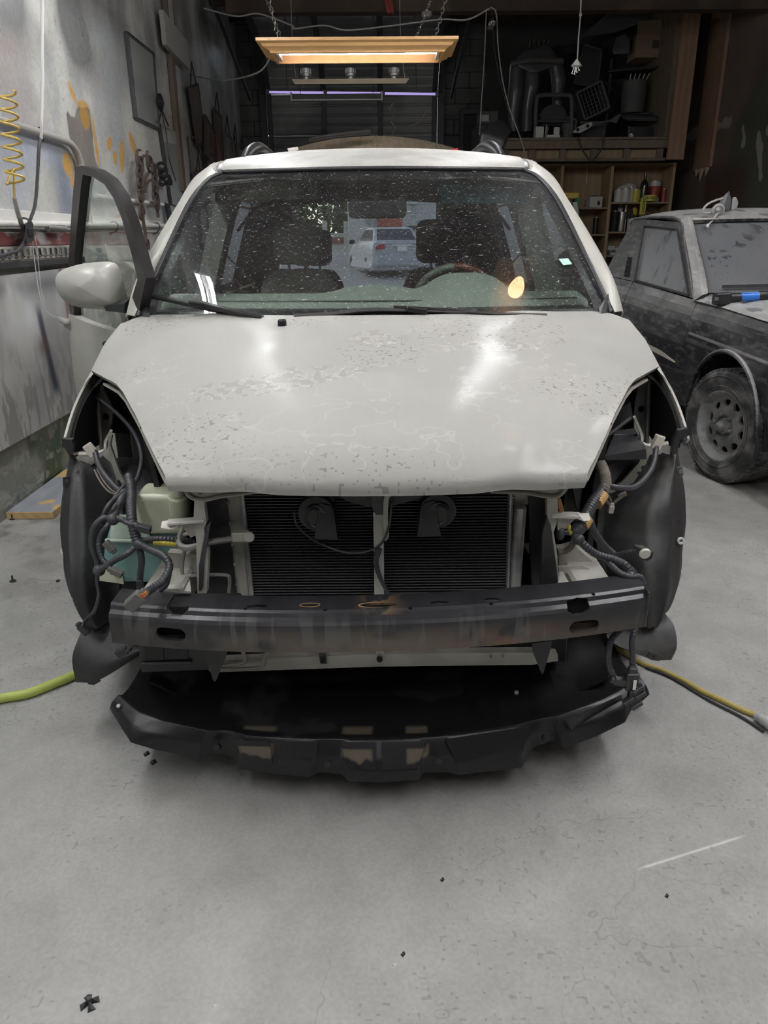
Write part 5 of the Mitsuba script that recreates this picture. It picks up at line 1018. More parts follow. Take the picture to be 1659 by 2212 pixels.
# ------------------------------------------------------------------ the dusty pick-up at the right
TH = math.radians(-3.0); TO = A(2.0, 4.32, 0); TB = A(math.sin(TH), math.cos(TH), 0); TR = A(math.cos(TH), -math.sin(TH), 0); UZ = A(0, 0, 1)
def K(v, w, z): return TO + TB * v + TR * w + UZ * z
TW = 1.66
TRUCK = thing('pickup_truck', 'dust-covered black pickup truck with bare steel wheels parked beside the van', 'car')
def tp(name, mesh, mt='truck_paint', smooth=35, par=None, label=None): return part(par or TRUCK, name, mesh, mt, smooth, label)
def kb(v0, v1, w0, w1, z0, z1, b=.01): return obox(K((v0 + v1) / 2, (w0 + w1) / 2, (z0 + z1) / 2), (abs(v1 - v0) / 2, abs(w1 - w0) / 2, abs(z1 - z0) / 2), [TB, TR, UZ], b)
TWZ = A((.36, .05), (.5, .025), (.62, .006), (.74, .0), (.80, .012), (.90, .02), (.98, .045), (1.04, .08))
tw = lambda z: float(np.interp(z, TWZ[:, 0], TWZ[:, 1]))
def tside(v0, v1, z0, z1, nv=6, top=None, far=False, th=.03):
    g = []
    for v in np.linspace(v0, v1, nv):
        zt = z1 if top is None else float(np.interp(v, [t[0] for t in top], [t[1] for t in top])); row = []
        for t in np.linspace(0, 1, 14):
            z = z0 + (zt - z0) * t; w = tw(z); row.append(K(v, TW - w if far else w, z))
        g.append(row)
    return sheet(np.array(g), th if not far else -th)
ftop = [(-.85, .93), (-.3, .955), (.2, .985), (.6, 1.0)]
for far in (False, True):
    f = tside(-.85, .60, .36, 1.0, 14, ftop, far); c0 = K(0, -.3 if not far else TW - .3, .34)
    f = cut(f, lathe([(0, 0), (.425, 0), (.425, .6), (0, .6)], c0, TR, 36)) if True else f
    FEN = tp('fender', f, smooth=25)
    # rolled arch lip
    a = np.linspace(-.35, math.pi + .3, 30); w = -.008 if not far else TW + .008
    tp('arch_lip', tube([K(.43 * math.cos(t), w + (.02 if not far else -.02) * (math.sin(t) < 0), .34 + .43 * math.sin(t)) for t in a], .014, 8, 1), par=FEN)
    tp('door', tside(.605, 1.80, .40, 1.02, 8, [(.6, 1.005), (1.8, 1.06)], far)); tp('cab_corner', tside(1.81, 2.50, .40, 1.06, 6, [(1.8, 1.06), (2.5, 1.08)], far)); tp('bed_side', cut(tside(2.53, 4.3, .42, 1.02, 8, None, far), lathe([(0, 0), (.42, 0), (.42, .6), (0, .6)], K(2.85, -.3 if not far else TW - .3, .34), TR, 30)))
    tp('rocker', kb(.45, 2.5, .05 if not far else TW - .12, .12 if not far else TW - .05, .32, .40))
    # fender top shelf beside the bonnet
    g = np.array([[K(v, (w if not far else TW - w), np.interp(v, [t[0] for t in ftop], [t[1] for t in ftop]) + dz) for w, dz in ((tw(.97), 0), (.09, .022), (.14, .026), (.165, .012))] for v in np.linspace(-.85, .62, 8)])
    tp('fender_top', sheet(g if far else g[:, ::-1], .01))
tp('body_crease', sweep([K(v, .004, z) for v, z in ((.56, .80), (.2, .785), (-.2, .765), (-.8, .74))], A((-.004, -.02), (.003, -.004), (.0, .02))), par=TRUCK + '__fender')
tp('side_molding', hull([K(v, w, z) for v, w, z in ((.70, -.004, .60), (1.5, -.004, .655), (2.4, -.004, .70), (2.4, .01, .72), (1.5, .01, .69), (1.1, .01, .672), (.70, .01, .602))]), 'putty')
g = np.array([[K(v, w, np.interp(v, [-.85, -.2, .35, .5], [.93, .985, 1.02, 1.035]) + .03 * (1 - ((w - TW / 2) / .66) ** 2) - .012 * (abs(w - TW / 2) > .6)) for w in np.linspace(.175, TW - .175, 15)] for v in (-.85, -.6, -.2, .1, .35, .46)])
tp('hood', sheet(g[::-1], .012), smooth=40)
for s in (.45, TW - .45): tp('hood_rib', beam(K(-.8, s, .965), K(.4, s, 1.05), .10, .016, b=.006), par=TRUCK + '__hood')
tp('cowl', kb(.45, .66, .14, TW - .14, .98, 1.045), smooth=30)
# cab: pillars, roof, glass
WB_, WT_ = (.64, 1.055), (1.24, 1.50)
def wq(t, s):   # windscreen surface: t up, s across -1..1
    half = (TW / 2 - .105) * (1 - t) + (TW / 2 - .215) * t; v = WB_[0] + (WT_[0] - WB_[0]) * t - .07 * (1 - s * s); z = WB_[1] + (WT_[1] - WB_[1]) * t
    return K(v, TW / 2 + half * s, z)
tp('windshield', sheet(np.array([[wq(t, s) for s in np.linspace(-1, 1, 13)] for t in np.linspace(0, 1, 7)]), .006), 'truck_glass', 40, label='windscreen under thick grey dust')
edge = [wq(t, -1) for t in np.linspace(0, 1, 8)] + [wq(1, s) for s in np.linspace(-.9, .9, 9)] + [wq(t, 1) for t in np.linspace(1, 0, 8)]
tp('windshield_gasket', tube(np.array(edge) + A(0, -.006, .004), .010, 6, 2), 'putty')
tp('wiper', cat_(ribbon([wq(.06, -.85) + A(0, -.03, .01), wq(.07, -.4) + A(0, -.03, .01), wq(.07, .05) + A(0, -.03, .01)], .02, .012, (0, 0, 1)), tube([wq(.08, -.45) + A(0, -.035, .02), wq(.05, -.1) + A(0, -.035, .02), wq(.0, .2) + A(0, -.04, .01)], .008, 6)), 'truck_rubber')
for far in (False, True):
    m = (lambda w: TW - w) if far else (lambda w: w)
    ap = np.array([[K(.60, m(.045), 1.0), K(.57, m(.10), 1.04)], [K(.78, m(.085), 1.16), K(.76, m(.135), 1.17)], [K(1.02, m(.135), 1.335), K(1.0, m(.175), 1.34)], [K(1.27, m(.185), 1.495), K(1.24, m(.225), 1.505)]])
    ap = np.stack([spl(ap[:, 0], 4), spl(ap[:, 0] * .5 + ap[:, 1] * .5 + A(0, -.02, .012), 4), spl(ap[:, 1], 4)], 1)
    tp('pillar_front', sheet(ap if far else ap[:, ::-1], .02), smooth=60)
    tp('drip_rail', tube([K(.60, m(.035), 1.0), K(.80, m(.075), 1.17), K(1.04, m(.125), 1.345), K(1.28, m(.175), 1.50), K(1.7, m(.185), 1.535), K(2.18, m(.185), 1.535)], .009, 6), 'alum' if not far else 'truck_paint')
    fr_ = [(.66, 1.015), (1.28, 1.485), (2.02, 1.525), (1.80, 1.065)]; ins = [(.76, 1.03), (1.305, 1.445), (1.94, 1.475), (1.76, 1.075)]
    pl = lambda v, z: K(v, m(tw(1.0) + .005 + (z - 1.0) * .25), z)
    o, i = spl([pl(*q) for q in fr_], 1, True), [pl(*q) for q in ins]
    fo = [pl(*q) for q in fr_]
    tp('window_frame', cat_(*[hull([a, b, c, d, a + TR * .02 * (-1 if far else 1), b + TR * .02 * (-1 if far else 1), c + TR * .02 * (-1 if far else 1), d + TR * .02 * (-1 if far else 1)]) for a, b, c, d in [(fo[k], fo[(k + 1) % 4], i[(k + 1) % 4], i[k]) for k in range(4)]]), 'truck_paint')
    tp('window_rubber', tube([q + TR * (.004 if not far else -.004) * -1 for q in i + i[:1]], .009, 6, 1), 'truck_rubber')
    tp('window', poly3([q + TR * (.012 if not far else -.012) for q in i], .004), 'truck_glass', label='side window smeared in the dust')
    rp = np.array([[pl(1.80, 1.065), pl(2.50, 1.085)], [pl(1.90, 1.28), pl(2.38, 1.30)], [pl(2.02, 1.53), pl(2.22, 1.54)]])
    tp('pillar_rear', sheet(np.stack([spl(rp[:, 0], 4), spl(rp[:, 0] * .5 + rp[:, 1] * .5, 4), spl(rp[:, 1], 4)], 1) if far else np.stack([spl(rp[:, 1], 4), spl(rp[:, 0] * .5 + rp[:, 1] * .5, 4), spl(rp[:, 0], 4)], 1), .03), smooth=60)
    tp('vent', hull([pl(v, z) + TR * (-.003 if not far else .003) for v, z in ((1.90, 1.09), (2.02, 1.09), (2.08, 1.24), (1.98, 1.24))] + [pl(v, z) + TR * (.01 if not far else -.01) for v, z in ((1.90, 1.09), (2.02, 1.09), (2.08, 1.24), (1.98, 1.24))]), 'truck_hole')
    for k in range(4): tp('vent_louver', beam(pl(1.93 + .02 * k, 1.105 + .035 * k) + TR * (-.006 if not far else .006), pl(2.01 + .022 * k, 1.105 + .035 * k) + TR * (-.006 if not far else .006), .012, .005, b=.002), 'truck_rubber')
rg = []
for v in (1.20, 1.30, 1.45, 1.7, 2.0, 2.2, 2.3):
    row = []
    for s in np.linspace(-1, 1, 15):
        ed = abs(s) ** 3; crown = {1.20: 1.508, 1.30: 1.545, 1.45: 1.575, 1.7: 1.595, 2.0: 1.60, 2.2: 1.59, 2.3: 1.555}[v]
        row.append(K(v - .07 * (1 - s * s) * (v < 1.5), TW / 2 + (TW / 2 - .19) * s, crown - .055 * ed * (1 if v > 1.25 else .2)))
    rg.append(row)
tp('roof', sheet(refine(np.array(rg), 4, 1), -.02) if np.cross(np.array(rg)[1, 0] - np.array(rg)[0, 0], np.array(rg)[0, 1] - np.array(rg)[0, 0])[2] > 0 else sheet(refine(np.array(rg), 4, 1), .02), smooth=60)
tp('rear_cab_wall', poly3([K(2.48, .1, .5), K(2.48, TW - .1, .5), K(2.46, TW - .1, 1.08), K(2.26, TW - .22, 1.54), K(2.26, .22, 1.54), K(2.46, .1, 1.08)], .02))
tp('bed_floor', kb(2.53, 4.3, .05, TW - .05, .55, .60)); tp('tailgate', kb(4.28, 4.33, .05, TW - .05, .55, 1.02)); tp('bed_front', kb(2.53, 2.57, .05, TW - .05, .58, 1.02))
tp('grille', kb(-.88, -.83, .1, TW - .1, .55, .92), 'truck_rubber'); tp('bumper', kb(-1.0, -.9, .0, TW, .42, .58, .03), 'truck_paint'); tp('chassis', cat_(kb(-.8, 4.2, .40, .48, .30, .42), kb(-.8, 4.2, TW - .48, TW - .40, .30, .42), kb(-.6, .55, .42, TW - .42, .45, .88), kb(.55, 2.45, .10, TW - .10, .36, .44)), 'truck_hole', 20)
tp('cabin_back', kb(1.7, 1.95, .2, TW - .2, .5, 1.25, .05), 'seat_dark'); tp('dash', kb(.72, 1.0, .15, TW - .15, .8, 1.03, .05), 'seat_dark')
tp('inner_arch', cat_(sheet(np.array([[K(.44 * math.cos(t), w, .34 + .44 * math.sin(t)) for w in (.03, .42)] for t in np.linspace(-.1, math.pi + .1, 14)]), .01), kb(-.45, .45, .42, .44, .2, .8, .005)), 'truck_hole')
tp('antenna_base', cat_(lathe([(.016, 0), (.016, .008), (.011, .016), (.006, .02), (.005, .034), (.0, .036)], K(.47, .085, .995), (0, 0, 1), 16)), 'chrome')
# wheels
def twheel(v, w, yaw, side):
    k = uid(TRUCK + '__wheel'); n = A(-math.cos(yaw), -math.sin(yaw), 0) * side; c = K(v, w, .335)
    def rot(prof, seg=48): return lathe(prof, c, n, seg)
    tire = rot([(.195, -.095), (.225, -.108), (.275, -.118), (.312, -.108), (.330, -.090), (.335, -.05), (.335, .05), (.330, .090), (.312, .108), (.275, .118), (.225, .112), (.203, .100), (.195, .085)], 60)
    scene[k] = mikit.ply(tire, 'dusty_tire', smooth=25)
    ex = unit(np.cross(n, UZ)); ey = UZ
    blocks_ = []
    for j in range(60):
        a = 2 * np.pi * j / 60
        for hh, sh in ((.075, 0), (-.075, .5), (.028, .25), (-.028, .75)):
            b_ = a + sh * 2 * np.pi / 60; u = ex * math.cos(b_) + ey * math.sin(b_); t_ = np.cross(n, u)
            blocks_.append(obox(c + u * .333 + n * hh, (.006, .013, .021), [u, t_, n], .002))
    part(k, 'tread', cat_(blocks_), 'dusty_tire', False, kind='stuff')
    part(k, 'sidewall_ring', cat_(rot([(.236, .116), (.240, .1205), (.244, .1175)]), rot([(.292, .114), (.296, .118), (.30, .113)])), 'dusty_tire', 40)
    rimb = rot([(.205, .098), (.212, .106), (.204, .108), (.190, .098), (.182, .080), (.174, .066), (.160, .060), (.128, .066), (.094, .076), (.070, .074), (.066, .062), (.0, .062), (.0, .052), (.10, .052), (.165, .048), (.182, .04), (.190, -.08), (.198, -.085), (.198, .09), (.205, .098)], 48)
    tools = []
    for j in range(10):
        a = 2 * np.pi * (j + .3) / 10; u = ex * math.cos(a) + ey * math.sin(a); t_ = np.cross(n, u)
        tools.append(hull([c + u * (.138 + r * math.cos(q)) + t_ * (1.35 * r * math.sin(q)) * (1 + .35 * math.cos(q)) + n * hh for r in (.0205,) for q in np.linspace(0, 2 * np.pi, 12, endpoint=False) for hh in (-.06, .12)]))
    rimb = cut(rimb, *tools)
    part(k, 'rim', rimb, 'dusty_rim', 35, label='dusty slotted steel rim')
    part(k, 'hub', cat_(rot([(.0, .132), (.018, .130), (.026, .120), (.030, .105), (.034, .090), (.046, .086), (.050, .065), (.0, .06)], 24)), 'dusty_rim')
    for j in range(6):
        a = 2 * np.pi * j / 6 + .2; u = ex * math.cos(a) + ey * math.sin(a); part(k, 'lug_nut', lathe([(.0, .100), (.008, .099), (.011, .092), (.011, .06)], c + u * .070, n, 6), 'dusty_rim', 20)
    part(k, 'brake_drum', rot([(0, .02), (.16, .02), (.15, -.06), (0, -.06)], 24), 'truck_hole')
twheel(0, .10, math.radians(14.4), 1); twheel(0, TW - .10, math.radians(14.4), -1); twheel(2.85, .11, math.radians(3), 1); twheel(2.85, TW - .11, math.radians(3), -1)

# things lying on the truck
RS = thing('respirator', 'grey half-mask respirator with pink-grey filters lying on the pickup roof', 'respirator')
rz = K(1.33, .42, 1.545); rc = P(1560, 449, float(rz[1])); 
def rp_(px, py, dy=0.0): return P(px, py, float(rc[1]) + dy)
part(RS, 'facepiece', soft([rp_(1556, 430), rp_(1575, 412), rp_(1580, 430, .04), rp_(1582, 452, .05), rp_(1572, 458), rp_(1556, 452, -.01), rp_(1565, 440, -.04), rp_(1548, 455, .02), rp_(1570, 420, .05)], .015, 4), 'resp_dark', True)
part(RS, 'filter', lathe([(0, -.006), (.022, -.006), (.024, .0), (.034, .002), (.036, .012), (.041, .014), (.043, .03), (.038, .036), (0, .036)], rp_(1553, 454, -.075), (.25, 1, .1), 28), 'resp_grey')
part(RS, 'filter', soft([rp_(1581, 426, .02), rp_(1590, 424, .02), rp_(1596, 436, .03), rp_(1593, 450, .03), rp_(1584, 456, .03), rp_(1578, 455, .02), rp_(1586, 450, .06), rp_(1588, 430, .06)], .015, 3), 'resp_grey', True)
part(RS, 'filter_ring', lathe([(.020, -.001), (.030, -.001), (.031, -.004), (.021, -.005), (.020, -.001)], rp_(1553, 454, -.083), (.25, 1, .1), 24), 'resp_dark')
part(RS, 'knob', cyl(rp_(1551, 452, -.098), rp_(1551, 452, -.08), .014, 16), 'resp_grey')
part(RS, 'strap', ribbon([rp_(1562, 428, -.01), rp_(1548, 432, -.03), rp_(1530, 440, -.05), rp_(1519, 452, -.06), rp_(1520, 459, -.05), rp_(1536, 458, -.04), rp_(1548, 456, -.02)], .014, .003, (0, .6, .8)), 'resp_grey')
part(RS, 'strap', ribbon([rp_(1550, 460, -.08), rp_(1545, 468, -.11), rp_(1538, 477, -.16), rp_(1530, 486, -.2)], .018, .003, (.7, 0, .4)), 'resp_grey'); part(RS, 'buckle', obox(rp_(1529, 487, -.21), (.008, .004, .012), None, .002), 'sticker_white')
TL = thing('cordless_tool', 'black and blue cordless power tool lying on the pickup bonnet', 'power tool')
yt = 4.60
def tl(px, py, dy=0.0): return P(px, py, yt + dy)
part(TL, 'head', obox(tl(1559, 645), (.045, .038, .034), [unit(tl(1659, 638) - tl(1559, 646)), (0, 1, 0), (0, 0, 1)], .008), 'tool_black')
part(TL, 'body', cyl(tl(1572, 644), tl(1600, 642), .027, 20), 'tool_black'); part(TL, 'grip', cyl(tl(1596, 642), tl(1640, 640), .026, 20), 'blue_plastic', label='blue grip'); part(TL, 'grip_pad', obox(tl(1620, 634, -.004), (.05, .014, .006), None, .003), 'blue_plastic')
part(TL, 'tail', cyl(tl(1637, 640), tl(1690, 637), .029, 20), 'tool_black'); part(TL, 'battery', obox(tl(1700, 637), (.04, .04, .036), None, .01), 'tool_black')
part(TL, 'plate', obox(tl(1548, 646, -.039), (.012, .001, .010), None, .0005), 'connector_grey')
# ------------------------------------------------------------------ things on and along the left wall
def W(px, py, off=.0): return PX(px, py, XL + off)
def wplate(pts, off, th): 
    q = np.array([W(a, b, off) for a, b in pts]); return poly3(q, th, (1, 0, 0))
t = thing('sprayed_board', 'tall white board on the left wall smeared with dark spray paint', 'board')
part(t, 'sheet', hull([A(XL + o, y, z) for o in (.025, .045) for y, z in ((3.3, 1.22), (5.15, 1.24), (5.0, .378), (3.3, .378))]), 'sprayed_panel', False)
part(t, 'edge_strip', cbox(XL + .02, XL + .03, 3.3, 5.0, .366, .379, .002), 'board_edge')
t = thing('tool_rail', 'slotted steel tool rail along the top of the sprayed white board', 'rail')
part(t, 'backing', cbox(XL + .005, XL + .045, 3.3, 5.2, 1.30, 1.372, .004), 'inner_metal'); part(t, 'lower_edge', cbox(XL + .005, XL + .06, 3.3, 5.2, 1.262, 1.30, .004), 'dark_steel')
for k in range(17): 
    y = 3.95 + .075 * k
    part(t, 'hook', cat_(cbox(XL + .045, XL + .052, y - .016, y + .016, 1.315, 1.36, .002), cbox(XL + .045, XL + .062, y - .012, y + .012, 1.315, 1.322, .001)), 'chrome' if k % 3 else 'steel')
t = thing('wall_strip', 'peeling red painted strip above the slotted tool rail', 'trim')
part(t, 'strip', cbox(XL + .004, XL + .02, 3.3, 5.25, 1.375, 1.445, .003), 'red_board')
t = thing('wall_strip', 'pale horizontal board strip carrying the pipe on the left wall', 'trim'); part(t, 'strip', cbox(XL + .003, XL + .016, 3.3, 7.3, 1.46, 1.56, .003), 'white_paint')
t = thing('air_pipe', 'long horizontal painted pipe along the left wall above the red strip', 'pipe')
part(t, 'pipe', tube([(XL + .05, 3.3, 1.475), (XL + .05, 7.25, 1.52)], .017, 12, 1), 'white_paint')
for y in (4.45, 5.9, 7.0): part(t, 'clamp', tube([(XL + .01, y, 1.45), (XL + .05, y, 1.452 + .005 * (y - 4)), (XL + .075, y, 1.48 + .01 * (y - 4)), (XL + .05, y, 1.51 + .01 * (y - 4)), (XL + .01, y, 1.52)], .006, 6, 4), 'dark_steel')
part(t, 'coupler', cat_(cyl((XL + .05, 4.70, 1.47), (XL + .10, 4.84, 1.465), .022, 14), cyl((XL + .10, 4.84, 1.465), (XL + .13, 4.95, 1.45), .013, 12)), 'alum')
t = thing('air_pipe', 'shorter pipe on the left wall seen through the open door window', 'pipe'); part(t, 'pipe', tube([(XL + .04, 5.6, 1.69), (XL + .04, 7.3, 1.70)], .016, 12, 1), 'white_paint')
t = thing('conduit', 'grey painted conduit on the left wall bending down behind the open door', 'pipe')
part(t, 'pipe', tube([(XL + .042, 3.3, 1.99), (XL + .042, 4.4, 1.99), (XL + .042, 5.12, 1.99), (XL + .042, 5.30, 1.97), (XL + .042, 5.39, 1.90), (XL + .042, 5.41, 1.80), (XL + .042, 5.41, 1.5)], .022, 14, 8), 'cord_grey')
for y in (4.0, 4.9): part(t, 'strap', cbox(XL + .004, XL + .02, y - .012, y + .012, 1.95, 2.03, .002), 'dark_steel')
# coiled yellow air hose
t = thing('coiled_hose', 'yellow coiled air hose hanging at the left edge of the wall', 'hose')
pts = []
for k in range(0, 200):
    a = k * .24; f = k / 200; c = W(4 + 22 * f, 195 + 205 * f, .16); pts.append(c + A(.02 + .04 * math.cos(a), .055 * math.sin(a), .0))
part(t, 'coil', tube(pts, .0065, 6, 1), 'yellow_hose'); e = pts[-1]
part(t, 'tail', tube([e, W(30, 365, .16), W(30, 400, .15), W(32, 432, .14)], .0065, 6), 'yellow_hose'); part(t, 'sleeve', tube([W(31, 428, .14), W(36, 450, .13), W(42, 470, .12)], [.010, .013], 8), 'cord_grey'); part(t, 'fitting', tube([W(42, 470, .12), W(46, 484, .11), W(50, 494, .09)], .012, 8), 'steel')
t = thing('extension_cord', 'white cord hanging down the left wall and turning black lower down', 'cord')
part(t, 'upper_cord', tube([W(88, -60, .30), W(91, 0, .29), W(91, 100, .26), W(92, 180, .24), W(90, 260, .22), W(89, 300, .2)], .0085, 8), 'cord_white'); part(t, 'lower_cord', tube([W(89, 295, .2), W(84, 320, .19), W(81, 380, .17), W(76, 440, .15), W(66, 472, .13), W(58, 492, .11)], .0085, 8), 'loom_black')
t = thing('plug_block', 'black plug block hanging on the wall pipe below the cord', 'plug')
part(t, 'body', hull([W(a, b, o) for o in (.06, .13) for a, b in ((55, 482), (66, 478), (74, 500), (72, 520), (60, 528), (54, 516))]), 'black_trim'); part(t, 'outlet', cbox(*(lambda q: (q[0] - .01, q[0] + .01, q[1] - .02, q[1] + .02, q[2] - .02, q[2] + .02))(W(64, 502, .13)), .004), 'tool_black')
part(t, 'lead', tube([W(58, 500, .10), W(54, 520, .11), W(40, 540, .11), W(25, 546, .10), (XL + .1, 3.9, 1.32)], .009, 8), 'loom_black')
t = thing('thin_wires', 'two thin pale wires dangling over the sprayed board', 'wire'); 
part(t, 'wire', tube([W(70, 510, .1), W(72, 540, .08), W(78, 590, .07), W(84, 630, .07), W(92, 660, .07), W(110, 682, .08), W(131, 686, .08)], .0028, 6), 'cord_white'); part(t, 'wire', tube([W(76, 512, .1), W(82, 560, .08), W(88, 620, .07), W(96, 655, .07)], .0024, 6), 'cord_white')
# framed panes, the cross
t = thing('framed_picture', 'thin black framed glass pane leaning high on the left wall', 'picture')
fq = [(268, 72), (325, 118), (337, 277), (288, 255)]; ctr = A(XL + .04, 7.15, 2.64)
part(t, 'pane', hull([A(XL + o, y, z) for o in (.012, .02) for y, z in ((6.84, 2.93), (7.53, 2.93), (7.48, 2.35), (6.83, 2.345))]), 'glass_old', False)
for a, b in (((6.82, 2.94), (7.54, 2.94)), ((7.54, 2.94), (7.48, 2.34)), ((7.48, 2.34), (6.82, 2.338)), ((6.82, 2.338), (6.82, 2.94))): part(t, 'rail', beam((XL + .018, *a), (XL + .018, *b), .014 if a[0] > 7 else .02, .036, (1, 0, 0), .003), 'black_trim')
t = thing('glass_sheet', 'dirty yellowed glass sheet on the wall below and behind the black framed pane', 'glass')
part(t, 'pane', hull([A(XL + o, y, z) for o in (.012, .02) for y, z in ((7.53, 2.38), (8.12, 2.40), (8.30, 1.70), (7.66, 1.72))]), 'glass_old', False); part(t, 'rail', beam((XL + .02, 7.52, 2.39), (XL + .02, 7.65, 1.71), .02, .03, (1, 0, 0), .003), 'junk_dark'); part(t, 'top_band', hull([A(XL + o, y, z) for o in (.02, .024) for y, z in ((7.55, 2.36), (8.11, 2.38), (8.13, 2.27), (7.57, 2.25))]), 'frame_white', False)
t = thing('wooden_cross', 'weathered wooden post with a nailed crosspiece high on the left wall', 'board')
part(t, 'post', cbox(XL + .004, XL + .05, 8.08, 8.36, 1.85, 4.2, .006), 'peel_wood'); part(t, 'crosspiece', hull([A(XL + o, y, z) for o in (.05, .09) for y, z in ((7.78, 3.33), (7.78, 3.06), (8.62, 3.02), (8.62, 3.27))]), 'frame_white', 20); part(t, 'peeled_face', cbox(XL + .05, XL + .054, 8.20, 8.36, 1.9, 2.98, .001), 'frame_white'); part(t, 'peeled_face', cbox(XL + .05, XL + .054, 8.14, 8.30, 3.34, 4.1, .001), 'frame_white')
# the crowd of old metal sign frames and brackets further back
def frame_obj(name, lab, y0, y1, z0, z1, tilt, m, pane=None, hook=True, grp=None, off=None):
    global _fo; _fo = (_fo + 1) % 3; off = .03 + .035 * _fo if off is None else off
    t = thing(name, lab, 'frame', grp); c = A(XL + off, (y0 + y1) / 2, (z0 + z1) / 2); ey = A(0, math.cos(tilt), math.sin(tilt)); ez = A(0, -math.sin(tilt), math.cos(tilt)); h, v = (y1 - y0) / 2, (z1 - z0) / 2
    cs = [c + ey * a * h + ez * b * v for a, b in ((-1, -1), (1, -1), (1, 1), (-1, 1))]
    for k in range(4): part(t, 'rail', beam(cs[k], cs[(k + 1) % 4], .02, .03, (1, 0, 0), .003), m)
    if pane: part(t, 'pane', hull([q + A(o, 0, 0) for q in cs for o in (-.006, .004)]), pane, False)
    if hook:
        top = c + ez * (v + .22) + A(.01, 0, 0); part(t, 'hanger', tube([cs[3] * .85 + cs[2] * .15, top, cs[2] * .85 + cs[3] * .15], .007, 6, 1), 'iron_dark')
    return t
_fo = 0
frame_obj('sign_frame', 'brown panel with a bent wire hanger just right of the wooden cross', 8.72, 9.12, 2.38, 2.92, .25, 'iron_dark', 'panel_brown')
frame_obj('sign_frame', 'small brown tilted panel below the first brown panel', 9.05, 9.5, 2.2, 2.62, -.3, 'iron_dark', 'panel_brown', False)
frame_obj('sign_frame', 'open metal frame below the bent wire hanger', 8.62, 9.05, 1.98, 2.42, .1, 'frame_metal', None, False)
frame_obj('sign_frame', 'dark brown board hanging low on the left wall right of the yellowed glass', 8.55, 9.15, 1.75, 2.1, .12, 'iron_dark', 'panel_brown')
frame_obj('sign_frame', 'short dark panel hung between the frames', 9.15, 9.5, 2.0, 2.3, 0, 'iron_dark', 'panel_brown')
frame_obj('sign_frame', 'dark framed board hanging under a tall pointed wire', 9.95, 10.35, 1.95, 2.85, -.08, 'iron_dark', 'panel_brown')
frame_obj('sign_frame', 'tall pale metal frame behind the dark framed board', 10.35, 10.75, 1.7, 2.65, -.05, 'frame_metal', None)
frame_obj('sign_frame', 'second tall metal frame toward the back corner', 10.75, 11.05, 1.8, 2.6, 0, 'frame_metal', None)
frame_obj('sign_frame', 'third tall metal frame toward the back corner', 11.05, 11.35, 1.8, 2.55, 0, 'frame_metal', None)
frame_obj('sign_frame', 'last pale board frame beside the block wall corner', 11.4, 11.75, 1.7, 2.55, 0, 'frame_white', 'junk_grey')
frame_obj('sign_frame', 'low pale panel on the left wall right above the van roof edge', 8.42, 8.8, 1.3, 1.72, 0, 'junk_dark', 'frame_white', True)
t = thing('hanging_straps', 'tangle of reddish straps hanging among the sign frames', 'strap')
for k in range(7): part(t, 'strap', tube([(XL + .08, 9.72 + .02 * k, 2.62 - .02 * k), (XL + .10, 9.6 + .05 * k, 2.25), (XL + .10, 9.45 + .09 * k, 1.95), (XL + .08, 9.5 + .08 * k, 1.62 + .03 * (k % 3))], .008, 6), 'red_cord' if k % 2 else 'iron_rust')
t = thing('wall_hook_tool', 'black wire hook hanging beside the wooden post', 'hook')
part(t, 'grip', tube([W(344, 205, .05), W(346, 222, .06), W(349, 242, .05)], [.02, .035, .012], 8), 'tool_black'); part(t, 'wire', tube([W(349, 240, .05), W(345, 255, .05), W(341, 263, .05)], .008, 6), 'iron_dark'); part(t, 'wire', tube([W(350, 240, .05), W(358, 258, .05), W(364, 272, .05)], .008, 6), 'iron_dark'); part(t, 'cable', tube([W(350, 245, .06), W(357, 275, .07), W(362, 310, .07), W(366, 345, .07), W(380, 392, .07)], .006, 6), 'loom_black')
# wrought iron scrolls
t = thing('iron_scroll', 'rusty wrought iron scroll ornament standing against the left wall behind the open door', 'ironwork')
def scr(pts, w=.024): return ribbon([W(a, b, o) for a, b, o in pts], w, .010, (1, 0, 0), 5)
def curl(cx, cy, r, turns, off, a0=0, s=1):
    n = 22; c = W(cx, cy, off); return ribbon([c + A(0, s * 1.35 * r * (1 - .75 * t) * math.cos(a0 + turns * 6.283 * t), 1.35 * r * (1 - .75 * t) * math.sin(a0 + turns * 6.283 * t)) for t in np.linspace(0, 1, n)], .02, .009, (1, 0, 0), 1)
for q in ([(306, 345, .10), (311, 336, .10), (318, 336, .10), (325, 345, .10), (330, 360, .10), (332, 380, .10), (334, 410, .10), (338, 440, .10), (342, 470, .10)], [(297, 372, .09), (299, 395, .09), (304, 418, .09)], [(308, 405, .10), (312, 390, .10), (322, 372, .10), (328, 372, .10)], [(313, 415, .10), (318, 395, .10), (326, 388, .10)],
          [(304, 420, .10), (306, 440, .10), (307, 460, .10), (310, 480, .10), (314, 505, .10), (314, 525, .10)], [(330, 352, .11), (336, 380, .11), (338, 420, .11)]): part(t, 'bar', scr(q), 'iron_rust', 40)
for q in ((303, 352, .075, 1.5, .1, 1.2, 1), (300, 374, .06, 1.4, .1, 2, -1), (301, 396, .055, 1.4, .1, 4, 1), (304, 420, .06, 1.5, .1, 1, -1), (324, 352, .07, 1.5, .11, 2, 1), (333, 366, .06, 1.5, .11, 3, -1), (336, 400, .07, 1.5, .11, 1, 1), (338, 436, .06, 1.4, .11, 2, -1), (306, 462, .055, 1.6, .10, 0, 1), (318, 526, .04, 1.3, .10, 3, 1), (334, 425, .05, 1.4, .10, 5, 1)): part(t, 'curl', curl(*q), 'iron_rust', 40)
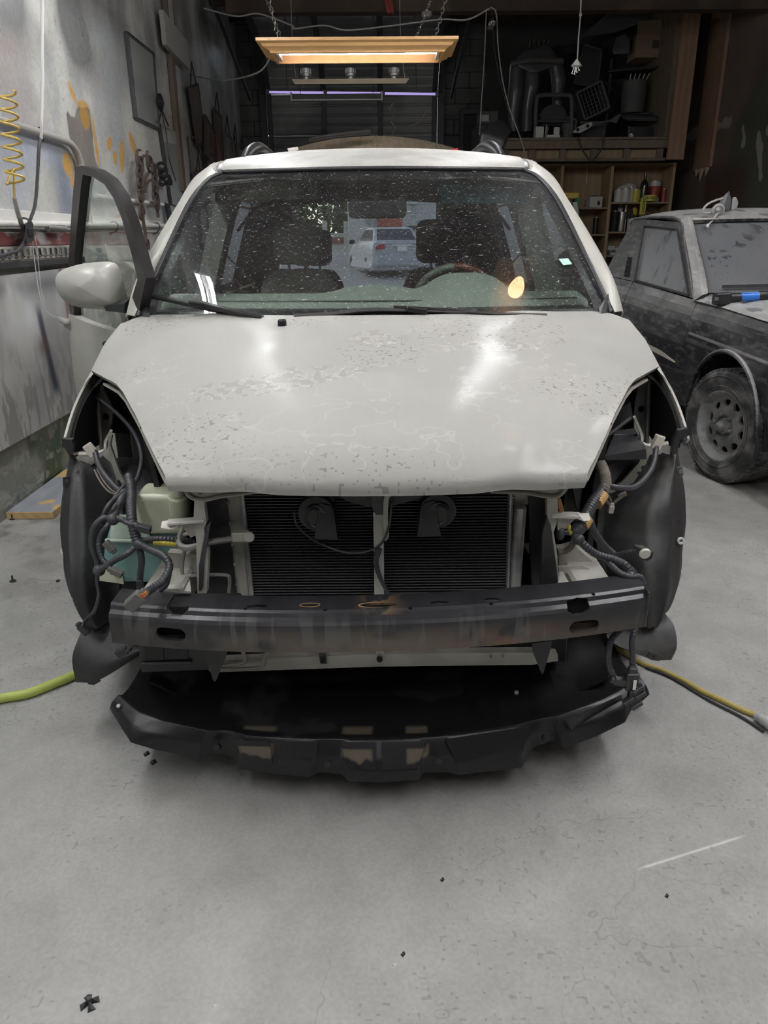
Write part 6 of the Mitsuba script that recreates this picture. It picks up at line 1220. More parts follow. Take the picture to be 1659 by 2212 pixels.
t = thing('old_bracket', 'small black cast fitting leaning on the wall by the iron scroll', 'bracket'); part(t, 'body', cat_(*[trimesh.creation.icosphere(1, r).apply_translation(W(a, b, .10)) for a, b, r in ((348, 362, .05), (352, 376, .045), (356, 388, .05), (362, 385, .035), (350, 395, .03), (366, 392, .03))], *[tube([W(*q, .1), W(*p, .1)], .014, 6, 1) for q, p in (((348, 362), (344, 352)), ((352, 376), (360, 366)), ((356, 388), (370, 398)))]), 'tool_black')
t = thing('black_board', 'narrow black boards standing against the wall behind the iron scroll', 'board'); part(t, 'board', hull([A(XL + o, y, z) for o, y, z in ((.03, 7.36, 1.72), (.06, 7.36, 1.70), (.24, 7.36, .0), (.27, 7.36, .0), (.03, 7.46, 1.72), (.24, 7.46, .0), (.06, 7.46, 1.70), (.27, 7.46, 0))]), 'tool_black', 20)
t = thing('woven_chair', 'beige woven wicker chair standing behind the iron scroll by the van', 'chair')
bk = np.array([[A(XL + .30 + .50 * u, 8.0 + .12 * math.sin(math.pi * u), .55 + .98 * v - .06 * (2 * u - 1) ** 4 * v) for v in np.linspace(0, 1, 15)] for u in np.linspace(0, 1, 13)])
part(t, 'backrest', sheet(bk, .012), 'board_edge', 50)
st = [tube(bk[i] + A(0, -.012, 0), .008, 5, 1) for i in range(13)] + [tube(bk[:, j] + A(0, -.018, 0), .008, 5, 1) for j in range(15)]
part(t, 'weave', cat_(*st), 'weave_beige', 40, kind='stuff'); part(t, 'rim', tube(np.vstack([bk[0], bk[1:, -1], bk[::-1, :][0, ::-1]]), .02, 8, 1), 'weave_beige')
part(t, 'seat', rbox((XL + .55, 7.72, .42), (.26, .24, .03), .025), 'weave_beige')
for x, y in ((XL + .32, 7.52), (XL + .78, 7.52), (XL + .32, 7.95), (XL + .78, 7.95)): part(t, 'leg', tube([(x, y, 0), (x, y, .42)], .018, 8, 1), 'weave_beige')
# plank on the floor
pl_ = [PZ(30, 1104, .042), PZ(92, 1108, .042), PZ(150, 1030, .042), PZ(147, 1008, .042)]
t = thing('wooden_plank', 'grey painted wooden plank on the floor along the left wall', 'plank')
o_ = PZ(32, 1115, 0); part(t, 'board', obox((XL + .135, 4.42, .021), (.125, .70, .020), None, .003), 'painted_plank', 20); part(t, 'end_grain', obox((XL + .135, 3.718, .021), (.124, .003, .019), None, .001), 'plank_end', 20)
# ------------------------------------------------------------------ cupboard shelves and loft in the back right corner
YS = 10.6; SD = .42
def S(px, py, dy=0.0): return P(px, py, YS + dy)
CAB = thing('shelf_unit', 'open plywood shelf unit in the back right corner under the loft', 'shelves')
zt = S(1330, 352)[2]; xL, xA, xB, xR = S(1090, 450)[0], S(1210, 450)[0], S(1316, 450)[0], S(1447, 450)[0]
part(CAB, 'top_board', cbox(xL, xR + .03, YS, YS + SD, zt - .03, zt, .004), 'plywood'); part(CAB, 'back_panel', cbox(xL, xR, YS + SD, YS + SD + .02, 0, zt, .002), 'plywood')
for x in (xL, xA, xB, xR): part(CAB, 'divider', cbox(x - .02, x + .02, YS, YS + SD, 0, zt - .03, .003), 'plywood')
ZL = [S(1260, y)[2] for y in (448, 506, 547)]; ZR = [S(1380, y)[2] for y in (436, 500, 551)]; 
for z in ZL + [.75, .35]: part(CAB, 'shelf', cbox(xA + .02, xB - .02, YS + .01, YS + SD, z - .022, z, .003), 'plywood')
for z in ZR + [.75, .35]: part(CAB, 'shelf', cbox(xB + .02, xR - .02, YS + .01, YS + SD, z - .022, z, .003), 'plywood')
for z in (1.5, 1.9): part(CAB, 'shelf', cbox(xL + .02, xA - .02, YS + .01, YS + SD, z - .022, z, .003), 'plywood_dark')
part(CAB, 'batten', cbox(S(1284, 380)[0] - .012, S(1284, 380)[0] + .012, YS + SD - .03, YS + SD, S(1284, 392)[2], zt - .03, .003), 'pale_board')
def can(px, z, r, h, m, name, lab, cat='can', dy=.12, cap=None, grp=None, neck=None):
    t = thing(name, lab, cat, grp); c = A(P(px, 470, YS + dy)[0], YS + dy, z)
    if neck: part(t, 'body', lathe([(0, 0), (r, .003), (r, h * .55), (r * .8, h * .68), (neck, h * .76), (neck, h * .97), (neck * .9, h), (0, h)], c, n=20), m)
    else:
        part(t, 'body', lathe([(0, 0), (r * .97, 0), (r, .004), (r, h - .006), (r * .97, h), (0, h)], c, n=24), m); part(t, 'rim', lathe([(r * .96, h - .004), (r * 1.03, h - .002), (r * 1.03, h + .005), (r * .93, h + .006), (r * .9, h), (r * .96, h - .004)], c, n=24), 'steel')
    if cap: part(t, 'cap', lathe([(0, h + .02), (r * .6, h + .02), (r * .62, h - .002), (r * .6, h - .004)], c, n=18), cap)
    return t
z = ZR[0]
can(1331, z, .055, .15, 'can_white', 'paint_can', 'plain pale can at the left end of the top right shelf')
can(1346, z, .062, .165, 'can_white', 'paint_can', 'white tub with dark print in front on the top right shelf', dy=.08); can(1357, z, .038, .19, 'can_white', 'spray_can', 'narrow white can beside the white tub')
can(1368, z, .062, .155, 'can_yellow', 'paint_can', 'yellow tin on the top right shelf'); can(1385, z, .05, .36, 'bottle_dark', 'bottle', 'tall dark bottle on the top right shelf', 'bottle', neck=.016)
can(1407, z, .075, .26, 'can_white', 'paint_can', 'large red and white tin behind the yellow tape roll', dy=.25); part('paint_can_003' if 'paint_can_003' in _used else 'paint_can', 'label_band', lathe([(.0765, .06), (.0765, .2)], A(P(1407, 470, YS + .25)[0], YS + .25, z), n=24), 'can_red')
can(1428, z, .03, .16, 'can_red', 'spray_can', 'small red can at the right end of the top right shelf')
t = thing('cloth_bag', 'grey crumpled bag lying on top of the cans', 'bag'); part(t, 'body', soft([S(a, b, d) for a, b, d in ((1327, 410, .1), (1345, 400, .1), (1362, 394, .12), (1376, 402, .12), (1374, 410, .12), (1330, 408, .3), (1350, 395, .3), (1372, 400, .3), (1345, 410, .06))], .03, 3), 'carton_white', 40)
t = thing('tape_roll', 'yellow roll of warning tape with a loose end hanging down from the shelf', 'tape'); tc = A(S(1406, 424)[0], YS + .03, z + .006)
part(t, 'roll', lathe([(.045, 0), (.085, 0), (.087, .008), (.087, .068), (.085, .075), (.045, .075), (.045, 0)], tc, n=28), 'tape_yellow'); q0, q1, q2 = S(1394, 420, -.05), S(1387, 436, -.05), S(1382, 462, -.05)
part(t, 'loose_end', hull([S(a, b, -.052 + o) for o in (0, .003) for a, b in ((1384, 428), (1395, 424), (1396, 445), (1392, 463), (1381, 463), (1384, 440))]), 'tape_yellow')
tx = meshkit.text_mesh('CUIDADO', .045, .002, True); w = tx.bounds[1][0]; d_ = unit(S(1389, 432, -.056) - S(1386, 461, -.056)); e_ = unit(np.cross(A(0, -1, 0), d_) ) ; up_ = unit(np.cross(A(0, -1, 0), d_))
def put(m, o, ex, ey, s=1.0): m = m.copy(); ez = np.cross(ex, ey); m.vertices = (m.vertices * s) @ np.array([ex, ey, ez]) + np.asarray(o, float); return m
ex = d_; ez = A(0, -1, 0); ey = np.cross(ez, ex); part(t, 'lettering', put(tx, S(1391, 460, -.056), ex, ey, .19 / w), 'ink_black', False)
tx2 = meshkit.text_mesh('CUIDA', .04, .001, True); v = tx2.vertices.copy(); wd = v[:, 0].max(); s_ = .13 / wd; ang = (v[:, 0] * s_ - .065) / .088
# wraps round the roll, upside down
tx2.vertices = np.stack([tc[0] - .0885 * np.sin(ang), tc[1] - .0885 * np.cos(ang), tc[2] + .055 - v[:, 1] * s_ * 1.1], 1); part(t, 'lettering', tx2, 'ink_black', False)
z = ZR[1]
can(1343, z, .062, .24, 'chrome', 'metal_can', 'tall shiny metal canister on the middle right shelf', 'canister'); can(1338, z, .035, .36, 'carton_white', 'spray_can', 'pale bottle behind the shiny canister', dy=.3); can(1350, z, .03, .40, 'chrome', 'spray_can', 'chrome spray gun bottle behind the shiny canister', dy=.3); can(1366, z, .06, .16, 'can_white', 'paint_can', 'white tin right of the shiny canister')
can(1368, z, .05, .28, 'junk_grey', 'paint_can', 'dark jug behind the white tin', dy=.3); can(1328, z, .05, .26, 'junk_dark', 'paint_can', 'dark can at the left end of the middle right shelf', dy=.25)
t = thing('hand_tool', 'yellow and black tool on the middle right shelf below the tape', 'tool'); part(t, 'body', soft([S(a, b, d) for a, b, d in ((1366, 450, .2), (1372, 446, .2), (1378, 452, .2), (1374, 470, .2), (1368, 462, .2), (1372, 455, .28))], .02, 3), 'yellow_plastic', 40); part(t, 'handle', beam(S(1374, 465, .2), S(1374, 490, .22), .05, .05), 'tool_black')
t = thing('cap_hat', 'dark cap lying on the middle right shelf right of the tape', 'cap'); part(t, 'crown', soft([S(a, b, d) for a, b, d in ((1396, 455, .15), (1402, 446, .2), (1412, 448, .2), (1418, 456, .15), (1416, 456, .3), (1398, 456, .3))], .02, 3), 'junk_grey', 40)
z = ZR[2]
for k, (a, b, c, h, m) in enumerate([(1312, 1330, .10, .13, 'junk_grey'), (1330, 1350, .12, .10, 'cardboard'), (1318, 1328, .04, .07, 'carton_white'), (1333, 1342, .04, .06, 'carton_white')]):
    t = thing('carton', ['grey box at the left of the lower right shelf', 'flat brown carton stacked on the lower right shelf', 'small white packet on the lower right shelf, left one', 'small white packet on the lower right shelf, right one'][k], 'box'); x0, x1 = S(a, 530)[0] + .03, S(b, 530)[0] + .03; part(t, 'body', cbox(x0, x1, YS + c, YS + c + .15, z, z + h, .004), m, 20); part(t, 'flap', cbox(x0 + .004, x1 - .004, YS + c - .003, YS + c + .001, z + h * .5, z + h * .95, .001), 'carton_white' if m != 'carton_white' else 'junk_mid', 20)
# left column
z = ZL[0]
t = thing('carton', 'white box with a dark picture on the upper left shelf', 'box'); x0, x1 = S(1276, 440)[0], S(1304, 440)[0]; part(t, 'body', cbox(x0, x1, YS + .06, YS + .25, z, z + .135, .004), 'carton_white', 20); part(t, 'picture', hull([A(x0 + .10 + dx, YS + .058, z + dz) for dx, dz in ((0, .04), (.03, .02), (.045, .05), (.02, .09), (.005, .07))] + [A(x0 + .12, YS + .061, z + .05)]), 'ink_black', False)
t = thing('sanding_machine', 'dark rounded machine behind the white box on the upper left shelf', 'tool'); part(t, 'body', soft([S(a, b, d) for a, b, d in ((1264, 445, .25), (1268, 425, .27), (1285, 421, .3), (1300, 424, .3), (1304, 445, .3), (1270, 446, .35), (1300, 446, .38), (1285, 422, .36))], .03, 4), 'junk_mid', 40)
can(1288, ZL[1], .036, .21, 'tool_black', 'spray_can', 'black spray can with a white label alone on the middle left shelf', cap='tool_black'); t = thing('carton', 'small white carton at the left of the middle left shelf', 'box'); part(t, 'body', cbox(S(1262, 500)[0], S(1270, 500)[0], YS + .05, YS + .12, ZL[1], ZL[1] + .055, .004), 'carton_white', 20); part(t, 'flap', cbox(S(1262, 500)[0] + .004, S(1270, 500)[0] - .004, YS + .047, YS + .052, ZL[1] + .02, ZL[1] + .05, .001), 'junk_mid', 20)
z = ZL[2]
for k, (a, b, h, dz) in enumerate([(1272, 1291, .09, 0), (1268, 1283, .075, .095)]):
    t = thing('yellow_box', ['lower yellow tub on the bottom visible left shelf', 'upper yellow tub stacked on the lower yellow tub'][k], 'tub'); part(t, 'body', rbox((S((a + b) / 2, 540)[0], YS + .14, z + dz + h / 2), ((S(b, 540)[0] - S(a, 540)[0]) / 2, .07, h / 2), .012), 'yellow_plastic'); part(t, 'lid', rbox((S((a + b) / 2, 540)[0], YS + .14, z + dz + h * .86), ((S(b, 540)[0] - S(a, 540)[0]) / 2 + .006, .076, h * .12), .008), 'yellow_plastic')
t = thing('grey_bin', 'grey bucket low on the right shelves behind the truck', 'bucket'); part(t, 'body', lathe([(0, 0), (.10, 0), (.125, .22), (.12, .225), (.0, .20)], A(S(1335, 580)[0], YS + .18, .752), n=24), 'junk_mid'); part(t, 'rim', lathe([(.122, .21), (.13, .215), (.13, .225), (.12, .228), (.122, .21)], A(S(1335, 580)[0], YS + .18, .752), n=24), 'junk_grey')
# step ladder in front of the shelves
LAD = thing('step_ladder', 'green step ladder with a yellow top standing before the shelves', 'ladder'); yl = 9.9
lt = [P(a, 430, yl) for a in (1218, 1246)]; top = P(1232, 424, yl); zt_ = P(1232, 416, yl)[2]; cx = top[0]
part(LAD, 'top_cap', rbox((cx, yl + .08, zt_ - .035), (.105, .10, .035), .012), 'ladder_yellow')
for s in (-1, 1):
    part(LAD, 'front_rail', beam((cx + s * .085, yl + .02, zt_ - .05), (cx + s * .20, yl - .42, .0), .03, .075, (0, 1, 0)), 'ladder_green'); part(LAD, 'rear_rail', beam((cx + s * .075, yl + .14, zt_ - .05), (cx + s * .17, yl + .52, .0), .025, .05, (0, 1, 0)), 'ladder_green')
for k in range(6):
    t_ = (k + 1) / 7; part(LAD, 'step', cbox(cx - .085 - .115 * t_, cx + .085 + .115 * t_, yl + .02 - .44 * t_ - .03, yl + .02 - .44 * t_ + .05, (zt_ - .05) * (1 - t_) - .02, (zt_ - .05) * (1 - t_), .003), 'alum')
q = [P(1236, 437, yl - .07), P(1246, 437, yl - .07), P(1252, 470, yl - .13), P(1243, 474, yl - .13)]; part(LAD, 'sticker', poly3(q, .003, (0, -1, .2)), 'carton_white')

# loft: joist, studs with panels under it, deck, side
ZD_ = P(1250, 296, 10.3)[2]; lx0, lx1 = P(1082, 300, 10.3)[0], P(1436, 300, 10.3)[0] + .05
LOFT = thing('loft', 'timber loft with panelled front carrying heaps of junk above the shelves', 'loft')
part(LOFT, 'deck', cbox(lx0, lx1, 10.28, 11.98, ZD_ - .034, ZD_ - .004, .004), 'plywood_dark'); part(LOFT, 'front_joist', cbox(lx0 + .02, lx1, 10.30, 10.36, ZD_ - .13, ZD_ - .032, .004), 'plywood_dark')
for px in (1090, 1148, 1215, 1282, 1352, 1424):
    x = P(px, 320, 10.4)[0]; part(LOFT, 'stud', cbox(x - .04, x + .04, 10.34, 10.42, zt + .0, ZD_ - .132, .003), 'plywood_dark')
    if px < 1420: x2 = P({1090: 1148, 1148: 1215, 1215: 1282, 1282: 1352, 1352: 1424}[px], 320, 10.4)[0]; part(LOFT, 'panel', cbox(x + .03, x2 - .03, 10.40, 10.415, zt, ZD_ - .13, .002), 'plywood')
part(LOFT, 'bottom_rail', cbox(lx0, lx1, 10.33, 10.43, zt - .0, zt + .035, .003), 'plywood_dark'); part(LOFT, 'side_wall', cbox(lx1 - .06, lx1, 10.3, 11.98, ZD_, 4.1, .004), 'plywood_dark'); part(LOFT, 'support_wall', cbox(lx0, xL, 10.5, 10.56, 0, zt, .003), 'plywood_dark')
def L(px, py, dy=0.0): return P(px, py, 10.75 + dy)
zf = ZD_
def down(q): q = np.array(q, float); return q
def blob(name, pts, m, lab, cat, e=.05, it=4, dz=None):
    t = thing(name, lab, cat); v = np.array([L(*q) for q in pts]); 
    if dz is not None: v[:, 2] += dz - v[:, 2].min()
    part(t, 'body', soft(v, e, it), m, 45); return t
# plastic-wrapped bundle
t = thing('wrapped_bundle', 'big shapeless bundle wrapped in clear plastic standing on the loft', 'bundle')
part(t, 'top', soft([L(*q) for q in ((1108, 132, 0), (1126, 112, 0), (1150, 104, .1), (1185, 92, .1), (1205, 122, .1), (1205, 140, 0), (1180, 152, 0), (1150, 160, -.05), (1115, 145, 0), (1150, 120, .5), (1190, 120, .5))], .05, 5), 'bag_plastic', 45, label='clear plastic wrap')
for q in ([(1116, 140), (1113, 200), (1108, 255), (1110, 285)], [(1150, 150), (1148, 190), (1140, 230), (1138, 285)], [(1200, 138), (1206, 175), (1204, 215), (1208, 288)]): part(t, 'leg', tube([L(a, b, .1) for a, b in q], [.09, .10, .07, .08], 10, 5), 'bag_plastic', 45)
for a, b in ((1144, 88), (1152, 84), (1163, 86), (1174, 86), (1184, 84)): part(t, 'tip', cyl(L(a, b, .2), L(a - 3, b + 14, .2), .02, 8), 'chrome')
part(t, 'crossbar', tube([L(1104, 138, 0), L(1150, 130, -.05), L(1216, 132, 0)], .035, 8, 4), 'junk_mid')
t = thing('walker_frame', 'grey tubular frame with rounded corners standing on the loft', 'frame'); part(t, 'tube', tube([L(1156, 292, -.2), L(1157, 250, -.2), L(1160, 212, -.2), L(1168, 206, -.2), L(1200, 205, -.2), L(1226, 206, -.2), L(1234, 212, -.2), L(1235, 250, -.2), L(1234, 290, -.2)], .026, 10, 5), 'junk_mid'); part(t, 'crossbar', tube([L(1158, 262, -.2), L(1234, 262, -.2)], .018, 8, 1), 'junk_grey')
blob('rag_pile', ((1164, 240, 0), (1180, 222, 0), (1200, 216, 0), (1220, 225, 0), (1228, 245, 0), (1170, 255, 0), (1225, 258, 0), (1195, 235, .4)), 'junk_grey', 'dark pile of rags behind the tubular frame', 'rags', dz=zf + .22)
t = thing('rag_shelf', 'low dark bench carrying the pile of rags on the loft', 'bench'); part(t, 'top', cbox(L(1166, 260)[0], L(1228, 260)[0], 10.62, 11.2, zf + .17, zf + .215, .004), 'junk_dark')
for x in (L(1168, 260)[0], L(1226, 260)[0]): part(t, 'leg', cbox(x - .0 if x < 2 else x - .05, x + .05 if x < 2 else x, 10.64, 11.18, zf, zf + .17, .004), 'junk_dark')
t = thing('carton', 'opened white carton at the front edge of the loft', 'box'); c0, c1 = P(1156, 290, 10.40)[0], P(1209, 290, 10.40)[0]
part(t, 'body', cbox(c0, c0 + .10, 10.36, 10.50, zf, zf + .13, .003), 'white_paint', 20); part(t, 'flap', hull([(c0 + .11, 10.34, zf), (c0 + .13, 10.34, zf + .14), (c0 + .18, 10.45, zf + .12), (c0 + .15, 10.45, zf), (c0 + .12, 10.35, zf + .14)]), 'white_paint', 20); part(t, 'base', cbox(c0 + .14, c1, 10.36, 10.5, zf, zf + .035, .003), 'white_paint', 20); part(t, 'flap', cbox(c1 - .07, c1 - .0, 10.42, 10.45, zf + .035, zf + .13, .003), 'white_paint', 20)
t = thing('jug', 'dark plastic jug beside the white carton on the loft', 'jug'); jx = L(1222, 270)[0]; part(t, 'body', lathe([(0, 0), (.085, 0), (.09, .02), (.09, .17), (.06, .22), (.025, .24), (.025, .27), (0, .27)], (jx, 10.62, zf), n=20), 'junk_mid', 40); part(t, 'handle', tube([(jx + .03, 10.55, zf + .24), (jx + .085, 10.55, zf + .22), (jx + .08, 10.55, zf + .12)], .013, 8, 4), 'junk_mid')
# milk crate, tilted
t = thing('plastic_crate', 'pale lattice crate tipped on its corner on the loft', 'crate'); cc = L(1275, 221, .1); ca = math.radians(24); ux, uz = A(math.cos(ca), 0, math.sin(ca)), A(-math.sin(ca), 0, math.cos(ca)); H_ = .165
for s in (-1, 1):
    part(t, 'rail', obox(cc + uz * H_ * s, (H_, .15, .014), [ux, (0, 1, 0), uz], .004), 'junk_mid'); part(t, 'rail', obox(cc + ux * H_ * s, (.014, .15, H_), [ux, (0, 1, 0), uz], .004), 'junk_mid')
for k in range(1, 7):
    o = -H_ + 2 * H_ * k / 7; part(t, 'slat', obox(cc + ux * o + A(0, -.12, 0), (.006, .006, H_), [ux, (0, 1, 0), uz], .002), 'junk_mid'); part(t, 'slat', obox(cc + uz * o + A(0, .14, 0), (H_, .006, .006), [ux, (0, 1, 0), uz], .002), 'junk_mid')
t = thing('storage_bin', 'translucent grey bin under the tipped crate on the loft', 'bin'); b0, b1 = L(1252, 268)[0], L(1308, 268)[0]; part(t, 'body', hull([(b0 + .02, 10.7, zf), (b1 - .02, 10.7, zf), (b0 + .02, 11.1, zf), (b1 - .02, 11.1, zf), (b0, 10.68, zf + .20), (b1, 10.68, zf + .20), (b0, 11.12, zf + .20), (b1, 11.12, zf + .20)]), 'junk_grey', 20); part(t, 'rim', cbox(b0 - .015, b1 + .015, 10.66, 11.14, zf + .20, zf + .222, .004), 'junk_mid', 20)
t = thing('hand_saw', 'white plastic hand machine lying at the loft edge under the crate', 'tool'); sx = lambda px, py: P(px, py, 10.42); part(t, 'body', soft([sx(*q) + A(0, o, 0) for o in (0, .06) for q in ((1237, 286), (1247, 275), (1262, 268), (1277, 263), (1281, 270), (1268, 280), (1252, 288))], .02, 2), 'carton_white', 40); part(t, 'blade_cover', hull([sx(*q) + A(0, o, 0) for o in (0, .02) for q in ((1312, 262), (1338, 246), (1342, 246), (1332, 266), (1324, 264))]), 'junk_mid', 20); part(t, 'arm', beam(sx(1278, 268) + A(0, .02, 0), sx(1318, 260) + A(0, .02, 0), .03, .02), 'junk_mid')
for a, b in ((1248, 280), (1269, 272)): part(t, 'opening', cyl(sx(a, b) + A(0, -.012, 0), sx(a, b) + A(0, .01, 0), .02, 12), 'hole_black')
t = thing('black_case', 'flat dark case lying on the glass tank at the right of the loft', 'case'); part(t, 'body', hull([L(*q) for q in ((1340, 250, -.2), (1420, 252, -.2), (1420, 262, -.2), (1352, 260, -.2), (1330, 240, .4), (1424, 243, .4), (1420, 256, .4), (1340, 252, .4))]), 'junk_dark', 20); part(t, 'lip', beam(L(1345, 255, -.21), L(1418, 258, -.21), .02, .02), 'junk_grey')
t = thing('glass_tank', 'empty glass tank at the right front of the loft', 'tank'); g0, g1 = L(1352, 280)[0], L(1408, 280)[0]; part(t, 'glass', cat_(cbox(g0, g1, 10.62, 10.626, zf + .01, zf + .15, .001), cbox(g0, g0 + .006, 10.62, 10.95, zf + .01, zf + .15, .001), cbox(g1 - .006, g1, 10.62, 10.95, zf + .01, zf + .15, .001)), 'bottle_dark', 20)
for x in (g0, g1): part(t, 'post', cbox(x - .008, x + .008, 10.612, 10.632, zf, zf + .16, .002), 'junk_mid')
part(t, 'base', cbox(g0 - .01, g1 + .01, 10.61, 10.96, zf, zf + .02, .003), 'junk_grey')
can(1346, zf, .03, .05, 'carton_white', 'roll', 'small white roll on the loft beside the glass tank', 'roll', dy=-.1)
t = thing('drum', 'large grey bucket standing on the loft at the right', 'bucket'); dx_ = L(1378, 215)[0]; zdr = L(1378, 240)[2]; part(t, 'body', lathe([(0, 0), (.145, 0), (.16, .36), (.165, .37), (.15, .372), (.14, .33), (0, .33)], (dx_, 10.95, zdr), n=30), 'junk_mid', 35)
for k in range(5): part(t, 'brush', cyl((dx_ - .08 + .045 * k, 10.95, zdr + .30), (dx_ - .06 + .06 * k, 10.95, zdr + .46), .008, 8), 'carton_white')
t = thing('loft_rack', 'dark rack with two slanting shelves at the right of the loft', 'rack')
for (a, b), (c, d) in (((1315, 152), (1434, 140)), ((1330, 248), (1430, 240))):
    p, q = L(a, b, .05), L(c, d, .05); part(t, 'shelf', hull([p, q, p + A(.10, .55, .0), q + A(0, .55, .0), p + A(0, 0, -.02), q + A(0, 0, -.03), p + A(.10, .55, -.02), q + A(0, .55, -.03)]), 'junk_dark', 20)
for px in (1318, 1428): part(t, 'post', cbox(L(px, 200, .1)[0] - .015, L(px, 200, .1)[0] + .015, 10.9, 10.93, zf, L(px, 120)[2], .003), 'junk_dark')
t = thing('carton', 'brown cardboard box at the top right of the loft rack', 'box'); x0, x1 = L(1378, 110)[0], L(1438, 110)[0]; zb = L(1400, 128, .2)[2]; zb = max(zb, L(1400, 142, .05)[2] + .0)
part(t, 'body', cbox(x0, x1 - .02, 10.85, 11.2, zb, zb + .26, .004), 'cardboard', 20); part(t, 'flap', hull([(x0, 10.85, zb + .26), (x1 - .02, 10.85, zb + .26), (x0 - .05, 10.7, zb + .36), (x1 - .1, 10.72, zb + .38), (x0, 10.856, zb + .265), (x1 - .02, 10.856, zb + .265)]), 'cardboard', 20); part(t, 'print', cbox((x0 + x1) / 2 + .03, x1 - .06, 10.847, 10.851, zb + .10, zb + .19, .001), 'iron_rust', 20)
blob('plastic_bag', ((1322, 110, .1), (1330, 80, .1), (1350, 72, .1), (1362, 88, .1), (1360, 116, .1), (1340, 88, .4), (1325, 118, .1), (1355, 112, .4)), 'bag_plastic', 'grey plastic bag left of the cardboard box on the loft rack', 'bag')
t = thing('foam_slab', 'big dark padded slab leaning behind the crate on the loft', 'slab'); v = [L(*q) for q in ((1263, 96, .5), (1300, 108, .5), (1290, 190, .35), (1240, 180, .35))]; part(t, 'slab', hull(v + [q + A(.02, .10, .02) for q in v]), 'junk_grey', 20); part(t, 'piping', tube(v + v[:1], .015, 6, 1), 'junk_mid')
t = thing('seat_cushion', 'dark cushion board lying tilted below the leaning slab', 'cushion'); v = [L(*q) for q in ((1225, 200, .5), (1290, 160, .6), (1330, 200, .6), (1325, 240, .5), (1290, 250, .45))]; part(t, 'board', hull(v + [q + A(.0, .12, .02) for q in v]), 'junk_dark', 20); part(t, 'edge', tube(v + v[:1], .014, 6, 1), 'junk_grey')
t = thing('long_sheet', 'long panel leaning diagonally across the top of the loft', 'panel'); v = [L(*q) for q in ((1255, 80, .7), (1340, 10, .6), (1436, -30, .5), (1436, 30, .5), (1330, 70, .6))]; part(t, 'sheet', hull(v + [q + A(.02, .05, .03) for q in v]), 'junk_grey', 20); part(t, 'edge', tube([v[0], v[1], v[2]], .018, 6, 1), 'junk_mid')
blob('rolled_cover', ((1195, 100, .6), (1195, 118, .6), (1300, 92, .7), (1300, 112, .7), (1195, 108, .75), (1300, 100, .85)), 'junk_dark', 'dark rolled cover lying behind the wrapped bundle', 'roll')
t = thing('paper_note', 'pale paper note stuck high on the loft side post', 'paper'); part(t, 'sheet', hull([P(a, b, 10.27 + o) for o in (0, .003) for a, b in ((1424, -10), (1442, -10), (1440, 24), (1422, 24))]), 'carton_white', False); part(t, 'tape', cbox(P(1432, 2, 10.26)[0] - .03, P(1432, 2, 10.26)[0] + .03, 10.262, 10.268, P(1432, 2, 10.26)[2], P(1432, 2, 10.26)[2] + .02, .001), 'junk_mid', False)
# heap left of the loft
t = thing('tarp_heap', 'grey tarpaulin heap beside the left end of the loft', 'tarp'); part(t, 'cloth', soft([P(a, b, 10.2 + d) for a, b, d in ((1034, 305, 0), (1040, 280, 0), (1065, 262, .1), (1088, 258, .2), (1105, 285, .1), (1092, 300, 0), (1040, 330, 0), (1078, 335, 0), (1060, 270, .5), (1080, 330, .5), (1040, 330, .5))], .05, 4), 'bag_plastic', 40)
t = thing('tall_cabinet', 'dark tall cupboard under the tarpaulin heap in the back corner', 'cabinet'); hx0, hx1 = P(1036, 320, 10.3)[0], P(1080, 320, 10.3)[0]; zc_ = P(1060, 331, 10.2)[2]; part(t, 'body', cbox(hx0, hx1, 10.0, 10.9, 0, zc_, .006), 'junk_dark', 20); part(t, 'door', cbox(hx0 + .01, hx1 - .01, 9.985, 10.0, .1, zc_ - .03, .003), 'junk_grey', 20)
t = thing('carton', 'pale box standing behind the tarpaulin heap', 'box'); part(t, 'body', cbox(P(1036, 250, 11)[0], P(1076, 250, 11)[0], 11.0, 11.3, P(1050, 268, 11)[2], P(1050, 240, 11)[2], .004), 'junk_mid', 20); part(t, 'flap', cbox(P(1040, 250, 11)[0], P(1056, 250, 11)[0], 10.995, 11.0, P(1050, 262, 11)[2], P(1050, 248, 11)[2], .002), 'carton_white', 20)
t = thing('tall_cabinet', 'dark locker carrying the pale box against the back wall', 'cabinet'); part(t, 'body', cbox(P(1030, 250, 11)[0], P(1080, 250, 11)[0], 10.95, 11.6, 0, P(1050, 268, 11)[2] - .001, .006), 'junk_dark', 20); part(t, 'door', cbox(P(1032, 250, 11)[0], P(1078, 250, 11)[0], 10.935, 10.95, .1, P(1050, 272, 11)[2], .003), 'junk_grey', 20)
for k, pts in enumerate(([(1248, 296), (1256, 320), (1274, 348)], [(1304, 280), (1300, 320), (1280, 348)])):
    t = thing('loose_wire', ['dark cord hanging over the loft front, left one', 'dark cord hanging over the loft front, right one'][k], 'wire'); part(t, 'cord', tube([P(a, b, 10.24) for a, b in pts], .010, 6, 5), 'iron_dark')
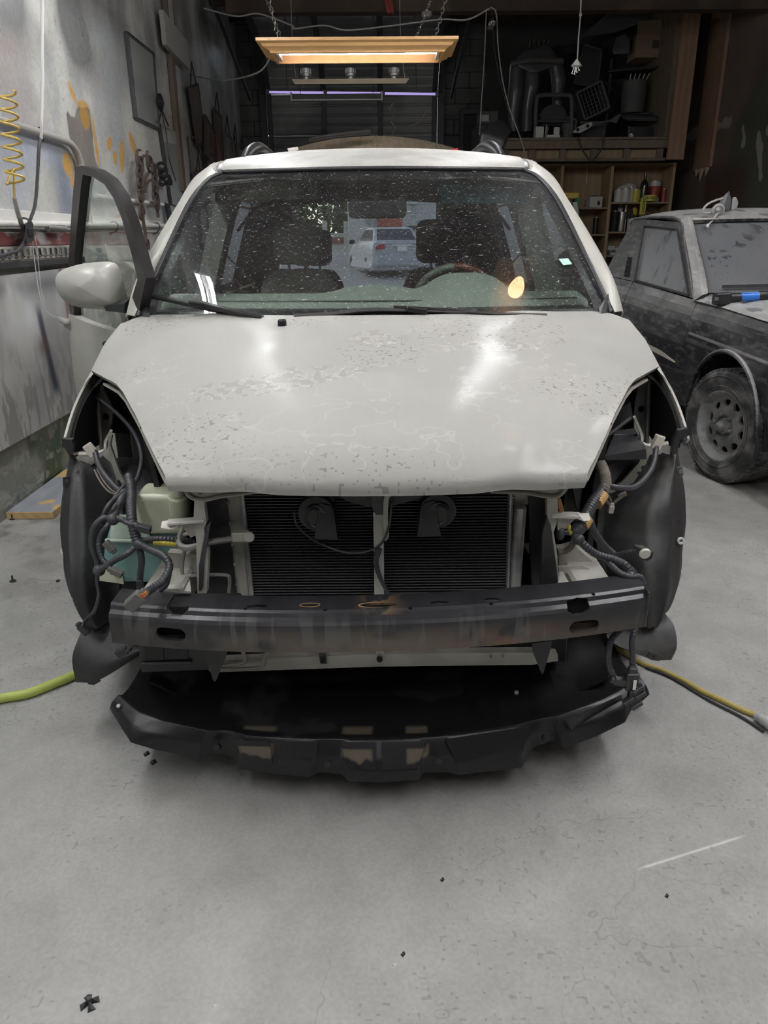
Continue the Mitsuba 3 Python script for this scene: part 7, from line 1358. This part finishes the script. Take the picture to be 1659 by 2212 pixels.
# ------------------------------------------------------------------ hung from the roof
LAMP = thing('workshop_lamp', 'wooden box lamp with a lit tube hanging on chains over the van', 'lamp')
yl0 = 6.42; zb_ = P(770, 114, yl0)[2]; yl1 = yl0 + .36; zt_ = zb_ + .082; xa, xb = P(588, 114, yl0)[0], P(957, 114, yl0)[0]; ex_ = .105
def mould(c0, c1, n):   # moulded board flaring outwards to the top
    prof = [(0, 0), (.012, .001), (.016, .012), (.030, .022), (.060, .034), (.074, .052), (.092, .058), (ex_, .062), (ex_, .082), (ex_ - .03, .082)]
    d = unit(A(*c1) - A(*c0)); return np.array([[A(*c) + A(*n) * u + d * u * s + A(0, 0, v) for u, v in prof] for c, s in ((c0, -1), (c1, 1))])
cs = [(xa, yl0, zb_), (xb, yl0, zb_), (xb, yl1, zb_), (xa, yl1, zb_)]
for k, n in enumerate(((0, -1, 0), (1, 0, 0), (0, 1, 0), (-1, 0, 0))):
    g = mould(cs[k], cs[(k + 1) % 4], n); part(LAMP, 'side_board', sheet(g[::-1], .012), 'oak_wood', 15)
    q0, q1 = A(*cs[k]), A(*cs[(k + 1) % 4]); nn = A(*n); part(LAMP, 'inner_board', hull([q0, q1, q0 + A(0, 0, .07), q1 + A(0, 0, .07), q0 - nn * .012, q1 - nn * .012, q0 - nn * .012 + A(0, 0, .07), q1 - nn * .012 + A(0, 0, .07)]), 'oak_wood', 15)
part(LAMP, 'top_board', cbox(xa - ex_ + .01, xb + ex_ - .01, yl0 - ex_ + .01, yl1 + ex_ - .01, zb_ + .07, zb_ + .08, .003), 'oak_wood', 15)
tz_ = zb_ + .022
for y_ in (6.52,): k = part(LAMP, 'tube', cyl((xa + .05, y_, tz_), (xb - .05, y_, tz_), .0145, 16), 'lamp_white'); scene[k]['emitter'] = emit((1, .96, .9), 24)
for x in (xa + .03, xb - .03): part(LAMP, 'socket', cbox(x - .012, x + .012, 6.48, 6.72, tz_ - .018, zb_ + .068, .004), 'lamp_white')
for (a, b), (c, d), y0, y1 in (((607, 82), (560, -40), 6.6, 6.9), ((600, 82), (575, -30), 6.45, 6.5), ((940, 82), (970, -30), 6.45, 6.5), ((898, 84), (950, -50), 6.7, 7.2)):
    p, q = P(a, b, y0), P(c, d, y1); n_ = int(np.linalg.norm(q - p) / .035); u = unit(q - p); s1 = unit(np.cross(u, (0, 1, 0))); s2 = np.cross(u, s1)
    part(LAMP, 'chain', cat_(*[tube([p + u * (.035 * i) + (s1 if i % 2 else s2) * .012 * math.cos(t) + u * (.0175 + .024 * math.sin(t)) for t in np.linspace(0, 5.5, 7)], .0035, 5, 1) for i in range(n_)]), 'steel', 40, kind='stuff')
# board with three can lights
CB = thing('spot_board', 'wooden board with three unlit metal can spotlights hanging behind the wooden lamp', 'lamp'); yb_ = 8.0
b0, b1 = P(630, 168, yb_), P(884, 168, yb_); zc0 = P(750, 182, yb_)[2]; zc1 = P(750, 170, yb_)[2]
part(CB, 'board', hull([A(b0[0], yb_, zc1), A(b1[0], yb_, zc1), A(b0[0] + .03, yb_ - .02, zc0), A(b1[0] - .03, yb_ - .02, zc0), A(b0[0], yb_ + .14, zc1 + .02), A(b1[0], yb_ + .14, zc1 + .02)]), 'pale_board', 20)
for px in (661, 757, 851):
    c = P(px, 165, yb_ + .06); c[2] = zc1; s = thing_part = part(CB, 'can', lathe([(0, 0), (.032, 0), (.032, .025), (.048, .03), (.050, .05), (.046, .055), (.046, .095), (.040, .10), (0, .10)], c, n=24), 'alum', 30)
    for j in range(8): part(CB + '__can' if s.count('_') < 0 else s, 'fin', obox(c + A(.046 * math.cos(j * .785), .046 * math.sin(j * .785), .075), (.004, .003, .02), [(math.cos(j * .785), math.sin(j * .785), 0), (-math.sin(j * .785), math.cos(j * .785), 0), (0, 0, 1)], .001), 'chrome', 20)
    q = A(c[0], yb_ - .016, (zc0 + zc1) / 2); part(CB, 'lens', lathe([(0, 0), (.06, .0), (.064, .004), (0, .005)], q, (0, -1, -.1), 24).apply_transform(np.eye(4)), 'lamp_white', 30) if False else None
for px in (640, 875): part(CB, 'wire', tube([P(px, 169, yb_ + .08), P(px - 4, 140, yb_ + .08), P(px - 10, 60, yb_ + .1), P(px - 12, -20, yb_ + .1)], .004, 6), 'steel')
# purple tube and the dead fixture in front of the garage door
t = thing('purple_tube_light', 'row of three glowing purple fluorescent tubes across the garage door', 'light'); yp = 9.6
for a, b in ((582, 701), (706, 822), (831, 942)): k = part(t, 'tube', cyl(P(a, 199 + (a - 582) * .012, yp), P(b, 199 + (b - 582) * .012, yp), .0135, 12), 'purple_tube'); scene[k]['emitter'] = emit((.50, .40, .85), .75)
for a in (578, 703, 827, 944): part(t, 'holder', obox(P(a, 199 + (a - 582) * .012, yp), (.02, .02, .03), None, .004), 'dark_steel')
part(t, 'bar', beam(P(576, 197, yp + .06), P(946, 202, yp + .06), .03, .03), 'dark_steel'); 
for a in (620, 900): part(t, 'wire', tube([P(a, 197, yp + .05), P(a - 3, 90, yp + .1), P(a - 6, -30, yp + .1)], .004, 6), 'iron_dark')
t = thing('dead_light_fixture', 'unlit white strip light fixture hanging below the purple tubes', 'light'); yd = 9.3; p0, p1 = P(628, 211, yd), P(826, 211, yd)
part(t, 'housing', hull([(x, y, z) for x in (p0[0], p1[0]) for y, z in ((yd, p0[2] + .035), (yd, p0[2] - .02), (yd + .12, p0[2] + .05), (yd + .12, p0[2] - .02))]), 'lamp_dark', 20); part(t, 'lip', beam((p0[0], yd - .004, p0[2] - .025), (p1[0], yd - .004, p0[2] - .025), .02, .012), 'lamp_white')
for x in (p0[0] + .006, p1[0] - .006): part(t, 'end_cap', cbox(x - .008, x + .008, yd - .01, yd + .13, p0[2] - .03, p0[2] + .055, .003), 'lamp_white')
for f in (.1, .9): part(t, 'wire', tube([(p0[0] + (p1[0] - p0[0]) * f, yd + .06, p0[2] + .04), (p0[0] + (p1[0] - p0[0]) * f, yd + .1, 4.0)], .004, 6, 1), 'iron_dark')
# pull cord with its white end
t = thing('light_pull', 'white cord hanging from the roof with a tasselled end in front of the loft', 'cord'); yq = 7.0
part(t, 'cord', tube([P(1256, -30, yq), P(1254, 30, yq), P(1250, 80, yq), P(1247, 132, yq)], .006, 8), 'cord_grey'); part(t, 'knot', trimesh.creation.icosphere(2, .014).apply_translation(P(1254, 32, yq)), 'cord_grey'); part(t, 'cap', lathe([(.006, .05), (.014, .04), (.04, .008), (.044, 0), (.03, -.006), (0, -.006)], P(1245, 143, yq), n=18), 'cord_white', 40)
for a, b in ((1236, 158), (1241, 160), (1246, 156), (1251, 152), (1243, 154)): part(t, 'strand', cat_(tube([P(1244 + (a - 1244) * .5, 143, yq), P(a, b, yq)], .004, 6, 1), trimesh.creation.icosphere(1, .008).apply_translation(P(a, b, yq))), 'cord_white')
# loose wires
def wire(lab, pts, r=.006, m='cord_grey'):
    t = thing('loose_wire', lab, 'wire'); part(t, 'cable', tube([P(*q) for q in pts], r, 6, 8), m)
wire('long pale wire sagging across the roof above the wooden lamp', [(440, 18, 8.5), (510, 35, 8.5), (560, 30, 8.5), (630, 55, 8.5), (635, 62, 8.5), (700, 55, 8.4), (750, 65, 8.4), (850, 55, 8.4), (950, 42, 8.4), (1010, 42, 8.4), (1058, 18, 8.4)], .008)
wire('white wire looping from the left wall frames to the wooden lamp', [(410, 162, 8.9), (450, 170, 8.4), (500, 172, 7.8), (560, 155, 7.2), (586, 122, 6.95), (596, 118, 6.93)], .007)
wire('thin wire hanging left of the loft, nearest the garage door', [(1052, 8, 9.08), (1050, 40, 9.0), (1046, 130, 9.0), (1040, 220, 9.0), (1036, 292, 9.0)], .006)
wire('thin wire hanging left of the loft, the longest one', [(1060, 15, 9.0), (1072, 30, 9.0), (1076, 100, 9.0), (1085, 170, 9.0), (1098, 225, 9.0), (1106, 250, 9.0), (1125, 300, 9.0), (1138, 345, 9.0)], .007)
wire('thin dark wire hanging between the two pale wires beside the loft', [(1061, 8, 9.08), (1064, 50, 9.1), (1070, 120, 9.1), (1084, 190, 9.1), (1100, 245, 9.1)], .005, 'iron_dark')
wire('short curl of wire dangling before the garage door', [(852, 220, 9.5), (842, 235, 9.5), (850, 250, 9.5), (844, 262, 9.5), (854, 275, 9.5), (846, 290, 9.5)], .005)
wire('wire curve lying across the right half of the garage door', [(922, 232, 9.5), (912, 255, 9.5), (898, 268, 9.5), (884, 272, 9.5)], .005)
t = thing('red_wire_bundle', 'bundle of reddish wires hanging from the cross beam', 'wire')
for k in range(6): part(t, 'wire', tube([P(832 + 3 * k, 0, 8.95), P(834 + 3 * k, 15, 8.93), P(836 + 2.5 * k, 26 + 2 * (k % 3), 8.93)], .007, 6, 4), 'red_cord')
t = thing('clamp_lamp', 'small shiny clamp lamp at the roof left of the loft', 'lamp'); part(t, 'reflector', lathe([(.012, 0), (.03, .02), (.045, .06), (.043, .06), (.028, .022), (.0, .004)], P(1060, 42, 8.9), (.2, -.5, -.8), 18), 'chrome', 40); part(t, 'clamp', obox(P(1059, 60, 8.9), (.03, .02, .02), None, .006), 'iron_rust')
t = thing('smoke_detector', 'round detector on the roof beam right of the wooden lamp', 'detector'); part(t, 'body', lathe([(0, 0), (.05, 0), (.055, .015), (.055, .035), (0, .035)], P(922, 30, 8.95) + A(0, 0, -.02), n=20), 'cord_grey', 40); part(t, 'grille', lathe([(.02, -.002), (.03, -.004), (.032, 0)], P(922, 30, 8.95) + A(0, 0, -.02), n=16), 'cord_white')

# ------------------------------------------------------------------ on the floor
t = thing('garden_hose', 'green hose lying on the floor at the left, running under the wheel liner', 'hose'); part(t, 'hose', tube([PZ(-60, 1530, .016), PZ(0, 1509, .016), PZ(60, 1498, .016), PZ(120, 1475, .016), PZ(160, 1458, .016), PZ(215, 1425, .016), PZ(280, 1370, .016), PZ(330, 1330, .016)], .0155, 12), 'green_hose')
t = thing('extension_cord', 'dirty yellow extension cord running across the floor at the right', 'cord'); part(t, 'cord', tube([PZ(1290, 1370, .009), PZ(1345, 1408, .009), PZ(1390, 1434, .009), PZ(1430, 1448, .009), PZ(1480, 1472, .009), PZ(1515, 1492, .009), PZ(1560, 1513, .009), PZ(1600, 1532, .009), PZ(1634, 1545, .010)], .0085, 10), 'cord_yellow')
a_, b_ = PZ(1632, 1544, .02), PZ(1668, 1568, .02); d_ = unit(b_ - a_); part(t, 'collar', lathe([(.010, 0), (.015, .004), (.015, .010), (.012, .013), (.015, .016), (.015, .024), (.018, .03), (.018, .034), (0, .034)], a_, d_, 16), 'plug_clear'); part(t, 'plug', cat_(cyl(a_ + d_ * .03, a_ + d_ * .085, .018, 16)), 'plug_clear')
for s in (-1, 1): part(t, 'prong', obox(a_ + d_ * .095 + np.cross(d_, UZ) * .008 * s, (.012, .001, .004), [d_, np.cross(d_, UZ), UZ], .0005), 'steel')
part(t, 'flat_cord', tube([PZ(1395, 1442, .005), PZ(1450, 1464, .005), PZ(1530, 1512, .005), PZ(1600, 1548, .005), PZ(1650, 1580, .006)], .0045, 6), 'loom_black')
def clip_(name, px, py, lab, mk, cat='debris', grp=None):
    t = thing(name, lab, cat, grp); mk(t, PZ(px, py, 0))
def spinner(t, o):
    part(t, 'hub', cyl(o, o + A(0, 0, .016), .005, 10), 'black_plastic')
    for k in range(4):
        a = k * 1.57 + .5; u = A(math.cos(a), math.sin(a), 0); s = A(-u[1], u[0], 0); part(t, 'wing', hull([o + u * .004 + s * .003, o + u * .004 - s * .003, o + u * .018 + s * .009, o + u * .018 - s * .007, o + u * .004 + A(0, 0, .012), o + u * .017 + A(0, 0, .006)]), 'black_plastic', 20)
clip_('plastic_fastener', 194, 2168, 'black four-winged plastic fastener on the floor near the front', spinner, 'fastener')
def pin(t, o): part(t, 'head', lathe([(0, 0), (.014, 0), (.014, .004), (0, .005)], o, n=14), 'black_plastic'); part(t, 'stem', cyl(o + A(0, 0, .004), o + A(0, 0, .028), .004, 8), 'black_plastic')
clip_('plastic_fastener', 28, 1256, 'black push pin fastener standing on the floor left of the van', pin, 'fastener'); clip_('plastic_fastener', 27, 1122, 'black push pin fastener on the floor by the end of the plank', pin, 'fastener')
def bit(t, o): part(t, 'piece', hull([o + A(dx, dy, dz) * (.85 if o[0] < -.4 else .5) for dx, dy, dz in ((-.01, 0, 0), (.012, .004, 0), (.0, -.012, 0), (.004, .01, .008), (-.006, -.004, .01), (.008, 0, .006))]), 'black_plastic', 20)
for k, (a, b) in enumerate(((316, 1630), (331, 1648), (955, 1901), (870, 2062), (1440, 1936), (125, 1256))): clip_('black_chip', a, b, ['larger black chip on the floor left under the cover edge', 'smaller black chip just in front of the larger one', 'small black chip on the floor in front of the van centre', 'small black chip nearest the bottom edge of the photo', 'small black chip on the floor at the right', 'tiny black chip left of the van wheel liner'][k], bit, 'debris')
def flake(t, o): part(t, 'flake', hull([o + A(dx, dy, dz) * .6 for dx, dy, dz in ((-.008, 0, 0), (.01, .003, 0), (.002, -.008, 0), (.004, .006, .004), (-.004, -.002, .004))]), 'carton_white', 20)
for k, (a, b) in enumerate(((1606, 1190), (463, 2173), (852, 2085))): clip_('white_flake', a, b, ['white flake on the floor right of the van', 'white flake on the floor near the bottom left', 'white flake beside the small black chip at the bottom'][k], flake, 'debris')

# ------------------------------------------------------------------ outdoors through the open back
def O(px, py, Y): return P(px, py, Y)
CAR = thing('sedan_car', 'silver sedan seen from behind through the van, parked outdoors', 'car'); cy0 = 23.0; cyaw = math.radians(-12); cc0 = A(P(868, 560, cy0)[0], cy0, .24); cf = A(math.sin(-cyaw) * -1, math.cos(cyaw), 0); cr = A(cf[1], -cf[0], 0)
def C(v, w, z): return cc0 + cf * v + cr * w + UZ * z
sec = []
for v, zb2, zt2, hw, hwt in ((0, .42, .98, .78, .70), (.05, .28, 1.06, .86, .74), (.5, .22, 1.08, .89, .76), (1.6, .20, 1.06, .90, .80), (3.2, .20, 1.0, .90, .80), (4.3, .25, .85, .84, .70), (4.5, .35, .70, .70, .60)):
    sec.append([C(v, w, z) for w, z in ((-hw * .96, zb2), (-hw, (zb2 + zt2) * .45), (-hw, zt2 * .82), (-hwt, zt2), (0, zt2 + .02), (hwt, zt2), (hw, zt2 * .82), (hw, (zb2 + zt2) * .45), (hw * .96, zb2), (0, zb2))])
part(CAR, 'body', cat_(face(np.stack([spl(np.array(s), 3, True)[list(range(30)) + [0]] for s in sec])), hull(sec[0] + [q + cf * .02 for q in sec[0]])), 'car_silver', 40)
part(CAR, 'cabin', hull([C(v, s * w, z) for s in (-1, 1) for v, w, z in ((.62, .70, 1.05), (1.15, .58, 1.44), (1.7, .56, 1.475), (2.5, .56, 1.45), (3.3, .70, 1.03))]), 'car_silver', 25)
part(CAR, 'rear_window', hull([C(v, s * w, z) for s in (-1, 1) for v, w, z in ((.66, .60, 1.09), (1.08, .52, 1.41), (.70, .58, 1.06))] + [C(.9, 0, 1.22)]), 'car_glass', 25)
for s in (-1, 1):
    part(CAR, 'side_window', hull([C(v, s * w, z) for v, w, z in ((.95, .705, 1.09), (1.3, .60, 1.40), (2.5, .60, 1.40), (3.1, .705, 1.09), (1.9, .66, 1.2))]), 'car_glass', 25); part(CAR, 'tail_lamp', hull([C(v, s * w, z) for v, w, z in ((-.03, .50, .88), (-.03, .74, .84), (-.03, .72, .98), (-.03, .52, .99), (.25, .86, .90), (.2, .84, 1.0), (.1, .5, .95))]), 'tail_red', 25); part(CAR, 'mirror', rbox(C(2.75, s * 1.0, 1.05), (.10, .06, .07), .04), 'car_glass', 40)
    for v in (.95, 3.6): part(CAR, 'wheel', lathe([(0, -.1), (.30, -.1), (.32, -.06), (.32, .06), (.30, .1), (.2, .11), (0, .09)], C(v, s * .80, .32), cr * s, 24), 'rubber', 40)
part(CAR, 'licence_plate', obox(C(-.05, -.0, .86), (.15, .008, .07), [cr, cf, UZ], .004), 'plate_white'); part(CAR, 'boot_trim', obox(C(-.045, 0, .96), (.30, .008, .015), [cr, cf, UZ], .004), 'chrome'); part(CAR, 'bumper', rbox(C(.02, 0, .52), (.80, .08, .16), .07, [cr, cf, UZ]), 'car_silver', 40)
bx0 = O(778, 500, 31.0)[0]
BLD = thing('block_building', 'grey block building with a red door behind the sedan', 'building'); part(BLD, 'wall', cbox(bx0, 14, 31.0, 37, .08, 7, .02), 'outside_wall', 20); part(BLD, 'corner_pier', cbox(O(752, 500, 30.2)[0], bx0 + .25, 30.2, 31.0, .08, 7, .02), 'outside_wall', 20)
part(BLD, 'door', cbox(O(815, 500, 31)[0], O(868, 500, 31)[0], 30.94, 31.0, .08, O(840, 462, 31)[2], .01), 'outside_red', 20); part(BLD, 'conduit', tube([O(893, 484, 30.95), O(893, 440, 30.95), O(893, 380, 30.95)], .03, 8, 1), 'fence_pale'); part(BLD, 'wall_lamp', lathe([(0, .2), (.05, .18), (.16, .04), (.17, 0), (0, .02)], O(893, 441, 30.8), n=14), 'fence_pale', 40); part(BLD, 'switch_box', obox(O(893, 480, 30.94), (.09, .04, .13), None, .01), 'fence_pale'); part(BLD, 'vent', obox(O(889, 492, 30.95), (.18, .04, .06), None, .01), 'junk_dark')
for r in range(14):
    for c in range(9):
        x = bx0 + .02 + c * .6 + (.3 if r % 2 else 0); z0_ = 1.1 + r * .3
        if x + .57 > 14: continue
        if O(815, 500, 31)[0] - .58 < x < O(868, 500, 31)[0] and z0_ < O(840, 462, 31)[2]: continue
        part(BLD, 'block', cbox(x, x + .585, 30.975, 31.02, z0_, z0_ + .285, .008), 'outside_wall', False)
FN = thing('low_fence', 'low pale fence on a brick footing outdoors at the left', 'fence'); part(FN, 'footing', cbox(-9, O(750, 520, 33)[0], 33, 33.3, 1.0, O(700, 514, 33)[2], .02), 'brick_red', 20); part(FN, 'coping', cbox(-9, O(750, 520, 33)[0], 32.95, 33.35, O(700, 514, 33)[2], O(700, 504, 33)[2], .02), 'fence_pale', 20)
for px in (702, 748): part(FN, 'post', cbox(O(px, 500, 32.9)[0] - .1, O(px, 500, 32.9)[0] + .1, 32.8, 33.0, .08, O(px, 478, 32.9)[2], .02), 'fence_pale', 20)
rng = np.random.default_rng(5)
def tree_(x, y, zc_, R, lab, n=1500):
    t = thing('tree', lab, 'tree'); d = rng.normal(size=(n, 3)); d /= np.linalg.norm(d, axis=1, keepdims=True); c = A(x, y, zc_) + d * (R * rng.uniform(.35, 1, (n, 1)) ** .5) * A(1, .8, .95)
    a = unit(A(1, 0, 0)); u = rng.normal(size=(n, 3)); u /= np.linalg.norm(u, axis=1, keepdims=True); w = np.cross(u, rng.normal(size=(n, 3))); w /= np.linalg.norm(w, axis=1, keepdims=True)
    v = np.stack([c - u * .16, c + w * .09, c + u * .16, c - w * .09], 1).reshape(-1, 3); f = np.arange(n)[:, None] * 4; F = np.vstack([f + [0, 1, 2], f + [0, 2, 3]])
    part(t, 'foliage', trimesh.Trimesh(v, F, process=False), 'foliage', False, kind='stuff'); part(t, 'trunk', tube([(x, y, 0.05), (x + .1, y, zc_ * .6), (x, y, zc_)], [.16, .12, .06], 8), 'trunk')
tree_(-2.9, 40, 3.1, 2.0, 'leafy green tree behind the low fence, the left one', 2200); tree_(-.7, 44.5, 2.9, 1.7, 'leafy green tree behind the low fence beside the block building', 1800); tree_(-7.5, 41, 3.0, 2.2, 'leafy green tree farthest left outdoors', 1500)
struct('far_wall', cbox(-20, 14, 50, 50.3, .08, 1.6, .01), 'fence_pale')
